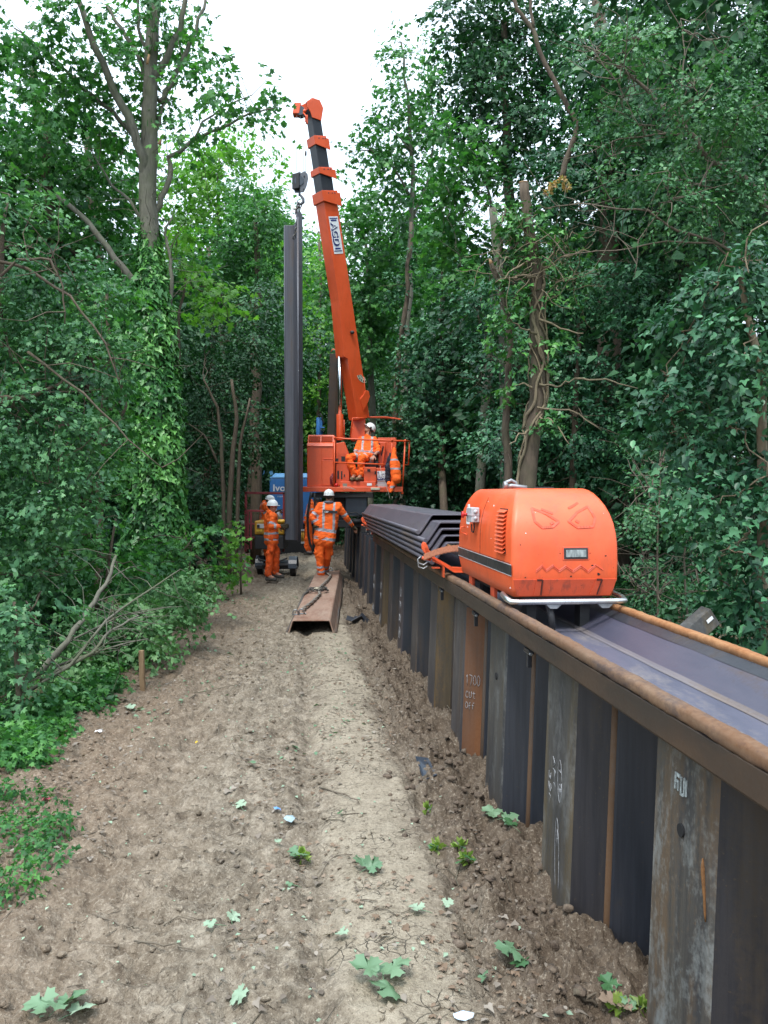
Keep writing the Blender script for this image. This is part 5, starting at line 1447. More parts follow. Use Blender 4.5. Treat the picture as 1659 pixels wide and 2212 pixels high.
tree('bush', 'low pale green shrub growing behind the wall right of the power pack', 'bush', gnd(1420, 8.2),
     [([gnd(1420, 8.2)] + pts(8.2, (1420, 1200), (1425, 1060), (1428, 960)), .012, .006), ([gnd(1490, 8.2)] + pts(8.2, (1480, 1200), (1490, 1050)), .012, .006)],
     Cs(8.3, [(1380, 1270, 40, 36), (1420, 1240, 40, 30), (1450, 1290, 50, 30), (1480, 1220, 40, 30), (1400, 1110, 40, 50), (1460, 1110, 40, 40), (1520, 1280, 40, 24), (1500, 1160, 30, 40), (1430, 1020, 40, 40)], .35, .3),
     'hedge', 0.042, 'oval', 'twig', cov=2.1, gap=.36, sr=.14, twig=60, twl=.5)
tree('bush', 'tangled shaded bush at the bottom right behind the ivy', 'bush', gnd(1480, 9.8),
     [([gnd(1400, 9.8)] + pts(9.8, (1390, 1200), (1370, 1050)), .02, .008)],
     Cs(9.9, [(1360, 1150, 50, 60), (1380, 1260, 60, 50), (1440, 1180, 60, 60), (1520, 1120, 60, 70), (1390, 1020, 50, 60), (1370, 930, 50, 60), (1460, 950, 60, 60), (1560, 1000, 60, 80), (1500, 1270, 70, 50), (1580, 1260, 70, 60)], .6),
     'dark', 0.055, 'oval', cov=2.4, gap=.28, sr=.18, twig=90)
tree('holly_tree', 'dark low tree between the operator platform and the power pack', 'tree', gnd(950, 20.5),
     [([gnd(960, 20.5)] + pts(20.5, (955, 1050), (950, 960)), .05, .02)],
     Cs(20.5, [(930, 1000, 50, 40), (990, 1010, 50, 40), (1040, 1030, 40, 40), (920, 1060, 40, 26), (980, 1075, 50, 24), (1040, 1080, 40, 24), (910, 950, 40, 40)], .6),
     'ivydeep', 0.09, 'quad', cov=2.8, gap=.22, sr=.3)

# ------------------------------------------------------------------ woodland behind, both sides and across the end
def woodland():
    lv = Leaves(); random.seed(5)
    for k in range(150):       # left of the track
        Y = random.uniform(9, 34); X = -(3.6 + Y * .07) - random.random() * 7 - (1.6 if Y < 16 else 0); z = random.uniform(.4, 8.5) * (1 if Y > 16 else .75)
        spray_cloud(lv, (X, Y, z), (1.5, 1.5, 1.2), 1.5, .17, 'quad', 14, .5, .2, seed=k)
    for k in range(170):       # right of the wall
        Y = random.uniform(11, 34); X = 2.6 + (Y - 11) * .02 + random.random() * 8 + (1.5 if Y < 15 else 0); z = random.uniform(.4, 10)
        spray_cloud(lv, (X, Y, z), (1.5, 1.5, 1.2), 1.5, .17, 'quad', 14, .5, .2, seed=k)
    for k in range(90):        # closes the track beyond the machines
        Y = random.uniform(30, 38); X = random.uniform(-1.6, 4.8) if k % 3 else random.uniform(-7.6, -4.2); z = random.uniform(.2, 7.5)
        spray_cloud(lv, (X, Y, z), (1.3, 1.3, 1.1), 1.8, .15, 'quad', 14, .5, .16, seed=k)
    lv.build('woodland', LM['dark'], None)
    o = bpy.data.objects['woodland']; tag(o, 'deep shaded mass of woodland foliage behind the trees on both sides', kind='stuff')
    lv = Leaves()
    for k in range(330):       # across the end of the track
        Y = random.uniform(38, 60); X = random.uniform(-16, 14); z = random.uniform(0.3, 15 + 2 * math.sin(X * .7)) * Y / 50
        spray_cloud(lv, (X, Y, z), (2.4, 2.2, 1.8), 1.5, .26, 'quad', 14, .8, .16, seed=k)
    o = lv.build('far_woodland', LM['maple'], None)
    tag(o, 'far off green woodland closing the end of the track', kind='stuff')
    # dark trunks and the shaded bank that close the view between the leaves
    m = MB()
    for x, Y, rr in ((-6.2, 17, .14), (-7.4, 21, .16), (-5.2, 24, .12), (-4.6, 28, .13), (-8.8, 13, .13), (4.4, 20, .13), (5.6, 16, .15), (7.2, 19, .14), (3.6, 27, .12), (8.4, 14, .16), (-3.9, 33, .12), (2.6, 34, .13)):
        t = thing('woodland_tree', None, 'tree', gbase(x, Y), 'dark trunks deep in the wood')
        t['label'] = 'dark straight trunk standing deep among the shaded woodland foliage'
        mb = MB(); b = gbase(x, Y); limb(mb, [b, b + Vector((.1, 0, 3)), b + Vector((.25, .1, 6)), b + Vector((.1, .1, 9))], rr, rr * .5, .03, 3, 8); mb.build('trunk', [BK['brown']], t)
        lv = Leaves(); spray_cloud(lv, tuple(b + Vector((.1, .1, 8.2))), (1.5, 1.5, 1.3), 1.6, .16, 'quad', 14, .5, .2); lv.build('crown', LM['dark'], t)
woodland()
print('leaves', TOTAL)
# ------------------------------------------------------------------ lettering
def text_mesh(name, txt, o, ux, uy, h, mat, parent, bold=0.0, sx=1.0, ext=0.002):
    cu = bpy.data.curves.new('lettering', 'FONT'); cu.body = txt; cu.size = 1.0; cu.offset = bold; cu.extrude = 0; cu.resolution_u = 3
    ob = bpy.data.objects.new('lettering', cu); COL.objects.link(ob)
    dg = bpy.context.evaluated_depsgraph_get(); me = bpy.data.meshes.new_from_object(ob.evaluated_get(dg))
    bpy.data.objects.remove(ob); bpy.data.curves.remove(cu)
    ux, uy = Vector(ux).normalized(), Vector(uy).normalized(); nz = ux.cross(uy); o0 = wloc(parent)
    s = h / 0.73
    for v in me.vertices:
        p = Vector(o) + ux * (v.co.x * s * sx) + uy * (v.co.y * s) + nz * ext
        v.co = p - o0
    return link_mesh(name, me, [mat], parent)

M['blue_letter'] = flat('dark_blue_lettering', (0.012, 0.02, 0.16), 0.5)
M['blue_paint'] = paint('sky_blue_paint', (0.045, 0.19, 0.50), 0.4, 0.15)
M['blue_light'] = paint('pale_blue_paint', (0.12, 0.34, 0.62), 0.4, 0.15)
M['crane_black'] = paint('black_boom_steel', (0.022, 0.026, 0.034), 0.42, 0.25, (0.12, 0.10, 0.09), scale=1.5)
M['slate'] = paint('slate_blue_black_steel', (0.028, 0.04, 0.058), 0.4, 0.3, (0.1, 0.1, 0.1), scale=2)
M['dark_red'] = paint('maroon_frame_paint', (0.20, 0.022, 0.03), 0.5, 0.3)
M['yellow_plastic'] = flat('yellow_casing', (0.42, 0.22, 0.015), 0.5, var=0.3, scale=8)
M['cable_grey'] = flat('pale_grey_cable', (0.42, 0.38, 0.33), 0.7)
M['steel_hang'] = steel('hanging_pile_steel', (0.06, 0.066, 0.085), (0.10, 0.10, 0.12), (0.14, 0.09, 0.055), 0.28, 0.4, seed=31)
M['wire'] = flat('greased_wire_rope', (0.16, 0.17, 0.15), 0.5, 0.3)
def z2(x, y): return (621.8 + .1764 * x, 841.2 + .1764 * y)
def zc(x, y): return (702.2 + .0926 * x, 731.5 + .0926 * y)
def zd(x, y): return (629 + .1323 * x, 1038.7 + .1323 * y)
def z5(x, y): return (512 + .11574 * x, 1024 + .11574 * y)
def fb(mb, x0, x1, y0, y1, Y0, dep):
    """Box given by its front face in the picture at distance Y0 and its depth."""
    a = at(x0, y1, Y0); b = at(x1, y0, Y0)
    return mb.bb(a.x, b.x, Y0, Y0 + dep, a.z, b.z)
UP = Vector((0, 0, 1))
def crane():
    base = W(18.7, 1.35, 0.95)
    r = thing('wall_crane', 'orange telescopic crane clamped on the sheet pile wall', 'crane', base)
    OR = M['crane_orange']
    # deck
    Yd = 17.95
    m = MB(); a = at(652, 1057, Yd); b = at(872, 1057, Yd); zt = at(700, 1051, Yd).z
    m.prism([Vector((a.x, Yd, zt)), Vector((b.x + .0, Yd + .15, zt)), Vector((b.x + .05, Yd + 1.7, zt)), Vector((a.x, Yd + 1.7, zt))], (0, 0, -0.04))
    m.build('deck', [OR], r, bevel=0.006)
    m = MB(); m.bb(a.x, b.x - .02, Yd - .004, Yd + .03, zt - .115, zt - .01); m.build('deck_edge_beam', [OR], r, bevel=0.008)
    # engine housing
    m = MB(); x0, y0 = z2(235, 690); x1, y1 = z2(560, 1190)
    a = at(x0, y1, 18.05); b = at(x1, y0, 18.05); A, B = a.x, b.x; zb, zs = zt, b.z
    ztop = at(700, z2(0, 557)[1], 18.3).z
    prof = [(18.05, zb), (18.05, zs), (18.10, zs + .06), (18.22, zs + .09), (18.30, ztop), (19.3, ztop), (19.3, zb)]
    m.prism([Vector((A, y, z)) for y, z in prof], (B - A, 0, 0))
    eh = m.build('engine_housing', [OR], r, bevel=0.012)
    m = MB(); w_ = (B - A)
    for i in range(2):
        xa = A + w_ * (.05 + .47 * i); xb = xa + w_ * .42
        m.prism([Vector((xa, 18.225, zs + .10)), Vector((xb, 18.225, zs + .10)), Vector((xb, 18.285, ztop - .03)), Vector((xa, 18.285, ztop - .03))], (0, -0.008, -.003))
    m.build('vent_recess', [M['hole']], eh)
    m = MB()
    for i in range(2):
        xa = A + w_ * (.05 + .47 * i); xb = xa + w_ * .42
        for j in range(6):
            f = (j + .3) / 6; y = 18.212 + .06 * f; z = zs + .10 + (ztop - .13 - zs) * f
            m.bb(xa, xb, y - .012, y, z, z + .012)
    m.build('vent_slats', [OR], eh)
    m = MB(); xm = A + w_ * .55
    m.bb(xm - .006, xm + .006, 18.042, 18.05, zb + .02, zs - .01); m.bb(xm + .04, B - .02, 18.03, 18.05, zs - .30, zs - .28); m.bb(A + .015, B - .01, 18.03, 18.05, zs - .015, zs + .0)
    m.bb(xm + .01, B - .005, 18.02, 18.05, zb + .02, zs - .32)
    m.build('door_panel', [OR], eh, bevel=.003)
    # middle console and ladder of switches
    m = MB(); p0 = at(*z2(590, 660), 18.2); p1 = at(*z2(690, 640), 18.2); p2 = at(*z2(752, 800), 18.2); p3 = at(*z2(752, 1180), 18.2); p4 = at(*z2(590, 1180), 18.2)
    m.prism([p0, p1, p2, p3, p4], (0, .5, 0)); con = m.build('control_console', [OR], r, bevel=.01)
    m = MB()
    for (xa, xb, ya, yb) in ((582, 618, 845, 905), (655, 700, 820, 880), (605, 628, 995, 1095), (650, 668, 1000, 1100), (972, 1010, 975, 1008), (1062, 1082, 1000, 1040), (1062, 1082, 1130, 1185), (685, 700, 1040, 1070)):
        x0, y0 = z2(xa, ya); x1, y1 = z2(xb, yb); Yq = 18.19 if xa < 720 else 18.09
        m = MB(); fb(m, x0, x1, y0, y1, Yq, .012); m.build('switch', [M['black']], con)
    # seat plinth with the step the boots rest on
    m = MB(); x0, y0 = z2(640, 1128); x1, y1 = z2(1075, 1210); fb(m, x0, x1, y0, y1, 18.06, .3)
    x0, y0 = z2(745, 955); x1, y1 = z2(1055, 1200); fb(m, x0, x1, y0, y1, 18.36, .6)
    x0, y0 = z2(930, 950); x1, y1 = z2(1080, 1205); fb(m, x0, x1, y0, y1, 18.10, .5)
    m.build('seat_plinth', [OR], r, bevel=.008)
    m = MB(); x0, y0 = z2(672, 1152); x1, y1 = z2(725, 1195); fb(m, x0, x1, y0, y1, 18.05, .01); m.build('light_panel', [flat('grey_green_glass', (.22, .24, .2), .3)], r)
    m = MB(); x0, y0 = z2(970, 1148); x1, y1 = z2(1028, 1178); fb(m, x0, x1, y0, y1, 18.05, .008); m.build('small_sticker', [M['white_label']], r)
    # sticker box at right
    m = MB(); x0, y0 = z2(1080, 960); x1, y1 = z2(1330, 1205); fb(m, x0, x1, y0, y1, 18.2, .8)
    x0, y0 = z2(1100, 590); x1, y1 = z2(1330, 960); fb(m, x0, x1, y0, y1, 18.75, .6); m.build('hydraulic_tank', [OR], r, bevel=.012)
    m = MB(); x0, y0 = z2(1095, 1000); x1, y1 = z2(1205, 1122); fb(m, x0, x1, y0, y1, 18.19, .008); stk = m.build('sticker', [M['white_label']], r)
    m = MB(); x0, y0 = z2(1095, 1128); x1, y1 = z2(1220, 1198); fb(m, x0, x1, y0, y1, 18.19, .006); m.build('grey_plate', [M['grey_plastic']], r)
    o = at(*z2(1098, 1092), 18.186); text_mesh('lettering', 'AGD', o, (1, 0, 0), (0, 0, 1), .125, M['blue_letter'], stk, bold=.03, sx=.62)
    text_mesh('lettering', 'AGD', o + Vector((.008, -.004, .012)), (1, 0, 0), (0, 0, 1), .12, M['white_label'], stk, bold=.0, sx=.62)
    m = MB(); c = at(*z2(1096, 1110), 18.186); m.bb(c.x, c.x + .17, 18.178, 18.186, c.z, c.z + .02); m.build('sticker_bar', [M['blue_letter']], stk); m = MB(); m.bb(c.x + .005, c.x + .03, 18.178, 18.186, c.z + .16, c.z + .185); m.build('sticker_bar', [M['blue_letter']], stk)
    # seat
    m = MB(); x0, y0 = z2(860, 880); x1, y1 = z2(1110, 950); fb(m, x0, x1, y0, y1, 18.35, .55); 
    c = at(*z2(1075, 830), 18.8); m.frame_box(c, Vector((.05, 0, .02)), Vector((0, .22, 0)), Vector((.06, 0, .30)))
    m.build('seat', [M['black']], r, bevel=.03)
    m = MB(); 
    for yy in (18.35, 18.9):
        q = [z2(1120, 640), z2(1200, 640), z2(1215, 660), z2(1170, 940), z2(1145, 940), z2(1150, 900), z2(1100, 900), z2(1095, 880)]
    q = [z2(1115, 645), z2(1205, 645), z2(1165, 945), z2(1105, 940)]
    m.prism([at(x, y, 18.62) for x, y in q], (0, .05, 0)); m.build('seat_side_panel', [OR], r, bevel=.012)
    m = MB(); q = [z2(1160, 690), z2(1175, 700), z2(1152, 820), z2(1140, 800)]; m.prism([at(x, y, 18.612) for x, y in q], (0, .02, 0)); m.build('panel_slot', [M['hole']], r)
    # control levers
    m = MB()
    for dx in (0, 18, 34): a = at(*z2(1010 + dx, 900), 18.28); m.tube([a, a + Vector((0, -.02, .09))], .008, 6); m.ball(a + Vector((0, -.02, .10)), .016, 8, 6)
    m.build('control_levers', [M['galv']], r)
    # rails
    rails = [([(572, 595), (566, 1255)], 18.0), ([(1275, 622), (1275, 920)], 18.0), ([(1437, 630), (1402, 1270)], 18.05), ([(1492, 635), (1478, 930)], 18.6)]
    m = MB()
    for P, Y in rails: m.tube([at(*z2(*p), Y) for p in P], .017, 10)
    m.build('rail_posts', [OR], r)
    m = MB(); m.tube([at(*z2(565, 592), 18.0), at(*z2(700, 604), 18.0), at(*z2(1280, 628), 18.0), at(*z2(1437, 632), 18.05), at(*z2(1494, 636), 18.6)], .019, 10); m.build('top_rail', [OR], r)
    m = MB(); m.tube([at(*z2(562, 893), 18.0), at(*z2(1260, 922), 18.0)], .017, 10); m.tube([at(*z2(1415, 925), 18.05), at(*z2(1482, 928), 18.6)], .014, 10); m.build('middle_rail', [OR], r)
    m = MB()
    for q in ((572, 592), (1275, 622), (1437, 628), (566, 1255), (1402, 1270)): m.ball(at(*z2(*q), 17.99), .03, 10, 6)
    m.build('rail_sockets', [OR], r)
    # canopy on its slim frame
    c1 = at(*z2(918, 345), 18.4); c2 = at(*z2(1200, 338), 18.4); m = MB()
    zc_ = at(*z2(1000, 345), 18.4).z
    q = [at(*z2(918, 345), 18.8), at(*z2(1200, 342), 18.75), at(*z2(1385, 375), 18.75), at(*z2(1385, 375), 18.75) + Vector((.05, .5, .05)), at(*z2(918, 345), 18.8) + Vector((0, .5, .04))]
    m.prism(q, (0, 0, .028)); m.build('canopy', [OR], r, bevel=.006)
    m = MB(); m.tube([at(*z2(765, 590), 18.4), at(*z2(795, 350), 18.4), at(*z2(930, 350), 18.4)], .016, 8); m.tube([at(*z2(935, 350), 18.85), at(*z2(935, 620), 18.85)], .02, 8); m.tube([at(*z2(690, 370), 18.9), at(*z2(690, 620), 18.9)], .014, 8); m.build('canopy_frame', [OR], r)
    m = MB(); q = [z2(800, 352), z2(950, 352), z2(945, 620), z2(770, 620)]; m.prism([at(x, y, 18.7) for x, y in q], (0, .5, 0)); m.build('boom_pivot_housing', [OR], r, bevel=.01)
    # lift cylinder
    m = MB(); a = at(*z2(637, 620), 18.45); b = at(*z2(637, 305), 18.45); m.cyl(a, b, .078, 20); cy = m.build('cylinder_barrel', [OR], r, bevel=.006)
    m = MB(); m.cyl(b, at(*zc(345, 420), 18.45), .043, 20); 
    pol = flat('polished_rod', (.62, .66, .70), .08, 1.0, var=.03); m.build('cylinder_rod', [pol], cy)
    # ------------------------------------------------ boom
    pb = at(776, 905, 18.75); ptp = at(674, 235, 17.75)
    ax = (ptp - pb); Lb = ax.length; ax.normalize()
    vx = Vector((1, 0, 0)); vx = (vx - ax * vx.dot(ax)).normalized(); vy = ax.cross(vx).normalized()
    if vy.y > 0: vy = -vy           # vy towards the camera
    th = math.radians(36)
    e1 = (vx * math.cos(th) + vy * (-math.sin(th)) * -1).normalized()
    # side face normal s (faces right and towards the camera), front face normal f (faces left and towards the camera)
    sN = (vx * math.sin(th) + vy * math.cos(th)).normalized()
    fN = (-vx * math.cos(th) + vy * math.sin(th)).normalized()
    def P(f, s, g): return pb + ax * (Lb * f) + sN * s + fN * g
    fy = lambda y: (905 - y) / (905 - 235.0)
    def sect(name, f0, f1, hw, mat, lo=None, parent=r):
        m = MB(); q = []
        for f in (f0, f1):
            h = hw
            q.append([P(f, h, h), P(f, h, -h), P(f, -h, -h), P(f, -h, h)])
        m.sweep(lambda i: q[i], [0, 1]); return m.build(name, [mat], parent, bevel=.008)
    H1 = .172
    boom = sect('boom_base_section', fy(905), fy(415), H1, OR)
    sect('boom_section', fy(425), fy(362), .148, M['crane_black']); sect('boom_section', fy(372), fy(303), .130, M['crane_black']); sect('boom_section', fy(312), fy(236), .112, M['crane_black'])
    def collar(y0, y1, hw, ear=0.0):
        m = MB(); q = []
        for f in (fy(y0), fy(y1)): q.append([P(f, hw, hw), P(f, hw, -hw), P(f, -hw, -hw), P(f, -hw, hw)])
        m.sweep(lambda i: q[i], [0, 1])
        if ear:   # side plates that sweep backwards
            for s in (hw + .006, -hw - .018):
                m.prism([P(fy(y0), s, hw), P(fy(y1), s, hw), P(fy(y1 + 6), s, -hw - ear), P(fy(y0 + 12), s, -hw - ear)], sN * .012)
        return m.build('boom_collar', [OR], r, bevel=.006)
    collar(430, 408, H1 + .028, .05); collar(372, 359, .148 + .022, .07); collar(312, 294, .130 + .022, .05)
    m = MB(); 
    for y0, hw in ((414, H1 + .03), (364, .172), (300, .154)):
        for g in (.05, -.05, -.11): m.tube([P(fy(y0), hw + .012, g), P(fy(y0), hw + .02, g)], .014, 8)
    m.build('collar_bolts', [M['slate']], r)
    # boom head: two cheek plates round the sheaves, leaning left
    hd = MB(); 
    hp = [(-.03, .15), (.42 / 1, .05)]
    def HP(a, b): return pb + ax * (Lb + a) + fN * b
    cheek = [HP(-.28, -.10), HP(-.02, -.20), HP(.14, -.14), HP(.17, .02), HP(.10, .18), HP(-.02, .20), HP(-.12, .14), HP(-.22, .12)]
    for s in (.125, -.14):
        hd.prism([p + sN * s for p in cheek], sN * .016)
    hd.prism([HP(.165, -.02) - sN * .13, HP(.165, .05) - sN * .13, HP(.165, .05) + sN * .13, HP(.165, -.02) + sN * .13], ax * .012)
    head = hd.build('boom_head', [OR], r, bevel=.006)
    m = MB(); bx = at(644, 247, 17.72)
    m.frame_box(at(642, 238, 17.7), Vector((.07, 0, .0)), Vector((0, .11, 0)), Vector((0.02, 0, .115))); m.build('head_guard', [OR], head, bevel=.01)
    for s in (-.05, 0.02):
        m = MB(); c = at(650, 244, 17.72) + Vector((0, s * 2, 0)); m.cyl(c - Vector((0, .02, 0)), c + Vector((0, .02, 0)), .095, 18); m.build('sheave', [M['slate']], head)
    m = MB(); m.tube([at(655, 243, 17.6), at(662, 252, 17.58), at(660, 262, 17.58), at(664, 268, 17.6)], .016, 6); m.ball(at(658, 240, 17.6), .04, 8, 6); m.frame_box(at(663, 258, 17.62), Vector((.02, 0, 0)), Vector((0, .02, 0)), Vector((0, 0, .09))); m.build('rope_anchor', [OR], head)
    # lower bracket for the ram, ear plate, lamp, angle dial and name plate
    m = MB(); q = [P(fy(760), H1 * 1.0, H1 + .0), P(fy(700), H1, H1), P(fy(700), -H1, H1), P(fy(760), -H1, H1)]
    m.prism([P(fy(768), H1, H1), P(fy(762), H1, H1 + .09), P(fy(640), H1, H1 + .0)], sN * -.34); m.build('ram_bracket', [OR], boom, bevel=.005)
    m = MB(); m.prism([P(fy(888), H1, -.02), P(fy(872), H1, -.16), P(fy(858), H1, -.25), P(fy(846), H1, -.24), P(fy(842), H1, -.16), P(fy(852), H1, -.08), P(fy(860), H1, .03)], sN * .03); m.build('pivot_ear', [OR], boom, bevel=.008)
    m = MB(); c = P(fy(712), H1 + .01, -.02); m.ball(c + sN * .03, .045, 10, 8, (1.1, .8, .9)); m.build('work_lamp', [M['black']], boom)
    m = MB(); m.tube([P(fy(905), H1 + .02, -.10), P(fy(872), H1 + .02, -.12), P(fy(842), H1 + .02, -.15), P(fy(812), H1 + .015, -.165)], .007, 6); m.build('pipe', [OR], boom)
    # dial
    dc = P(fy(806), H1 + .004, -.20); m = MB(); R1, R2 = .085, .20
    arc = [dc + (fN * math.cos(a) + (-ax) * math.sin(a)) * R2 for a in [math.pi * (.02 + .52 * i / 10) for i in range(11)]] + [dc + (fN * math.cos(a) + (-ax) * math.sin(a)) * R1 for a in [math.pi * (.02 + .52 * i / 10) for i in range(10, -1, -1)]]
    m.prism(arc, sN * .004); dl = m.build('angle_dial', [flat('pale_dial', (.50, .52, .40), .6)], boom)
    m = MB()
    for i in range(5):
        a = math.pi * (.06 + .44 * i / 4); c = dc + (fN * math.cos(a) + (-ax) * math.sin(a)) * .165
        m.frame_box(c + sN * .005, fN * .014, ax * .018, sN * .002)
        for j in (-.05, .04):
            aa = a + j; m.frame_box(dc + (fN * math.cos(aa) + (-ax) * math.sin(aa)) * .105 + sN * .005, fN * .012, ax * .003, sN * .002)
    m.build('dial_marks', [M['black']], dl)
    # name plate on the side face
    f0, f1 = fy(541), fy(462); s = H1 + .002
    m = MB(); m.prism([P(f0, s, -.12), P(f0, s, .115), P(f1, s, .115), P(f1, s, -.12)], sN * .004); npt = m.build('name_plate', [M['white_label']], boom)
    Lp = (f1 - f0) * Lb
    tx = -ax; ty = -fN      # letters read downwards
    ty = fN * -1 if tx.cross(-fN).dot(sN) > 0 else fN
    o = P(f1, s + .008, 0) + tx * (Lp * .17) - ty * .075
    text_mesh('lettering', 'AGD', o - ty * .012 + tx * .01, tx, ty, .155, M['blue_letter'], npt, bold=.055, sx=1.05)
    text_mesh('lettering', 'AGD', o + sN * .003, tx, ty, .150, M['white_label'], npt, bold=.0, sx=1.05, ext=.006)
    m = MB()
    for fq in (.05, .105, .86, .925):
        c = P(f1, s + .006, 0) + tx * (Lp * fq); m.frame_box(c, tx * (.010 if fq in (.05, .925) else .016), ty * (.10 if fq in (.05, .925) else .07), sN * .002)
    m.build('plate_bars', [M['blue_letter']], npt)
    # hoist ropes and hook block
    m = MB()
    for x, x2, y in ((641, 640.5, 372), (648.5, 647.5, 372), (655, 656, 372)):
        m.tube([at(x, 250, 17.62), at(x2, y, 17.45)], .0055, 5)
    m.tube([at(660.5, 268, 17.62), at(660, 372, 17.45)], .0055, 5); m.tube([at(706, 300, 18.3), at(718, 410, 18.5)], .004, 5)
    m.build('hoist_ropes', [M['wire']], r)
    m = MB(); m.cyl(at(660.5, 327, 17.5), at(660.3, 336, 17.5), .02, 8); m.build('limit_switch_weight', [M['black']], r)
    # body under the deck and the clamps on the wall
    m = MB()
    fb(m, 669, 806, 1064, 1075, 18.1, 1.2); m.build('deck_shade_slab', [M['black']], r, bevel=.01)  # black slab added to stand for the shade beneath the deck
    m = MB(); x0, y0 = zd(885, 265); x1, y1 = zd(1240, 570); fb(m, x0, x1, y0, y1, 18.2, .8); m.build('valve_housing', [M['slate']], r, bevel=.015)
    m = MB(); x0, y0 = zd(700, 270); x1, y1 = zd(880, 640); fb(m, x0, x1, y0, y1, 18.45, .7); x0, y0 = zd(690, 640); x1, y1 = zd(1260, 760); fb(m, x0, x1, y0, y1, 18.3, .9)
    for i in range(3):
        c = W(18.3 + i * .5, 1.35, .98); m.frame_box(c, W(.12, 0, 0) - W(0, 0, 0), W(0, .1, 0), UP * .22)
    m.build('clamp_body', [M['black']], r, bevel=.012)
    m = MB(); m.cyl(at(*zd(960, 660), 18.2), at(*zd(1210, 660), 18.25), .055, 14); m.tube([at(*zd(910, 520), 18.12), at(*zd(990, 525), 18.1), at(*zd(1060, 510), 18.1), at(*zd(1110, 550), 18.12), at(*zd(1150, 570), 18.12)], .013, 6)
    m.tube([at(*zd(900, 560), 18.12), at(*zd(1000, 575), 18.1), at(*zd(1130, 575), 18.1)], .012, 6); m.build('hydraulic_lines', [M['black']], r)
    m = MB()
    hs = [([(330, 190), (300, 350), (272, 560), (268, 700), (300, 1000), (360, 1160)], 17.6, .026), ([(380, 200), (390, 500), (370, 900), (380, 1160)], 17.9, .02), ([(180, 1010), (195, 1090), (250, 1170), (350, 1190)], 17.2, .02)]
    for P_, Y, rr in hs: m.tube(wobble([at(*zd(*p), Y) for p in P_], .004, 3), rr, 8)
    m.build('hydraulic_hoses', [M['black']], r)
    m = MB(); x0, y0 = z2(560, 1040); m.tube([at(*z2(550, 1030), 18.0), at(*z2(520, 1080), 17.98), at(*z2(522, 1150), 17.98), at(*z2(560, 1180), 18.0)], .014, 6); m.tube([at(*z2(552, 1045), 18.0), at(*z2(535, 1100), 17.97), at(*z2(545, 1170), 17.98)], .012, 6); m.build('deck_hose', [M['dark_red']], r)
    m = MB(); m.ball(at(*z2(594, 1172), 17.99), .042, 12, 8); m.build('red_lamp', [M['red_plastic']], r)
    # loose leads on the deck
    t = thing('junction_box', 'small pale junction box lying on the crane deck edge', 'junction box', at(*z2(1070, 1220), 17.97))
    m = MB(); x0, y0 = z2(1015, 1202); x1, y1 = z2(1125, 1232); fb(m, x0, x1, y0, y1, 17.9, .08); m.build('case', [flat('pale_case', (.5, .47, .36), .6)], t, bevel=.008)
    m = MB(); m.tube([at(*z2(*q), 17.9) for q in ((1125, 1215), (1200, 1180), (1100, 1160), (1060, 1190))], .006, 5)
    m.tube([at(*z2(*q), 17.9) for q in ((1130, 930), (1140, 990), (1170, 1100), (1205, 1190), (1235, 1270), (1245, 1330), (1275, 1350), (1278, 1310))], .006, 5)
    m.tube([at(*z2(*q), 17.9) for q in ((670, 1210), (700, 1195), (760, 1195), (800, 1215), (835, 1228), (730, 1205), (680, 1222))], .005, 5); m.build('cable', [M['cable_grey']], t)
crane()

# hook block and hook
def hookblock():
    Y = 17.42; c = at(650, 393, Y)
    r = thing('hook_block', 'dark grey hook block hanging from the crane ropes against the sky', 'hook block', c)
    G = flat('grey_block_paint', (.09, .095, .11), .4, .2)
    cheek = [(652, 372), (659, 369), (665, 376), (666.5, 386), (663, 402), (657, 415), (649, 415), (646, 400), (647, 380)]
    m = MB(); ch = [at(x, y, Y - .06) for x, y in cheek]; m.prism(ch, Vector((-.02, .03, 0)))
    m.build('cheek_plate', [G], r, bevel=.008)
    m = MB(); ch2 = [at(x - 11, y + 1, Y + .02) for x, y in cheek]; m.prism(ch2, Vector((-.02, .03, 0))); m.build('cheek_plate', [G], r, bevel=.008)
    m = MB(); m.frame_box(at(644, 394, Y + .02), Vector((.075, -.04, 0)), Vector((.05, .09, 0)), UP * .16); m.build('block_core', [M['black']], r, bevel=.01)
    m = MB(); a = at(646, 390, Y - .08); m.cyl(a, a + Vector((.0, .14, 0)), .10, 16); m.build('sheave', [M['slate']], r)
    m = MB()
    for q in ((657, 381), (656, 409)): a = at(*q, Y - .066); m.cyl(a, a + Vector((.006, -.014, 0)), .014, 8)
    m.build('bolts', [M['black']], r)
    m = MB(); m.cyl(at(647, 414, Y), at(647, 423, Y), .024, 10)
    hk = [(647, 420), (651, 424), (655, 430), (655, 437), (650, 441), (645, 441), (642, 436), (643, 432)]
    m.tube([at(x, y, Y) for x, y in hk], [.022, .026, .032, .034, .03, .024, .016, .006], 10); m.build('hook', [G], r)
    s = thing('lifting_chain', 'dark lifting chain from the hook to the hanging sheet pile', 'chain', at(647, 441, Y))
    m = MB(); chain([at(646, 438, Y - .02), at(640, 452, Y - .05), at(643, 470, Y - .1), at(639, 500, Y - .12), at(634, 516, Y - .12)], .085, .012, m)
    chain([at(650, 440, Y), at(646, 455, Y), at(649, 466, Y)], .085, .012, m); chain([at(645, 440, Y + .02), at(639, 458, Y + .02), at(647, 480, Y)], .085, .012, m)
    m.build('links', [M['chain']], s)
    m = MB(); m.ball(at(636, 451, Y - .08), .03, 8, 5, (1.5, .3, .7)); m.build('paper_tag', [M['cable_grey']], s)
hookblock()

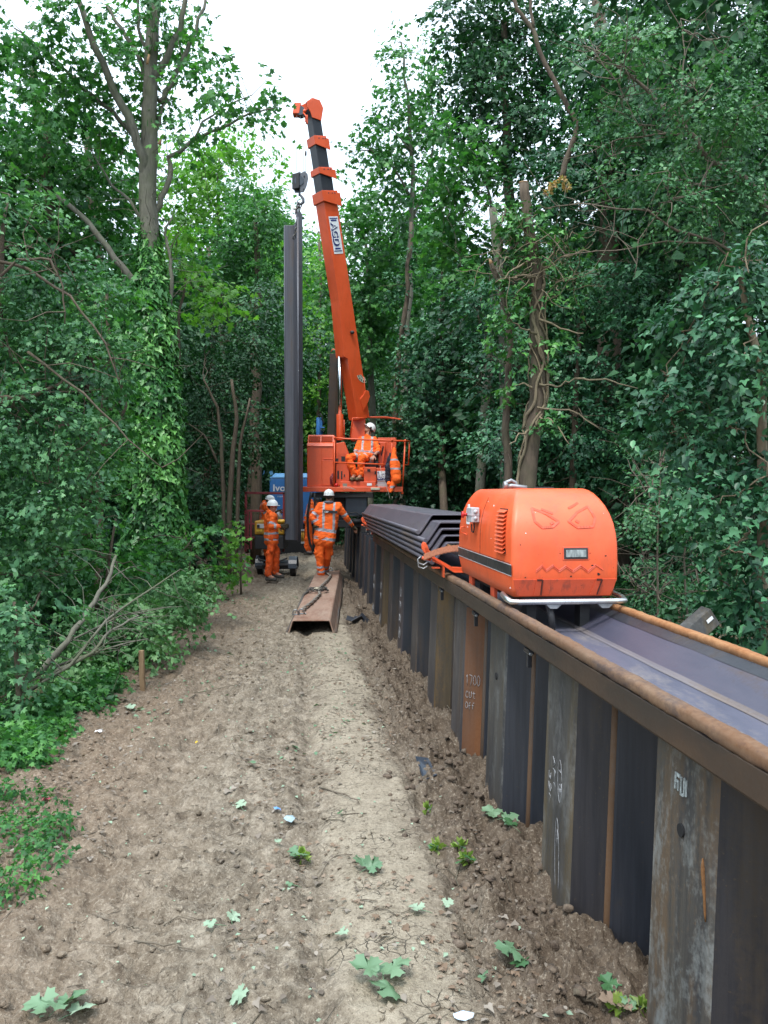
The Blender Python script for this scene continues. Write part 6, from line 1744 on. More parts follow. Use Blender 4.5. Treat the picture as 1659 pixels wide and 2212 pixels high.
def hanging():
    Y = 17.35; c = at(637, 1172, Y)
    r = thing('hanging_sheet_pile', 'long dark sheet pile hanging upright from the crane hook', 'sheet pile', c)
    th = math.radians(-58); z0 = at(637, 1168, Y).z; z1 = at(637, 478, Y).z
    prof = u_outline(0.31, 0.2, 0.16, .013)
    cx = at(633, 800, Y).x
    def pr(z, k=0): 
        q = []
        for u, v in prof:
            x = u * math.cos(th) - v * math.sin(th); y = u * math.sin(th) + v * math.cos(th)
            dz = 0.0
            if k: dz = .12 * (x > .10) 
            q.append(Vector((cx + x - .03, Y + y, z + dz)))
        return q
    m = MB(); m.sweep(lambda i: pr(*i), [(z0, 0), (z0 + 2, 0), (z0 + 4.5, 0), (z1, 1)]); m.build('pile_body', [M['steel_hang']], r, bevel=.005)
    for s in (-1, 1):
        u, v = s * .315, 0; x = u * math.cos(th) - v * math.sin(th); y = u * math.sin(th) + v * math.cos(th)
        m = MB(); m.tube([Vector((cx + x - .03, Y + y, z0)), Vector((cx + x - .03, Y + y, z1))], .02, 8); m.build('clutch', [M['steel_hang']], r)
    m = MB()
    x0, y0 = zd(165, 800); x1, y1 = zd(190, 1010)
    for a, b in ((165, 188), (192, 212)):
        m.cyl(at(zd(a + 10, 0)[0], 1145, Y - .25), at(zd(a + 10, 0)[0], 1172, Y - .25), .014, 8)
    t = thing('pile_threader', 'yellow clamp tool at the foot of the hanging sheet pile', 'tool', at(654, 1172, Y - .25)); m.build('rods', [M['yellow_plastic']], t)
    m = MB(); a = at(654, 1172, Y - .25); m.frame_box(a, Vector((.035, 0, 0)), Vector((0, .03, 0)), UP * .02); m.frame_box(at(654, 1145, Y - .25), Vector((.035, 0, 0)), Vector((0, .03, 0)), UP * .015); m.build('clamp', [M['galv']], t)
hanging()

# driven pile standing behind the crane
def standing():
    r = thing('standing_sheet_pile', 'brownish sheet pile standing upright behind the crane cylinder', 'sheet pile', at(720, 1140, 20.4))
    prof = u_outline(0.3, 0.19, 0.155, .013); th = math.radians(-62)
    m = MB(); 
    def pr(y, cx_):
        p = at(cx_, y, 20.4); return [Vector((p.x + u * math.cos(th) - v * math.sin(th), 20.4 + u * math.sin(th) + v * math.cos(th), p.z)) for u, v in prof]
    m.sweep(lambda i: pr(*i), [(1170, 714), (940, 718), (760, 724)]); m.build('pile_body', [M['steel_brown']], r, bevel=.005)
    m = MB(); p = at(724, 757, 20.3); m.tube([p + Vector((-.1, 0, -.03)), p + Vector((-.06, 0, .03)), p + Vector((.06, 0, .0)), p + Vector((.1, 0, -.05))], .014, 6); m.build('lifting_eye', [M['pack_orange']], r)
standing()

# ------------------------------------------------------------------ trailer, generator, frame and blue unit beyond
def wheel(t, c, R, wd, nm='wheel'):
    c = Vector(c); m = MB(); m.cyl(c - Vector((wd / 2, 0, 0)), c + Vector((wd / 2, 0, 0)), R, 24); w = m.build(nm, [M['black']], t, bevel=R * .14)
    m = MB(); m.cyl(c - Vector((wd / 2 + .006, 0, 0)), c + Vector((wd / 2 + .006, 0, 0)), R * .55, 18); m.ball(c + Vector((wd / 2 + .006, 0, 0)), R * .2, 10, 6); m.build('rim', [M['galv']], w, bevel=.006)
def trailer():
    Y = 19.2; r = thing('generator_trailer', 'small black two wheeled trailer carrying a yellow generator', 'trailer', gnd(600, Y))
    g = gz(-2.3, Y, False)
    cr = at(*z5(1050, 1450), Y); R = .20
    wheel(r, (cr.x, Y, g + R), R, .13); xl = at(*z5(400, 1480), Y).x; wheel(r, (xl, Y + .3, g + R), R, .13)
    def guard(cx, cy):
        m = MB(); q = []
        for i in range(9):
            a = math.pi * i / 8; q.append((math.cos(a) * (R + .06), math.sin(a) * (R + .055)))
        for a, b in zip(q[:-1], q[1:]):
            m.prism([Vector((cx - .09, cy + a[0], g + R + a[1])), Vector((cx - .09, cy + b[0], g + R + b[1])), Vector((cx + .10, cy + b[0], g + R + b[1])), Vector((cx + .10, cy + a[0], g + R + a[1]))], (0, 0, .012))
        m.bb(cx - .09, cx - .08, cy - R, cy + R, g + R, g + R + .1); return m.build('mudguard', [M['slate']], r)
    guard(cr.x, Y); guard(xl, Y + .3)
    a = at(*z5(340, 1140), Y); b = at(*z5(880, 1400), Y); m = MB(); m.bb(a.x, b.x, Y - .1, Y + .9, b.z, a.z); m.build('generator_base', [M['black']], r, bevel=.02)
    m = MB(); m.bb(xl - .05, cr.x + .05, Y - .05, Y + .05, g + R - .03, g + R + .05); m.bb(xl + .1, cr.x - .1, Y - .15, Y + 1.1, g + R + .05, g + R + .09); m.tube([Vector((cr.x - .35, Y - .1, g + .2)), Vector((cr.x - .5, Y - .3, g + .08))], .03, 8); m.build('chassis', [M['black']], r, bevel=.005)
    a = at(*z5(335, 1130), Y - .05); b = at(*z5(885, 870), Y); m = MB(); m.bb(a.x, b.x, Y - .12, Y + .7, a.z, b.z); gen = m.build('generator', [M['yellow_plastic']], r, bevel=.03)
    a = at(*z5(375, 1010), Y - .13); b = at(*z5(520, 930), Y - .13); m = MB(); m.bb(a.x, b.x, Y - .135, Y - .12, a.z, b.z); m.build('control_panel', [M['grey_plastic']], gen, bevel=.003)
    m = MB(); a = at(*z5(390, 1000), Y); b = at(*z5(440, 940), Y); m.bb(a.x, b.x, Y - .145, Y - .135, a.z, b.z); m.build('display', [M['black']], gen)
    m = MB()
    for x in (405, 460): c = at(*z5(x, 1050), Y); m.cyl(Vector((c.x, Y - .14, c.z)), Vector((c.x, Y - .12, c.z)), .03, 12)
    m.build('sockets', [flat('bright_yellow', (.6, .4, .04), .5)], gen)
    m = MB(); m.cyl(at(*z5(750, 720), Y), at(*z5(820, 830), Y), .055, 14); m.build('exhaust', [M['galv']], gen, bevel=.01)
    m = MB(); c = at(*z5(830, 885), Y - .1); m.ball(c, .09, 12, 8, (1.3, .8, .6)); m.build('fuel_tank', [flat('tank_yellow', (.55, .30, .02), .4)], gen)
    m = MB(); c0 = z5
    m.tube([at(*z5(*q), Y - .3) for q in ((380, 1560), (430, 1600), (520, 1620), (800, 1620), (940, 1570))], .02, 8); m.build('ground_hose', [M['black']], r)
trailer()
def frame():
    Y = 19.95; r = thing('barrier_frame', 'maroon square tube frame standing behind the workers', 'frame', gnd(535, Y)); Y_ = Y
    def bar(m, q0, q1, Y, w=.055): m.beam(at(*z5(*q0), Y), at(*z5(*q1), Y), w, w, up=Vector((0, 1, 0)))
    m = MB(); bar(m, (150, 350), (895, 360), Y); m.build('top_bar', [M['dark_red']], r, bevel=.005)
    for x in (168, 878):
        m = MB(); bar(m, (x, 340), (x - 10, 1450), Y); m.build('post', [M['dark_red']], r, bevel=.005)
    for x in (205, 262):
        m = MB(); bar(m, (x, 690), (x, 1400), Y - .3, .045); m.build('post', [M['dark_red']], r, bevel=.005)
    m = MB(); bar(m, (190, 680), (500, 690), Y - .3, .045); bar(m, (200, 930), (330, 930), Y - .3, .04); bar(m, (160, 1180), (330, 1190), Y - .3, .05); m.build('cross_bar', [M['dark_red']], r, bevel=.005)
frame()
def blue():
    Y = 27.6; r = thing('blue_excavator', 'bright blue machine body with white lettering behind the hanging pile', 'excavator', gnd(630, Y))
    a = at(582.5, 1132, Y); b = at(686, 1032, Y); m = MB(); m.bb(a.x, b.x, Y, Y + 1.8, a.z, b.z); m.build('body_panel', [M['blue_paint']], r, bevel=.05)
    m = MB(); t0 = at(590, 1032, Y).z; t1 = at(590, 1022, Y).z
    m.prism([Vector((a.x + .02, Y + .02, t0)), Vector((b.x, Y + .02, t0)), Vector((b.x, Y + .25, t1)), Vector((a.x + .14, Y + .25, t1))], (0, 1.2, 0)); m.bb(a.x + .005, b.x, Y - .01, Y + .05, t0 - .02, t0 + .03); m.build('top_cover', [M['blue_light']], r, bevel=.02)
    text_mesh('lettering', 'Ivo', at(589, 1060.5, Y - .03), (1, 0, 0), UP, .225, M['white_label'], r, bold=.02, sx=1.12)
    text_mesh('lettering', 'CIVIL', at(590, 1065.5, Y - .03), (1, 0, 0), UP, .036, M['white_label'], r, bold=.0, sx=1.8)
    text_mesh('lettering', '01639', at(599, 1074, Y - .03), (1, 0, 0), UP, .05, M['white_label'], r, bold=.0, sx=1.1)
    m = MB(); a2 = at(584, 1140, Y); m.bb(a2.x, b.x, Y + .1, Y + 1.7, a2.z - 1.0, a2.z + .12); m.build('undercarriage', [M['black']], r, bevel=.03)
    m = MB(); m.cyl(at(*z2(375, 700), Y - .3), at(*z2(380, 345), Y - .3), .085, 14); m.cyl(at(*z2(405, 560), Y - .3), at(*z2(405, 380), Y - .3), .05, 10); c = at(*z2(425, 468), Y - .35); m.frame_box(c, Vector((.07, 0, 0)), Vector((0, .05, 0)), UP * .02); m.build('blue_ram', [M['blue_paint']], r, bevel=.006)
    m = MB(); m.tube([at(*z2(*q), Y - .4) for q in ((385, 340), (380, 310), (400, 298), (420, 330), (425, 380), (440, 400), (435, 440))], .02, 6); m.tube([at(*z2(*q), Y - .4) for q in ((410, 480), (405, 530), (430, 545), (445, 480))], .018, 6); m.build('hoses', [M['black']], r)
    m = MB(); m.tube([at(*z5(480, 20), Y), at(*z5(510, -60), Y), at(*z5(500, 0), Y)], .012, 5); m.frame_box(at(*z5(640, -20), Y), Vector((.05, 0, .02)), Vector((0, .01, 0)), Vector((-.02, 0, .06))); m.build('mirror', [M['blue_light']], r)
blue()

# ------------------------------------------------------------------ small things
def stake():
    b = gpt(309, 1486); t = Vector((b.x - .014, b.y, at(305, 1405, b.y).z)); r = thing('wooden_stake', 'short square wooden stake driven in beside the cut branches', 'stake', b)
    m = MB(); m.beam(b - Vector((0, 0, .1)), t, .045, .045, up=Vector((0, 1, 0))); n = N('sawn_wood'); nn = n.noise(n.pos((1, 1, .15)), 30, 5)
    n.set('Base Color', n.ramp(nn, [(.3, (.16, .10, .05)), (.7, (.30, .20, .11))])); n.set('Roughness', .85); m.build('post', [n.mat], r, bevel=.004)
stake()
def fallen_pile():
    Y = 5.7; r = thing('leaning_sheet_pile', 'offcut of rusty sheet pile leaning in the ivy behind the wall', 'sheet pile', at(1500, 1345, Y))
    a = at(1420, 1405, Y); b = at(1532, 1308, Y + .3); d_ = (a - b).normalized(); a = b + d_ * ((tn(b.x, b.y)[1] - 1.86) / (tn(b.x, b.y)[1] - tn((b + d_).x, (b + d_).y)[1]))
    m = MB(); d = (b - a).normalized(); s = Vector((.75, .1, -1.0)); s = (s - d * s.dot(d)).normalized()
    n = d.cross(s)
    def pf(c): return [c + (s * u + n * v) * .62 for u, v in ((0, .12), (.05, .02), (.24, 0), (.30, .12), (.31, .11), (.25, -.012), (.045, .006), (-.01, .115))]
    m.sweep(pf, [a, b]); m.build('plate', [M['steel_worn']], r, bevel=.003)
    m = MB(); c = b - d * .10 + s * .03 - n * .0 ; c = b - d * .07 + s * .08 - n * .009; m.frame_box(c, d * .035, s * .012, n * .002); m.build('white_label', [M['white_label']], r)
fallen_pile()
def box_scrap():
    r = thing('steel_offcut', 'dark folded steel offcut lying on the soil by the wall', 'offcut', gpt(775, 1345)); c = gpt(773, 1342) + Vector((0, 0, .03)); m = MB()
    for k, (dx, dy, rx) in enumerate(((-.09, 0, .3), (0, -.05, -.5), (.08, 0, .8), (.02, .06, .2))):
        R = Matrix.Rotation(rx, 3, 'Y') @ Matrix.Rotation(rx * 1.3, 3, 'X'); m.box(c + Vector((dx, dy, 0)), (.16, .12, .008), R)
    m.build('folded_plates', [M['steel_dark']], r)
    r = thing('rubber_offcut', 'flat dark square of rubber lying on the mud by the wall', 'offcut', gpt(920, 1665)); c = gpt(920, 1665); m = MB()
    q = [gpt(897, 1650), gpt(925, 1648), gpt(944, 1680), gpt(915, 1684)]; m.prism([Vector((p.x, p.y, max(v.z for v in q) + .012 - .02 * (i_ % 2))) for i_, p in enumerate(q)], (0, 0, .006)); m.build('sheet', [M['slate']], r)
box_scrap()
def clamps():
    k = 0
    for t in (6.95, 5.55, 4.2):
        r = thing('edge_clamp', ['small dark steel clamp under the lip nearest the rubber sheet', 'second small dark clamp hanging under the rusty lip', 'dark steel clamp under the lip beside the joint of the laid piles'][2 - k], 'clamp', W(t, 1.2, .9), 'clamps under the rusty lip'); k += 1
        m = MB(); m.frame_box(W(t, 1.17, .93), W(.05, 0, 0), W(0, .015, 0), UP * .012); m.frame_box(W(t + .03, 1.18, .885), W(.012, 0, 0), W(0, .012, 0), UP * .05); m.build('jaw', [M['steel_dark']], r, bevel=.003)
        m = MB(); m.cyl(W(t - .06, 1.165, .92), W(t + .06, 1.165, .92), .008, 8); m.build('bolt', [M['galv']], r)
clamps()
# ------------------------------------------------------------------ people
def cloth(name, col, dirt=(0.10, 0.06, 0.035), amt=0.25, rough=0.8):
    m = N(name); n1 = m.noise(m.pos(), 7, 5, .65); n2 = m.noise(m.pos(), 40, 3)
    c = m.mix(m.math('MULTIPLY', m.ramp(n1, [(.45, 0.), (.72, 1.)]), amt), col, dirt)
    m.set('Base Color', m.mix(m.math('MULTIPLY', n2, .2), c, tuple(x * .75 for x in col))); m.set('Roughness', rough); m.set('Specular IOR Level', .25); m.bump(n1, .25, .02)
    return m.mat
M['hivis'] = cloth('orange_high_visibility_cloth', (1.0, 0.155, 0.024), amt=.06)
M['hivis_dirty'] = cloth('muddy_orange_cloth', (0.80, 0.10, 0.015), amt=.6)
M['silver'] = flat('silver_reflective_tape', (0.40, 0.40, 0.44), 0.5, var=.15)
M['skin'] = flat('tanned_skin', (0.42, 0.20, 0.13), 0.55, var=.12)
M['helmet'] = flat('white_helmet_plastic', (0.78, 0.80, 0.80), 0.3, var=.05)
M['glove'] = flat('dark_olive_glove', (0.06, 0.045, 0.022), 0.8, var=.4)
M['boot'] = flat('tan_suede_boot', (0.16, 0.115, 0.065), 0.85, var=.3)
M['boot_grey'] = flat('muddy_grey_boot', (0.085, 0.075, 0.066), 0.85, var=.4)
M['hair'] = flat('dark_hair', (0.025, 0.018, 0.014), 0.7)
M['navy'] = flat('navy_lining', (0.012, 0.015, 0.03), 0.8)
M['grey_collar'] = flat('grey_blue_collar', (0.16, 0.18, 0.23), 0.8)

def cap(mb, a, b, ra, rb=None, n=14):
    rb = ra if rb is None else rb
    mb.tube([a, b], [ra, rb], n); mb.ball(a, ra * .999, n, 8); mb.ball(b, rb * .999, n, 8)
def fuse(name, mb, voxel, mats, parent, assign=None, wrinkle=0.0, freq=9, smooth_it=2, seed=0):
    """Unite overlapping pieces into one continuous skin."""
    me = bpy.data.meshes.new('raw'); me.from_pydata([tuple(v) for v in mb.v], [], mb.f); me.update()
    ob = bpy.data.objects.new('raw', me); COL.objects.link(ob)
    rm = ob.modifiers.new('r', 'REMESH'); rm.mode = 'VOXEL'; rm.voxel_size = voxel; rm.use_smooth_shade = True
    if smooth_it:
        sm = ob.modifiers.new('s', 'SMOOTH'); sm.factor = .5; sm.iterations = smooth_it
    dg = bpy.context.evaluated_depsgraph_get(); nm = bpy.data.meshes.new_from_object(ob.evaluated_get(dg))
    bpy.data.objects.remove(ob); bpy.data.meshes.remove(me)
    nm.name = name
    n = len(nm.vertices); co = np.empty(n * 3, np.float32); nm.vertices.foreach_get('co', co); co = co.reshape(-1, 3)
    if wrinkle:
        no = np.empty(n * 3, np.float32); nm.vertex_normals.foreach_get('vector', no); no = no.reshape(-1, 3)
        w = fbm(co[:, 0] * freq + co[:, 2] * freq * .7 + seed, co[:, 2] * freq * 1.3 + co[:, 1] * freq * .9, 3, .6)
        w2 = -np.abs(fbm(co[:, 0] * freq * .8 - co[:, 2] * freq * 1.5, co[:, 2] * freq * .9 + co[:, 1] * freq, 2)) 
        co = co + no * (wrinkle * (w + 1.2 * w2))[:, None]
    o0 = wloc(parent); nm.vertices.foreach_set('co', (co - np.array(o0, np.float32)).ravel())
    nm.materials.clear()
    if assign is not None:
        k = len(nm.polygons); ce = np.empty(k * 3, np.float32); nm.polygons.foreach_get('center', ce); ce = ce.reshape(-1, 3) + np.array(o0, np.float32)
        nm.polygons.foreach_set('material_index', assign(ce).astype(np.int32))
    nm.polygons.foreach_set('use_smooth', np.ones(len(nm.polygons), bool)); nm.update()
    return link_mesh(name, nm, mats, parent)
def bandf(bands):
    """bands: (p0, p1, f0, f1, rmax): faces whose place along p0-p1 falls between f0 and f1."""
    def f(ce):
        out = np.zeros(len(ce))
        for p0, p1, f0, f1, rm in bands:
            p0 = np.array(p0); d = np.array(p1) - p0; L2 = (d * d).sum(); t = ((ce - p0) @ d) / L2
            dist = np.linalg.norm(ce - (p0 + t[:, None] * d), axis=1)
            out[(t > f0) & (t < f1) & (dist < rm)] = 1
        return out
    return f
def hand(mb, wr, d, nrm, curl=0.5, s=1.0, side=1):
    """Palm, four unequal bent fingers and a thumb from the side of the palm."""
    d = Vector(d).normalized(); nrm = Vector(nrm); nrm = (nrm - d * nrm.dot(d)).normalized(); sd = d.cross(nrm).normalized() * side
    wr = Vector(wr)
    for q in (-.03, -.01, .01, .03): cap(mb, wr + sd * q * .5 * s, wr + (d * .085 + sd * q) * s, .017 * s, .014 * s, 8)
    for q, L in ((-.033, .062), (-.011, .075), (.011, .08), (.033, .07)):
        a = wr + (d * .09 + sd * q) * s; d1 = (d * math.cos(curl * .7) + nrm * math.sin(curl * .7)); b = a + d1 * L * .5 * s
        d2 = (d * math.cos(curl * 1.8) + nrm * math.sin(curl * 1.8)); c = b + d2 * L * .5 * s
        cap(mb, a, b, .0105 * s, .0095 * s, 8); cap(mb, b, c, .0095 * s, .008 * s, 8)
    a = wr + (d * .025 + sd * .03) * s; b = a + (d * .035 + sd * .035 + nrm * .012) * s; c = b + (d * .03 + sd * .006 + nrm * .015) * s
    cap(mb, a, b, .014 * s, .012 * s, 8); cap(mb, b, c, .012 * s, .009 * s, 8)
def headmesh(mb, c, fw, up, s=1.0):
    c = Vector(c); fw = Vector(fw).normalized(); up = Vector(up); up = (up - fw * up.dot(fw)).normalized(); rt = fw.cross(up)
    def el(o, r, k=12):
        b = len(mb.v); mb.ball((0, 0, 0), 1, 16, 10)
        for i in range(b, len(mb.v)):
            v = Vector(mb.v[i]); mb.v[i] = tuple(c + (fw * (o[0] + v.x * r[0]) + rt * (o[1] + v.y * r[1]) + up * (o[2] + v.z * r[2])) * s)
    el((-.012, 0, .03), (.095, .076, .09)); el((.018, 0, -.045), (.066, .058, .065)); el((.05, 0, -.082), (.03, .03, .024))
    el((.095, 0, -.02), (.018, .012, .025)); el((.082, 0, .0), (.014, .010, .03)); el((.078, 0, -.055), (.014, .024, .010)); el((.07, .032, .012), (.016, .022, .008)); el((.07, -.032, .012), (.016, .022, .008))
    el((0, .078, -.01), (.018, .010, .03)); el((0, -.078, -.01), (.018, .010, .03))
    return c, fw, up, rt
def helmet(r, c, fw, up, mat=None, s=1.0, peak=True, band=False):
    c = Vector(c); fw = Vector(fw).normalized(); up = Vector(up); up = (up - fw * up.dot(fw)).normalized(); rt = fw.cross(up)
    m = MB(); n = 24; vs = []; rings = []
    for i in range(9):
        a = math.pi / 2 * i / 8; rr = math.cos(a) if i < 8 else 0.02; h = math.sin(a)
        rings.append([c + (fw * (math.cos(t) * .125 * rr - .005) + rt * (math.sin(t) * .103 * rr) + up * (.018 + .105 * h)) * s for t in [2 * math.pi * k / n for k in range(n)]])
    low = [c + (fw * (math.cos(t) * .129 - .005) + rt * (math.sin(t) * .107) + up * (.018 - .022)) * s for t in [2 * math.pi * k / n for k in range(n)]]
    rings = [low] + rings
    m.sweep(lambda i: rings[i], list(range(len(rings))))
    m.sm = [True] * len(m.sm)
    # ridge and peak
    m.tube([c + (fw * (.120 * math.cos(a) - .005) + up * (.018 + .101 * math.sin(a))) * s for a in [math.pi * k / 12 for k in range(1, 12)]], .012 * s, 6)
    if peak:
        P = [c + (fw * (.115 + .05 * math.cos(q)) + rt * (.085 * math.sin(q)) + up * (.004 - .006 * math.cos(q))) * s for q in [math.pi * (k / 10 - .5) for k in range(11)]]
        m.prism(P, up * .008 * s)
    h = m.build('helmet', [mat or M['helmet']], r)
    m = MB(); m.tube([c + (fw * (math.cos(t) * .126 - .005) + rt * (math.sin(t) * .104) + up * .0) * s for t in [2 * math.pi * k / n for k in range(n + 1)]], .009 * s, 6)
    m.build('helmet_rim', [mat or M['helmet']], h)
    return h
def person(label, J, fw, hfw, hup, jacket='hivis', trousers='hivis', boots='boot_grey', gloves=True, short=False, helm=None, vert=True, loc=None, curls=(.5, .5), hn=None, girth=1.0, sleeves=True, chestband=True):
    r = thing('person', label, 'person', loc or J['ankL'])
    fw = Vector(fw).normalized(); ch = (J['shL'] + J['shR']) / 2; pv = (J['hipL'] + J['hipR']) / 2; g = girth
    hn = hn or (fw, fw)
    # continuous body
    b = MB(); headmesh(b, J['head'], hfw, hup); cap(b, J['head'] - Vector(hup).normalized() * .05 - Vector(hfw).normalized() * .02, ch + Vector((0, 0, .01)), .055, .07)
    cap(b, J['shL'], J['shR'], .055); cap(b, ch - Vector((0, 0, .08)), pv + Vector((0, 0, .08)), .085, .085); cap(b, J['hipL'], J['hipR'], .08)
    for s in 'LR':
        cap(b, J['sh' + s], J['el' + s], .05, .042); cap(b, J['el' + s], J['wr' + s], .042, .03)
        cap(b, J['hip' + s], J['kn' + s], .08, .058); cap(b, J['kn' + s], J['ank' + s], .055, .042); cap(b, J['ank' + s], J['toe' + s], .045, .035)
        hd = (J['wr' + s] - J['el' + s]).normalized()
        if 'hd' + s in J: hd = J['hd' + s]
        hand(b, J['wr' + s], hd, hn[0 if s == 'L' else 1], curls[0 if s == 'L' else 1], 1.05, 1 if s == 'L' else -1)
    fuse('body', b, .0085, [M['skin']], r)
    # hair below the helmet and jacket, trousers
    m = MB(); hu = Vector(hup).normalized(); hf = Vector(hfw).normalized(); hr = hf.cross(hu)
    cap(m, J['head'] - hf * .05 + hr * .045 + hu * .01, J['head'] - hf * .05 - hr * .045 + hu * .01, .052, .052); cap(m, J['head'] - hf * .06 + hu * .0, J['head'] - hf * .055 - hu * .04, .05, .035); fuse('hair', m, .012, [M['hair']], r)
    j = MB(); dn = (pv - ch).normalized(); wv = (J['shR'] - J['shL']).normalized()
    cap(j, J['shL'] + wv * .02, J['shR'] - wv * .02, .088 * g, .088 * g)
    for q in (-.075, 0, .075): cap(j, ch + wv * q * g + dn * .06, pv + wv * q * g * 1.05 - dn * .0, .118 * g, .125 * g)
    for q in (-.07, .07): cap(j, pv + wv * q * g, pv + wv * q * g + dn * .07, .128 * g, .128 * g)
    cap(j, ch - hu * 0 + Vector((0, 0, .05)), ch + Vector((0, 0, .075)), .075, .068)
    bands = []; 
    for s in 'LR':
        cap(j, J['sh' + s], J['el' + s], .078, .064)
        if not short: cap(j, J['el' + s], J['wr' + s] - (J['wr' + s] - J['el' + s]).normalized() * .02, .064, .047)
        else: cap(j, J['el' + s], J['el' + s].lerp(J['wr' + s], .25), .066, .06)
        if sleeves: bands += [(J['sh' + s], J['el' + s], .62, .82, .11), (J['el' + s], J['wr' + s], .35, .58, .09)]
    top = ch; bot = pv + dn * .1; bands += [(top, bot, .62, .71, .4), (top, bot, .86, .94, .4)] if chestband else [(top, bot, .60, .70, .4)]
    bf = bandf(bands); brace = [(J['shL'] + wv * .075), (J['shR'] - wv * .075)]
    def asg(ce):
        o = bf(ce)
        L = np.linalg.norm(np.array(bot) - np.array(top)); t = ((ce - np.array(top)) @ np.array(dn)) / L
        near = np.abs(((ce - np.array(top)) @ np.array(wv))) 
        if vert: o[(np.abs(near - .105) < .024) & (t < .65) & (t > -.3)] = 1
        # keep tape off the arms except its own bands
        for s in 'LR':
            a = np.array(J['sh' + s]); d = np.array(J['el' + s]) - a; tt = ((ce - a) @ d) / (d @ d); ds = np.linalg.norm(ce - a - tt[:, None] * d, axis=1)
            arm = (tt > .45) & (tt < 1.1) & (ds < .075) 
            ob = bandf([q for q in bands if sleeves and q[4] < .2])(ce) if sleeves else np.zeros(len(ce))
            o[arm] = ob[arm]
        return o
    fuse('jacket', j, .013, [M[jacket], M['silver']], r, asg, .016, 11, 1, seed=random.random() * 9)
    t = MB(); cap(t, J['hipL'], J['hipR'], .118 * g, .118 * g); bands = []
    for s in 'LR':
        cap(t, J['hip' + s], J['kn' + s], .105, .088); cap(t, J['kn' + s], J['kn' + s].lerp(J['ank' + s], .93), .088, .082)
        bands += [(J['kn' + s], J['ank' + s], .50, .62, .12), (J['kn' + s], J['ank' + s], .76, .88, .12)] if J.get('shinbands') else []
        if J.get('thighband'): bands += [(J['hip' + s], J['kn' + s], .52, .68, .13)]
        pk = J['hip' + s].lerp(J['kn' + s], .78) + wv * (.09 if s == 'R' else -.09); t.ball(pk, .055, 10, 8, (.7, 1.1, 1.3))
    fuse('trousers', t, .013, [M[trousers], M['silver']], r, bandf(bands), .022, 9, 1, seed=random.random() * 9)
    for s in 'LR':
        m = MB(); a = J['ank' + s]; e = J['toe' + s]; d = (e - a); d.z = 0; d = d.normalized() if d.length > 1e-4 else fw
        cap(m, a + Vector((0, 0, .12)), a + Vector((0, 0, .02)), .058, .06); sole = min(a.z, e.z) - .055
        cap(m, Vector((a.x, a.y, sole + .045)) - d * .03, Vector((e.x, e.y, sole + .045)) + d * .03, .05, .046); fuse('boot', m, .011, [M[boots]], r, None, .006, 20)
        if gloves:
            m = MB(); hd = J.get('hd' + s, (J['wr' + s] - J['el' + s]).normalized()); hand(m, J['wr' + s], hd, hn[0 if s == 'L' else 1], curls[0 if s == 'L' else 1], 1.22, 1 if s == 'L' else -1)
            cap(m, J['wr' + s] - hd * .05, J['wr' + s] + hd * .01, .04, .034, 10); fuse('glove', m, .0085, [M['glove']], r, None, .004, 25)
    helmet(r, J['head'] + Vector(hup).normalized() * .022, hfw, hup, helm)
    return r
def jj(Y, d):
    o = {}
    for k, v in d.items():
        if isinstance(v, tuple): o[k] = at(v[0], v[1], Y + (v[2] if len(v) > 2 else 0))
        else: o[k] = v
    return o
# worker guiding the hanging pile, in profile
J = jj(17.75, dict(head=(589, 1094), shL=(579, 1115, .17), shR=(590, 1115, -.14), elL=(590, 1133, .24), wrL=(603, 1137, .22), elR=(585, 1137, -.22), wrR=(606, 1136.5, -.22),
     hipL=(583, 1160, .1), hipR=(589, 1161, -.08), knL=(597, 1194, .12), knR=(583, 1197, -.12), ankL=(594, 1238, .12), ankR=(579, 1243, -.12), toeL=(608, 1244, .05), toeR=(592, 1250, -.2)))
g = gz(J['ankR'].x, J['ankR'].y, False)
w1 = person('worker in orange hooded suit and white helmet steadying the hanging pile', J, (1, -.3, 0), (1, -.35, -.05), (0, 0, 1), trousers='hivis_dirty', vert=False, curls=(.4, .7), hn=(Vector((0, -1, 0)), Vector((0, 1, 0))), girth=1.08)
m = MB(); hc = J['head']; m.tube([hc + Vector((-.03, -.085, .0)), hc + Vector((.05, -.085, .0)), hc + Vector((.09, -.06, .0)), hc + Vector((.10, .03, .0))], .012, 6); m.build('sunglasses', [flat('orange_glasses', (.5, .06, .02), .2)], w1)
m = MB(); m.ball(hc + Vector((.078, -.058, .0)), .024, 10, 6, (1, .5, .8)); m.build('lens', [M['black']], w1)
m = MB(); cap(m, hc + Vector((-.09, .03, -.11)), hc + Vector((-.06, -.1, -.12)), .05, .05); cap(m, hc + Vector((-.07, .08, -.13)), hc + Vector((.0, .1, -.15)), .04, .035); cap(m, hc + Vector((-.05, -.11, -.13)), hc + Vector((.03, -.09, -.16)), .04, .03); fuse('hood', m, .012, [M['hivis']], w1, None, .01, 12)
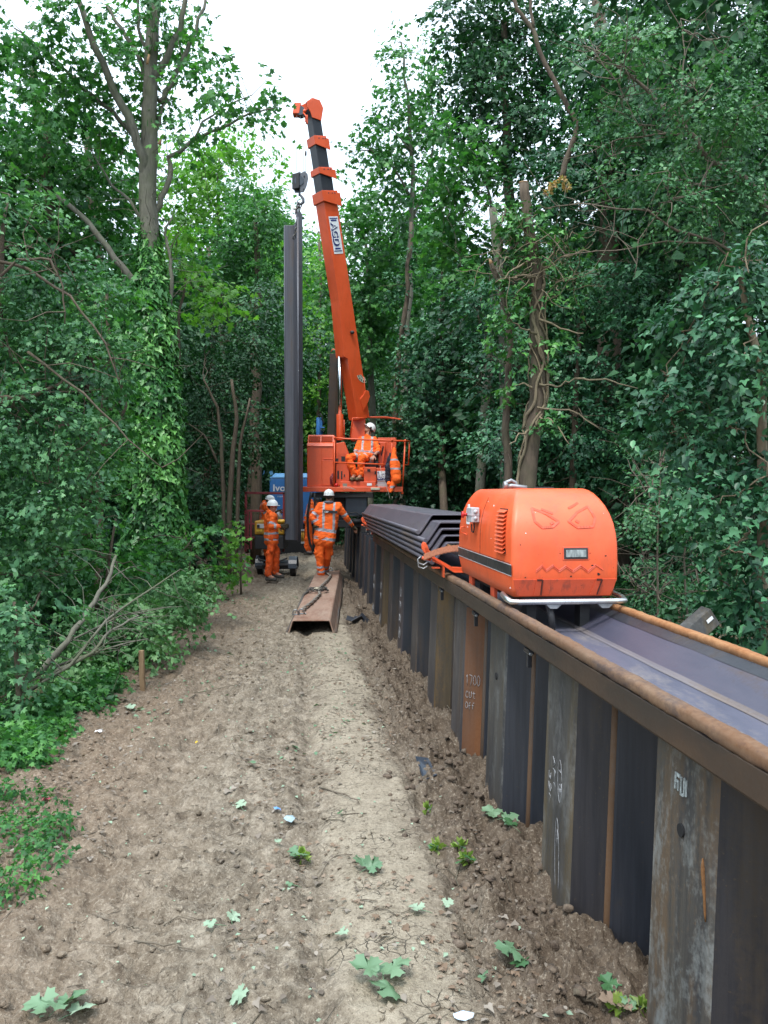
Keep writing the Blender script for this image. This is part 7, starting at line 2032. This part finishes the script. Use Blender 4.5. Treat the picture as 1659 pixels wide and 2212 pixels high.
# worker seen from behind with one hand on the wall
J = jj(16.7, dict(head=(710.5, 1072), shL=(691, 1094, .02), shR=(732, 1095, .02), elL=(674, 1117, -.08), wrL=(686, 1136, -.1), elR=(748, 1119, .1), wrR=(762, 1137, .25),
     hipL=(692, 1160), hipR=(710, 1160, .02), knL=(690.5, 1202, .02), knR=(707, 1202, .2), ankL=(694, 1240, .1), ankR=(702, 1233, .55), toeL=(690, 1243, .26), toeR=(706, 1238, .75)))
J['hdL'] = Vector((.7, .1, .1)).normalized(); J['shinbands'] = True
w2 = person('worker in orange seen from behind resting a hand on the wall', J, (0, 1, 0), (.05, 1, .02), (0, 0, 1), curls=(.6, .5), hn=(Vector((0, 1, .2)), Vector((0, 0, -1))), girth=1.15)
c = (J['shL'] + J['shR']) / 2 + Vector((0.03, -.165, -.10)); m = MB(); m.frame_box(c, Vector((.14, .0, -.012)), Vector((0, .006, 0)), UP * .028); bk = m.build('back_label', [M['black']], w2)
text_mesh('lettering', 'CBP', c + Vector((-.125, -.009, -.014)), (1, 0, -.08), UP, .036, M['white_label'], bk, bold=.02)
m = MB(); nc = J['head'] + Vector((0, -.01, -.115)); m.tube([nc + Vector((.075 * math.cos(a), .06 * math.sin(a), 0)) for a in [2 * math.pi * k / 14 for k in range(15)]], .022, 8); m.build('collar', [M['grey_collar']], w2)
# crane operator, seated and looking up
J = jj(18.45, dict(head=(798, 927, .25), shL=(809, 951, .22), shR=(779, 950, .22), elL=(818, 972, .1), wrL=(808, 985, -.12), elR=(770, 971, .1), wrR=(765, 984, -.05),
     hipL=(796, 985, .12), hipR=(784, 985, .12), knL=(781, 990, -.28), knR=(753, 989, -.28), ankL=(781, 1026, -.24), ankR=(766, 1026, -.22), toeL=(773, 1034, -.40), toeR=(761, 1034, -.38)))
J['thighband'] = True
w3 = person('seated crane operator in orange and white helmet gazing up at the hook', J, (-.4, -1, 0), (-.82, -.25, .62), (.60, .12, .80), gloves=False, short=True, boots='boot', curls=(.9, .6), hn=(Vector((-.3, 0, -1)), Vector((0, 0, -1))), loc=J['hipL'], sleeves=False, chestband=False)
m = MB(); q = J['wrL']; d = (J['wrL'] - J['elL']).normalized(); m.cyl(q - d * .02, q + d * .012, .04, 12); m.build('wristwatch', [M['black']], w3)
hc = J['head']; m = MB(); m.tube([hc + Vector((-.04, -.075, .03)), hc + Vector((-.085, -.05, .075)), hc + Vector((-.09, .03, .075))], .011, 6); m.build('glasses', [flat('clear_glasses', (.5, .5, .52), .15)], w3)
m = MB(); m.ball(hc + Vector((.03, -.09, .02)), .03, 10, 6); m.build('ear_defender', [M['black']], w3)
m = MB(); m.tube([hc + Vector((.03, -.09, .0)), hc + Vector((.0, -.08, -.07)), hc + Vector((-.01, -.07, -.12))], .008, 5); m.build('chin_strap', [M['black']], w3)
# worker bending behind the foreman
J = jj(21.3, dict(head=(583, 1082), shL=(570, 1092, .15), shR=(573, 1092, -.14), elL=(585, 1110, .2), wrL=(600, 1104, .2), elR=(578, 1112, -.2), wrR=(594, 1108, -.15),
     hipL=(571, 1137, .1), hipR=(572, 1137, -.1), knL=(578, 1178, .1), knR=(576, 1178, -.1), ankL=(580, 1219, .1), ankR=(577, 1219, -.1), toeL=(590, 1225, .1), toeR=(587, 1225, -.1)))
person('orange clad worker in white helmet mostly hidden behind the hooded one', J, (1, 0, 0), (1, -.1, -.3), (.3, 0, 1), curls=(.5, .5))
# worker bending behind the hanging pile
J = jj(26, dict(head=(684, 1083), shL=(671, 1088, .18), shR=(674, 1089, -.16), elL=(680, 1103, .2), wrL=(687, 1112, .15), elR=(675, 1106, -.25), wrR=(684, 1114, -.2),
     hipL=(664, 1121, .1), hipR=(666, 1122, -.1), knL=(670, 1155, .1), knR=(664, 1156, -.1), ankL=(668, 1189, .1), ankR=(661, 1189, -.1), toeL=(677, 1194, .1), toeR=(670, 1195, -.1)))
person('stooping worker in orange and dark helmet between the pile and the hoses', J, (1, 0, -.2), (.9, -.2, -.5), (.5, 0, .9), helm=M['black'], curls=(.5, .5))

# jacket hung over the rail
def hung():
    Y = 17.93; r = thing('hanging_jacket', 'orange high visibility jacket with dark lining hung over the platform rail', 'jacket', at(*z2(1290, 720), Y))
    j = MB(); S = lambda x, y, d=0: at(*z2(x, y), Y + d)
    for a, b, ra, rb in (((1300, 730), (1300, 900), .035, .10), ((1300, 900), (1330, 1090), .10, .12), ((1320, 1050), (1270, 1230), .07, .05), ((1345, 900), (1360, 1100), .05, .06), ((1290, 1150), (1260, 1250), .05, .045)):
        cap(j, S(*a), S(*b), ra, rb)
    bands = [(S(1300, 720), S(1300, 1250), .245, .29, .5), (S(1300, 720), S(1300, 1250), .455, .50, .5), (S(1300, 720), S(1290, 1250), .87, .92, .5)]
    fuse('shell', j, .013, [M['hivis'], M['silver']], r, bandf(bands), .012, 8, 2)
    m = MB(); cap(m, S(1255, 790, .06), S(1225, 950, .06), .04, .075); cap(m, S(1225, 950, .06), S(1228, 1130, .06), .075, .065); fuse('lining', m, .013, [M['navy']], r, None, .02, 10, 1)
    m = MB(); cap(m, S(1235, 1150, .03), S(1255, 1190, .02), .06, .05); fuse('sleeve', m, .013, [M['hivis']], r, None, .02, 10, 1)
hung()
# ------------------------------------------------------------------ things lying on the ground
M['litter_green'] = leafmat('fallen_green_leaf', [(.06, .13, .065), (.10, .19, .10), (.16, .26, .15)], .5, .15)
M['litter_pale'] = leafmat('pale_leaf_underside', [(.17, .25, .17), (.23, .32, .22), (.30, .39, .28)], .6, .1)
M['litter_dark'] = leafmat('dark_fallen_leaf', [(.03, .09, .035), (.05, .13, .05), (.06, .16, .06)], .45, .15)
M['litter_grey'] = leafmat('grey_dry_leaf', [(.09, .07, .052), (.17, .14, .11), (.27, .235, .195)], .7, .05)
M['litter_brown'] = leafmat('brown_dead_leaf', [(.10, .065, .04), (.17, .115, .075), (.26, .20, .15)], .8, .1)
def flat_leaf(px, py, size, mat, ang, name='fallen_leaf', n=1, label=None, cat='leaf', seeds=False):
    c = gpt(px, py); r = thing(name, label, cat, c); lv = Leaves(); rr = np.random.default_rng(int(px * 7 + py))
    P = []; D = []; Nn = []; S = []
    for k in range(n):
        a = ang + k * 2.1 + rr.normal(0, .3); d = np.array([math.cos(a), math.sin(a), rr.uniform(-.05, .35)]); P.append(np.array(c) + np.array([0, 0, .022 + .01 * k]) + d * .02 * (n > 1)); D.append(d)
        Nn.append(np.array([rr.normal(0, .3), rr.normal(0, .3), 1.0])); S.append(size * rr.uniform(.8, 1.1))
    # a curled, subdivided leaf: lobed blade bent along its midrib
    H = [(0, 0), (-.08, .10), (-.01, .27), (-.13, .40), (.05, .44), (.10, .58), (.24, .50), (.36, .54), (.36, .38), (.35, .25), (.54, .31), (.60, .43), (.71, .34), (.86, .31), (.80, .19), (.88, .08), (1, 0)]
    out_ = H + [(a_, -b_) for a_, b_ in H[-2:0:-1]]; V = []; L = []; C = []; b = 0; nn_ = len(out_)
    for p, d, nn, s in zip(P, D, Nn, S):
        d = unit(d); sd = unit(np.cross(nn, d)); nn = np.cross(d, sd); curl = rr.uniform(.1, .9); fold = rr.uniform(-.2, .5); ph = rr.random() * 6
        def pt(u_, v_): return p + s * (u_ * d + v_ * 1.1 * sd + (abs(v_) * fold - curl * .22 * (u_ - .4) ** 2 + .07 + .035 * math.sin(9 * v_ + ph) + .03 * math.sin(8 * u_ + 5 * v_ + ph)) * nn)
        V += [pt(.30, 0)] + [pt(u_ * .6 + .12, v_ * .55) for u_, v_ in out_] + [pt(u_, v_) for u_, v_ in out_]
        for i_ in range(nn_):
            k_ = (i_ + 1) % nn_
            L += [b, b + 1 + i_, b + 1 + k_]; C.append(3); L += [b + 1 + i_, b + 1 + nn_ + i_, b + 1 + nn_ + k_, b + 1 + k_]; C.append(4)
        b += 1 + 2 * nn_
    np_mesh('blade', np.array(V), np.array(L), np.array(C), [mat], r)
    m = MB(); e = Vector(P[0]); dd = Vector(D[0]); m.tube([e + Vector((0, 0, .002)), e - dd * size * .35 + Vector((.01, 0, .004)), e - dd * size * .7 + Vector((.02, .01, -.004))], .0016, 4); m.build('stalk', [M['litter_green']], r)
    if seeds:
        lv = Leaves(); k = 16; o = unit(rr.normal(size=(k, 3)) + np.array([0, 0, .6])); lv.add(np.array(c) + o * .01 + np.array([0, 0, .02]), o, rr.normal(size=(k, 3)), np.full(k, .045), 'quad'); lv.build('winged_seeds', LM['yellowish'], r)
LEAF = [
 (1080, 1778, .13, 'litter_green', .4, 2, 'cluster of pale and dark green leaves at the foot of the wall'),
 (1105, 1792, .11, 'litter_dark', 2.4, 1, 'dark leaf tucked beneath the pale leaf cluster by the wall'),
 (995, 1838, .06, 'litter_green', 1.2, 1, 'yellow green bunch of seeds lying on mud near the wall'),
 (1010, 1865, .09, 'litter_dark', 3.3, 2, 'pair of dark leaves beside the yellow green seeds'),
 (945, 1838, .07, 'litter_dark', 2.8, 1, 'small dark leaf left of the yellow green seeds'),
 (652, 1860, .09, 'litter_green', 2.6, 2, 'green leaves with yellow seeds in the middle of the track'),
 (785, 1890, .11, 'litter_green', .1, 2, 'spread grey green sprig on the pale cracked strip'),
 (908, 1978, .07, 'litter_pale', 1.9, 1, 'pale leaf on the right rim of the cracked strip'),
 (730, 2030, .07, 'litter_pale', 5.9, 1, 'pale lobed leaf below the spread sprig'),
 (500, 1998, .08, 'litter_pale', .9, 1, 'crumpled pale leaf on the tyre marks'),
 (462, 2010, .06, 'litter_pale', 3.0, 1, 'small crumpled pale leaf left of its larger neighbour'),
 (508, 2160, .09, 'litter_pale', 5.4, 1, 'pale star shaped leaf near the bottom edge'),
 (825, 2130, .14, 'litter_green', 4.9, 3, 'large bunch of grey green leaves at the bottom of the strip'),
 (1115, 2065, .14, 'litter_green', 2.9, 1, 'broad single green leaf with long stalk near the wall'),
 (1120, 2088, .09, 'litter_dark', 5.0, 1, 'dark underside leaf under the broad green leaf'),
 (1042, 2120, .07, 'litter_green', 4.5, 1, 'small green leaf left of the broad single leaf'),
 (1325, 2150, .10, 'litter_dark', 2.0, 1, 'upright dark leaf in the bottom corner by the wall'),
 (1335, 2188, .07, 'litter_brown', 1.2, 3, 'pinkish seed bunch at the bottom edge by the wall'),
 (1385, 2190, .09, 'litter_green', .3, 2, 'green leaves right of the pinkish seed bunch'),
 (520, 1752, .08, 'litter_pale', 1.6, 1, 'pale leaf lying upper left of the blue scrap'),
 (540, 1655, .07, 'litter_green', .2, 1, 'green leaf lying on the shaded rut below the lying pile'),
 (120, 2195, .12, 'litter_green', 1.0, 3, 'bunch of green leaves at the bottom left corner'),
 (155, 2205, .12, 'litter_pale', .6, 1, 'big pale leaf overlapping the corner leaf bunch'),
 (735, 1765, .05, 'litter_dark', 1.1, 1, 'small dark leaf at the edge of the cracked strip'),
 (960, 1965, .06, 'litter_pale', .5, 1, 'pale leaf on the dark soil right of the strip'),
 (630, 1922, .05, 'litter_green', 2.2, 1, 'tiny green leaf in the middle of the tyre marks'),
 (925, 1757, .06, 'litter_green', 1.4, 1, 'small leaf on the damp soil above the seeds'),
 (600, 1830, .04, 'litter_pale', 1.8, 1, 'tiny pale leaf under the blue grey rag'),
 (290, 1540, .12, 'litter_pale', .5, 2, 'drooping pale leaves below the wooden stake'),
 (245, 1520, .13, 'litter_green', 2.2, 3, 'wilted green sprig left of the wooden stake'),
]
for x, y, s, mt, a, n, lab in LEAF:
    flat_leaf(x, y, s * 0.78, M[mt], a, n=n, label=lab, seeds=('seed' in lab))
def scrap(px, py, s, mat, label, cat, name):
    c = gpt(px, py); r = thing(name, label, cat, c); m = MB(); rr = random.Random(px)
    n = 9; ring_ = [Vector((math.cos(k * 6.28 / n), math.sin(k * 6.28 / n) * .6, 0)) * s * rr.uniform(.6, 1.2) + Vector((0, 0, rr.uniform(.01, .035))) for k in range(n)]
    vs = [c + Vector((0, 0, .035))] + [c + v for v in ring_]; m.add(vs, [(0, 1 + k, 1 + (k + 1) % n) for k in range(n)]); m.build('crumpled_sheet', [mat], r)
scrap(628, 1778, .045, flat('blue_grey_rag', (.30, .40, .44), .8, var=.4, scale=60), 'crumpled blue grey rag on the track', 'rag', 'rag')
scrap(598, 1756, .022, M['blue_tag'], 'tiny bright blue wrapper above the rag', 'wrapper', 'wrapper')
scrap(215, 1586, .035, M['white_label'], 'scrap of white paper at the left edge of the track', 'paper scrap', 'paper_scrap')
scrap(100, 1735, .03, flat('pink_ribbon', (.5, .06, .12), .7), 'pink ribbon scrap among the left ground plants', 'ribbon', 'ribbon')
scrap(425, 1610, .014, flat('yellow_petal', (.7, .5, .02), .6), 'small yellow petal on the track', 'petal', 'petal')
scrap(1000, 2205, .035, flat('pale_blue_wrapper', (.45, .55, .68), .5), 'pale blue wrapper at the bottom edge', 'wrapper', 'wrapper')
# fallen sticks
STK = [([(690, 1706), (745, 1722), (775, 1738)], .006, 'forked grey stick on the cracked strip'), ([(1220, 1948), (1270, 1922), (1303, 1918)], .004, 'pale twig leaning on the foot of the wall'),
 ([(160, 1810), (220, 1845), (235, 1860)], .005, 'thin curved twig at the left of the track'), ([(290, 2040), (380, 2050), (420, 2060)], .004, 'long thin twig lower left'),
 ([(210, 1985), (280, 2010), (300, 2012)], .004, 'bent pale twig beside the small mound of clods'), ([(1240, 2150), (1290, 2180)], .012, 'short thick stick at the bottom by the wall'),
 ([(880, 1420), (940, 1500), (975, 1540)], .008, 'stick lying against the wall foot farther on'), ([(1000, 1860), (985, 1900), (990, 1920)], .004, 'slim upright twig by the dark leaves'), ([(470, 1600), (472, 1570), (465, 1585)], .004, 'little twig standing up in the mud'),
 ([(40, 1960), (75, 1915)], .012, 'dark stick at the lower left edge'), ([(350, 1545), (430, 1500), (520, 1480)], .006, 'long dry branch right of the wooden stake')]
for P, rr, lab in STK:
    q = [gpt(*p) + Vector((0, 0, .014)) for p in P]; r = thing('fallen_stick', lab, 'stick', q[0]); m = MB(); Q = wobble(q, .004, 4); m.tube(Q, taper(len(Q), rr, rr * .5), 6, True, .1)
    k = len(Q) // 2; m.tube([Q[k], Q[k] + Vector((random.uniform(-.06, .06), random.uniform(-.05, .08), .012))], [rr * .6, rr * .3], 5); m.build('wood', [BK['twig']], r)
def scatter():
    def field(n, mats, size, ylo, yhi, nlo, nhi, name, label, power=1.6, shape='maple', fn=None, lift=.012):
        lv = Leaves(); t = ylo + (yhi - ylo) * RNG.random(n) ** power; u = nlo + (nhi - nlo) * RNG.random(n)
        if fn is not None:
            k = fn(t, u); t = t[k]; u = u[k]; n = len(t)
        X = u * CA - t * SA; Yv = t * CA + u * SA; Z = terrain(X, Yv) + lift * RNG.random(n) + .004; a = RNG.random(n) * 6.28
        D = np.stack([np.cos(a), np.sin(a), RNG.normal(0, .15, n)], -1); Nn = np.stack([RNG.normal(0, .3, n), RNG.normal(0, .3, n), np.ones(n)], -1)
        Pz = np.stack([X, Yv, Z], -1); Sz = size * np.clip(RNG.normal(1, .35, n), .4, 2)
        if '+' in shape:
            kk = RNG.random(n) < .5; lv.add(Pz[kk], D[kk], Nn[kk], Sz[kk], shape.split('+')[0]); kk = ~kk; lv.add(Pz[kk], D[kk], Nn[kk], Sz[kk], shape.split('+')[1])
        else: lv.add(Pz, D, Nn, Sz, shape)
        o = lv.build(name, mats); tag(o, label, kind='stuff')
    clump = lambda t, u: fbm(t * .8 + 3, u * 1.4, 3) > -.02
    field(7000, M['litter_brown'], .021, 2.0, 15, -2.2, .9, 'dead_leaf_litter', 'brown dead leaf litter pressed into the track', 1.5, fn=clump)
    field(3800, M['litter_grey'], .027, 2.0, 14, -1.7, .95, 'dry_leaf_litter', 'dry grey leaf flakes lying in the middle of the track', 1.5, 'oval+ivy', fn=lambda t, u: (fbm(t * .9 + 3, u * 1.4, 3) > -.08) & (np.abs(u - .3) > .22 * RNG.random(len(u)) * 2), lift=.018)
    field(1500, M['litter_green'], .038, 5.5, 16, -2.3, .5, 'shredded_leaf_litter', 'shredded green leaves scattered over the far part of the track', .9, 'quad', fn=lambda t, u: fbm(t * .9 + 7, u * 1.6 + 2, 3) > .03)
    field(500, M['litter_pale'], .020, 2.0, 10, -1.9, .9, 'pale_leaf_litter', 'tiny pale leaf fragments over the track', 1.4, 'quad')
    # twigs
    m = MB()
    for k in range(420):
        t = 2 + 12 * random.random() ** 1.5; u = random.uniform(-2.2, 1.0); p = W(t, u, 0); a = random.random() * 6.28; L = random.uniform(.03, .16); z = lambda x, y: gz(x, y) + .007
        d = Vector((math.cos(a), math.sin(a), 0)); q = [p - d * L / 2, p + Vector((random.gauss(0, .01), random.gauss(0, .01), 0)), p + d * L / 2]
        m.tube([Vector((v.x, v.y, z(v.x, v.y))) for v in q], random.uniform(.0012, .003), 4, False)
    tag(m.build('twig_litter', [BK['twig']]), 'thin dry twigs strewn over the mud', kind='stuff')
scatter()
def undergrowth():
    lv = Leaves(); n = 105
    for k in range(n):
        t = random.uniform(2.5, 13); u = -2.1 - abs(random.gauss(0, .35)) - (0.15 if t > 6 else 0); p = W(t, u, 0); h = random.uniform(.03, .16); s = random.uniform(.022, .042)
        spray_cloud(lv, (p.x, p.y, gz(p.x, p.y) + h * .6), (.14, .14, h), 1.0, s, 'ivy', 7, .09, 0)
    for k in range(22):
        x = random.uniform(-10, 130); y = random.uniform(1690, 1880) if k < 17 else random.uniform(1880, 1960); x *= (1 if y < 1880 else .4); p = gpt(x, y)
        spray_cloud(lv, (p.x, p.y, p.z + .05), (.09, .09, .06), 0.9, .026, 'ivy', 8, .07, 0)
    for k in range(170):
        f = random.random(); x = 20 + f * 470 + random.gauss(0, 12); y = 1660 - f * 400 + random.gauss(0, 16) - 22
        p = gpt(x, y); spray_cloud(lv, (p.x, p.y, p.z + .07), (.13, .13, .09), 1.2, .045, 'maple', 8, .09, 0)
    o = lv.build('ground_cover', LM['maple']); tag(o, 'low leafy ground cover creeping along the left edge of the track', kind='stuff')
    lv = Leaves()
    for k in range(260):
        t = random.uniform(4, 24); u = -2.9 - abs(random.gauss(0, 1.4)); p = W(t, u, 0)
        spray_cloud(lv, (p.x, p.y, gz(p.x, p.y, False) + .2), (.3, .3, .28), 1.1, .08, 'maple', 10, .18, .2)
    for k in range(260):
        t = random.uniform(5, 24); u = 2.6 + abs(random.gauss(0, 1.6)); p = W(t, u, 0)
        spray_cloud(lv, (p.x, p.y, gz(p.x, p.y, False) + .25), (.3, .3, .35), 1.1, .08, 'ivy', 10, .18, .2)
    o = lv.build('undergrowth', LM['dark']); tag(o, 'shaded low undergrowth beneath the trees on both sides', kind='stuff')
undergrowth()
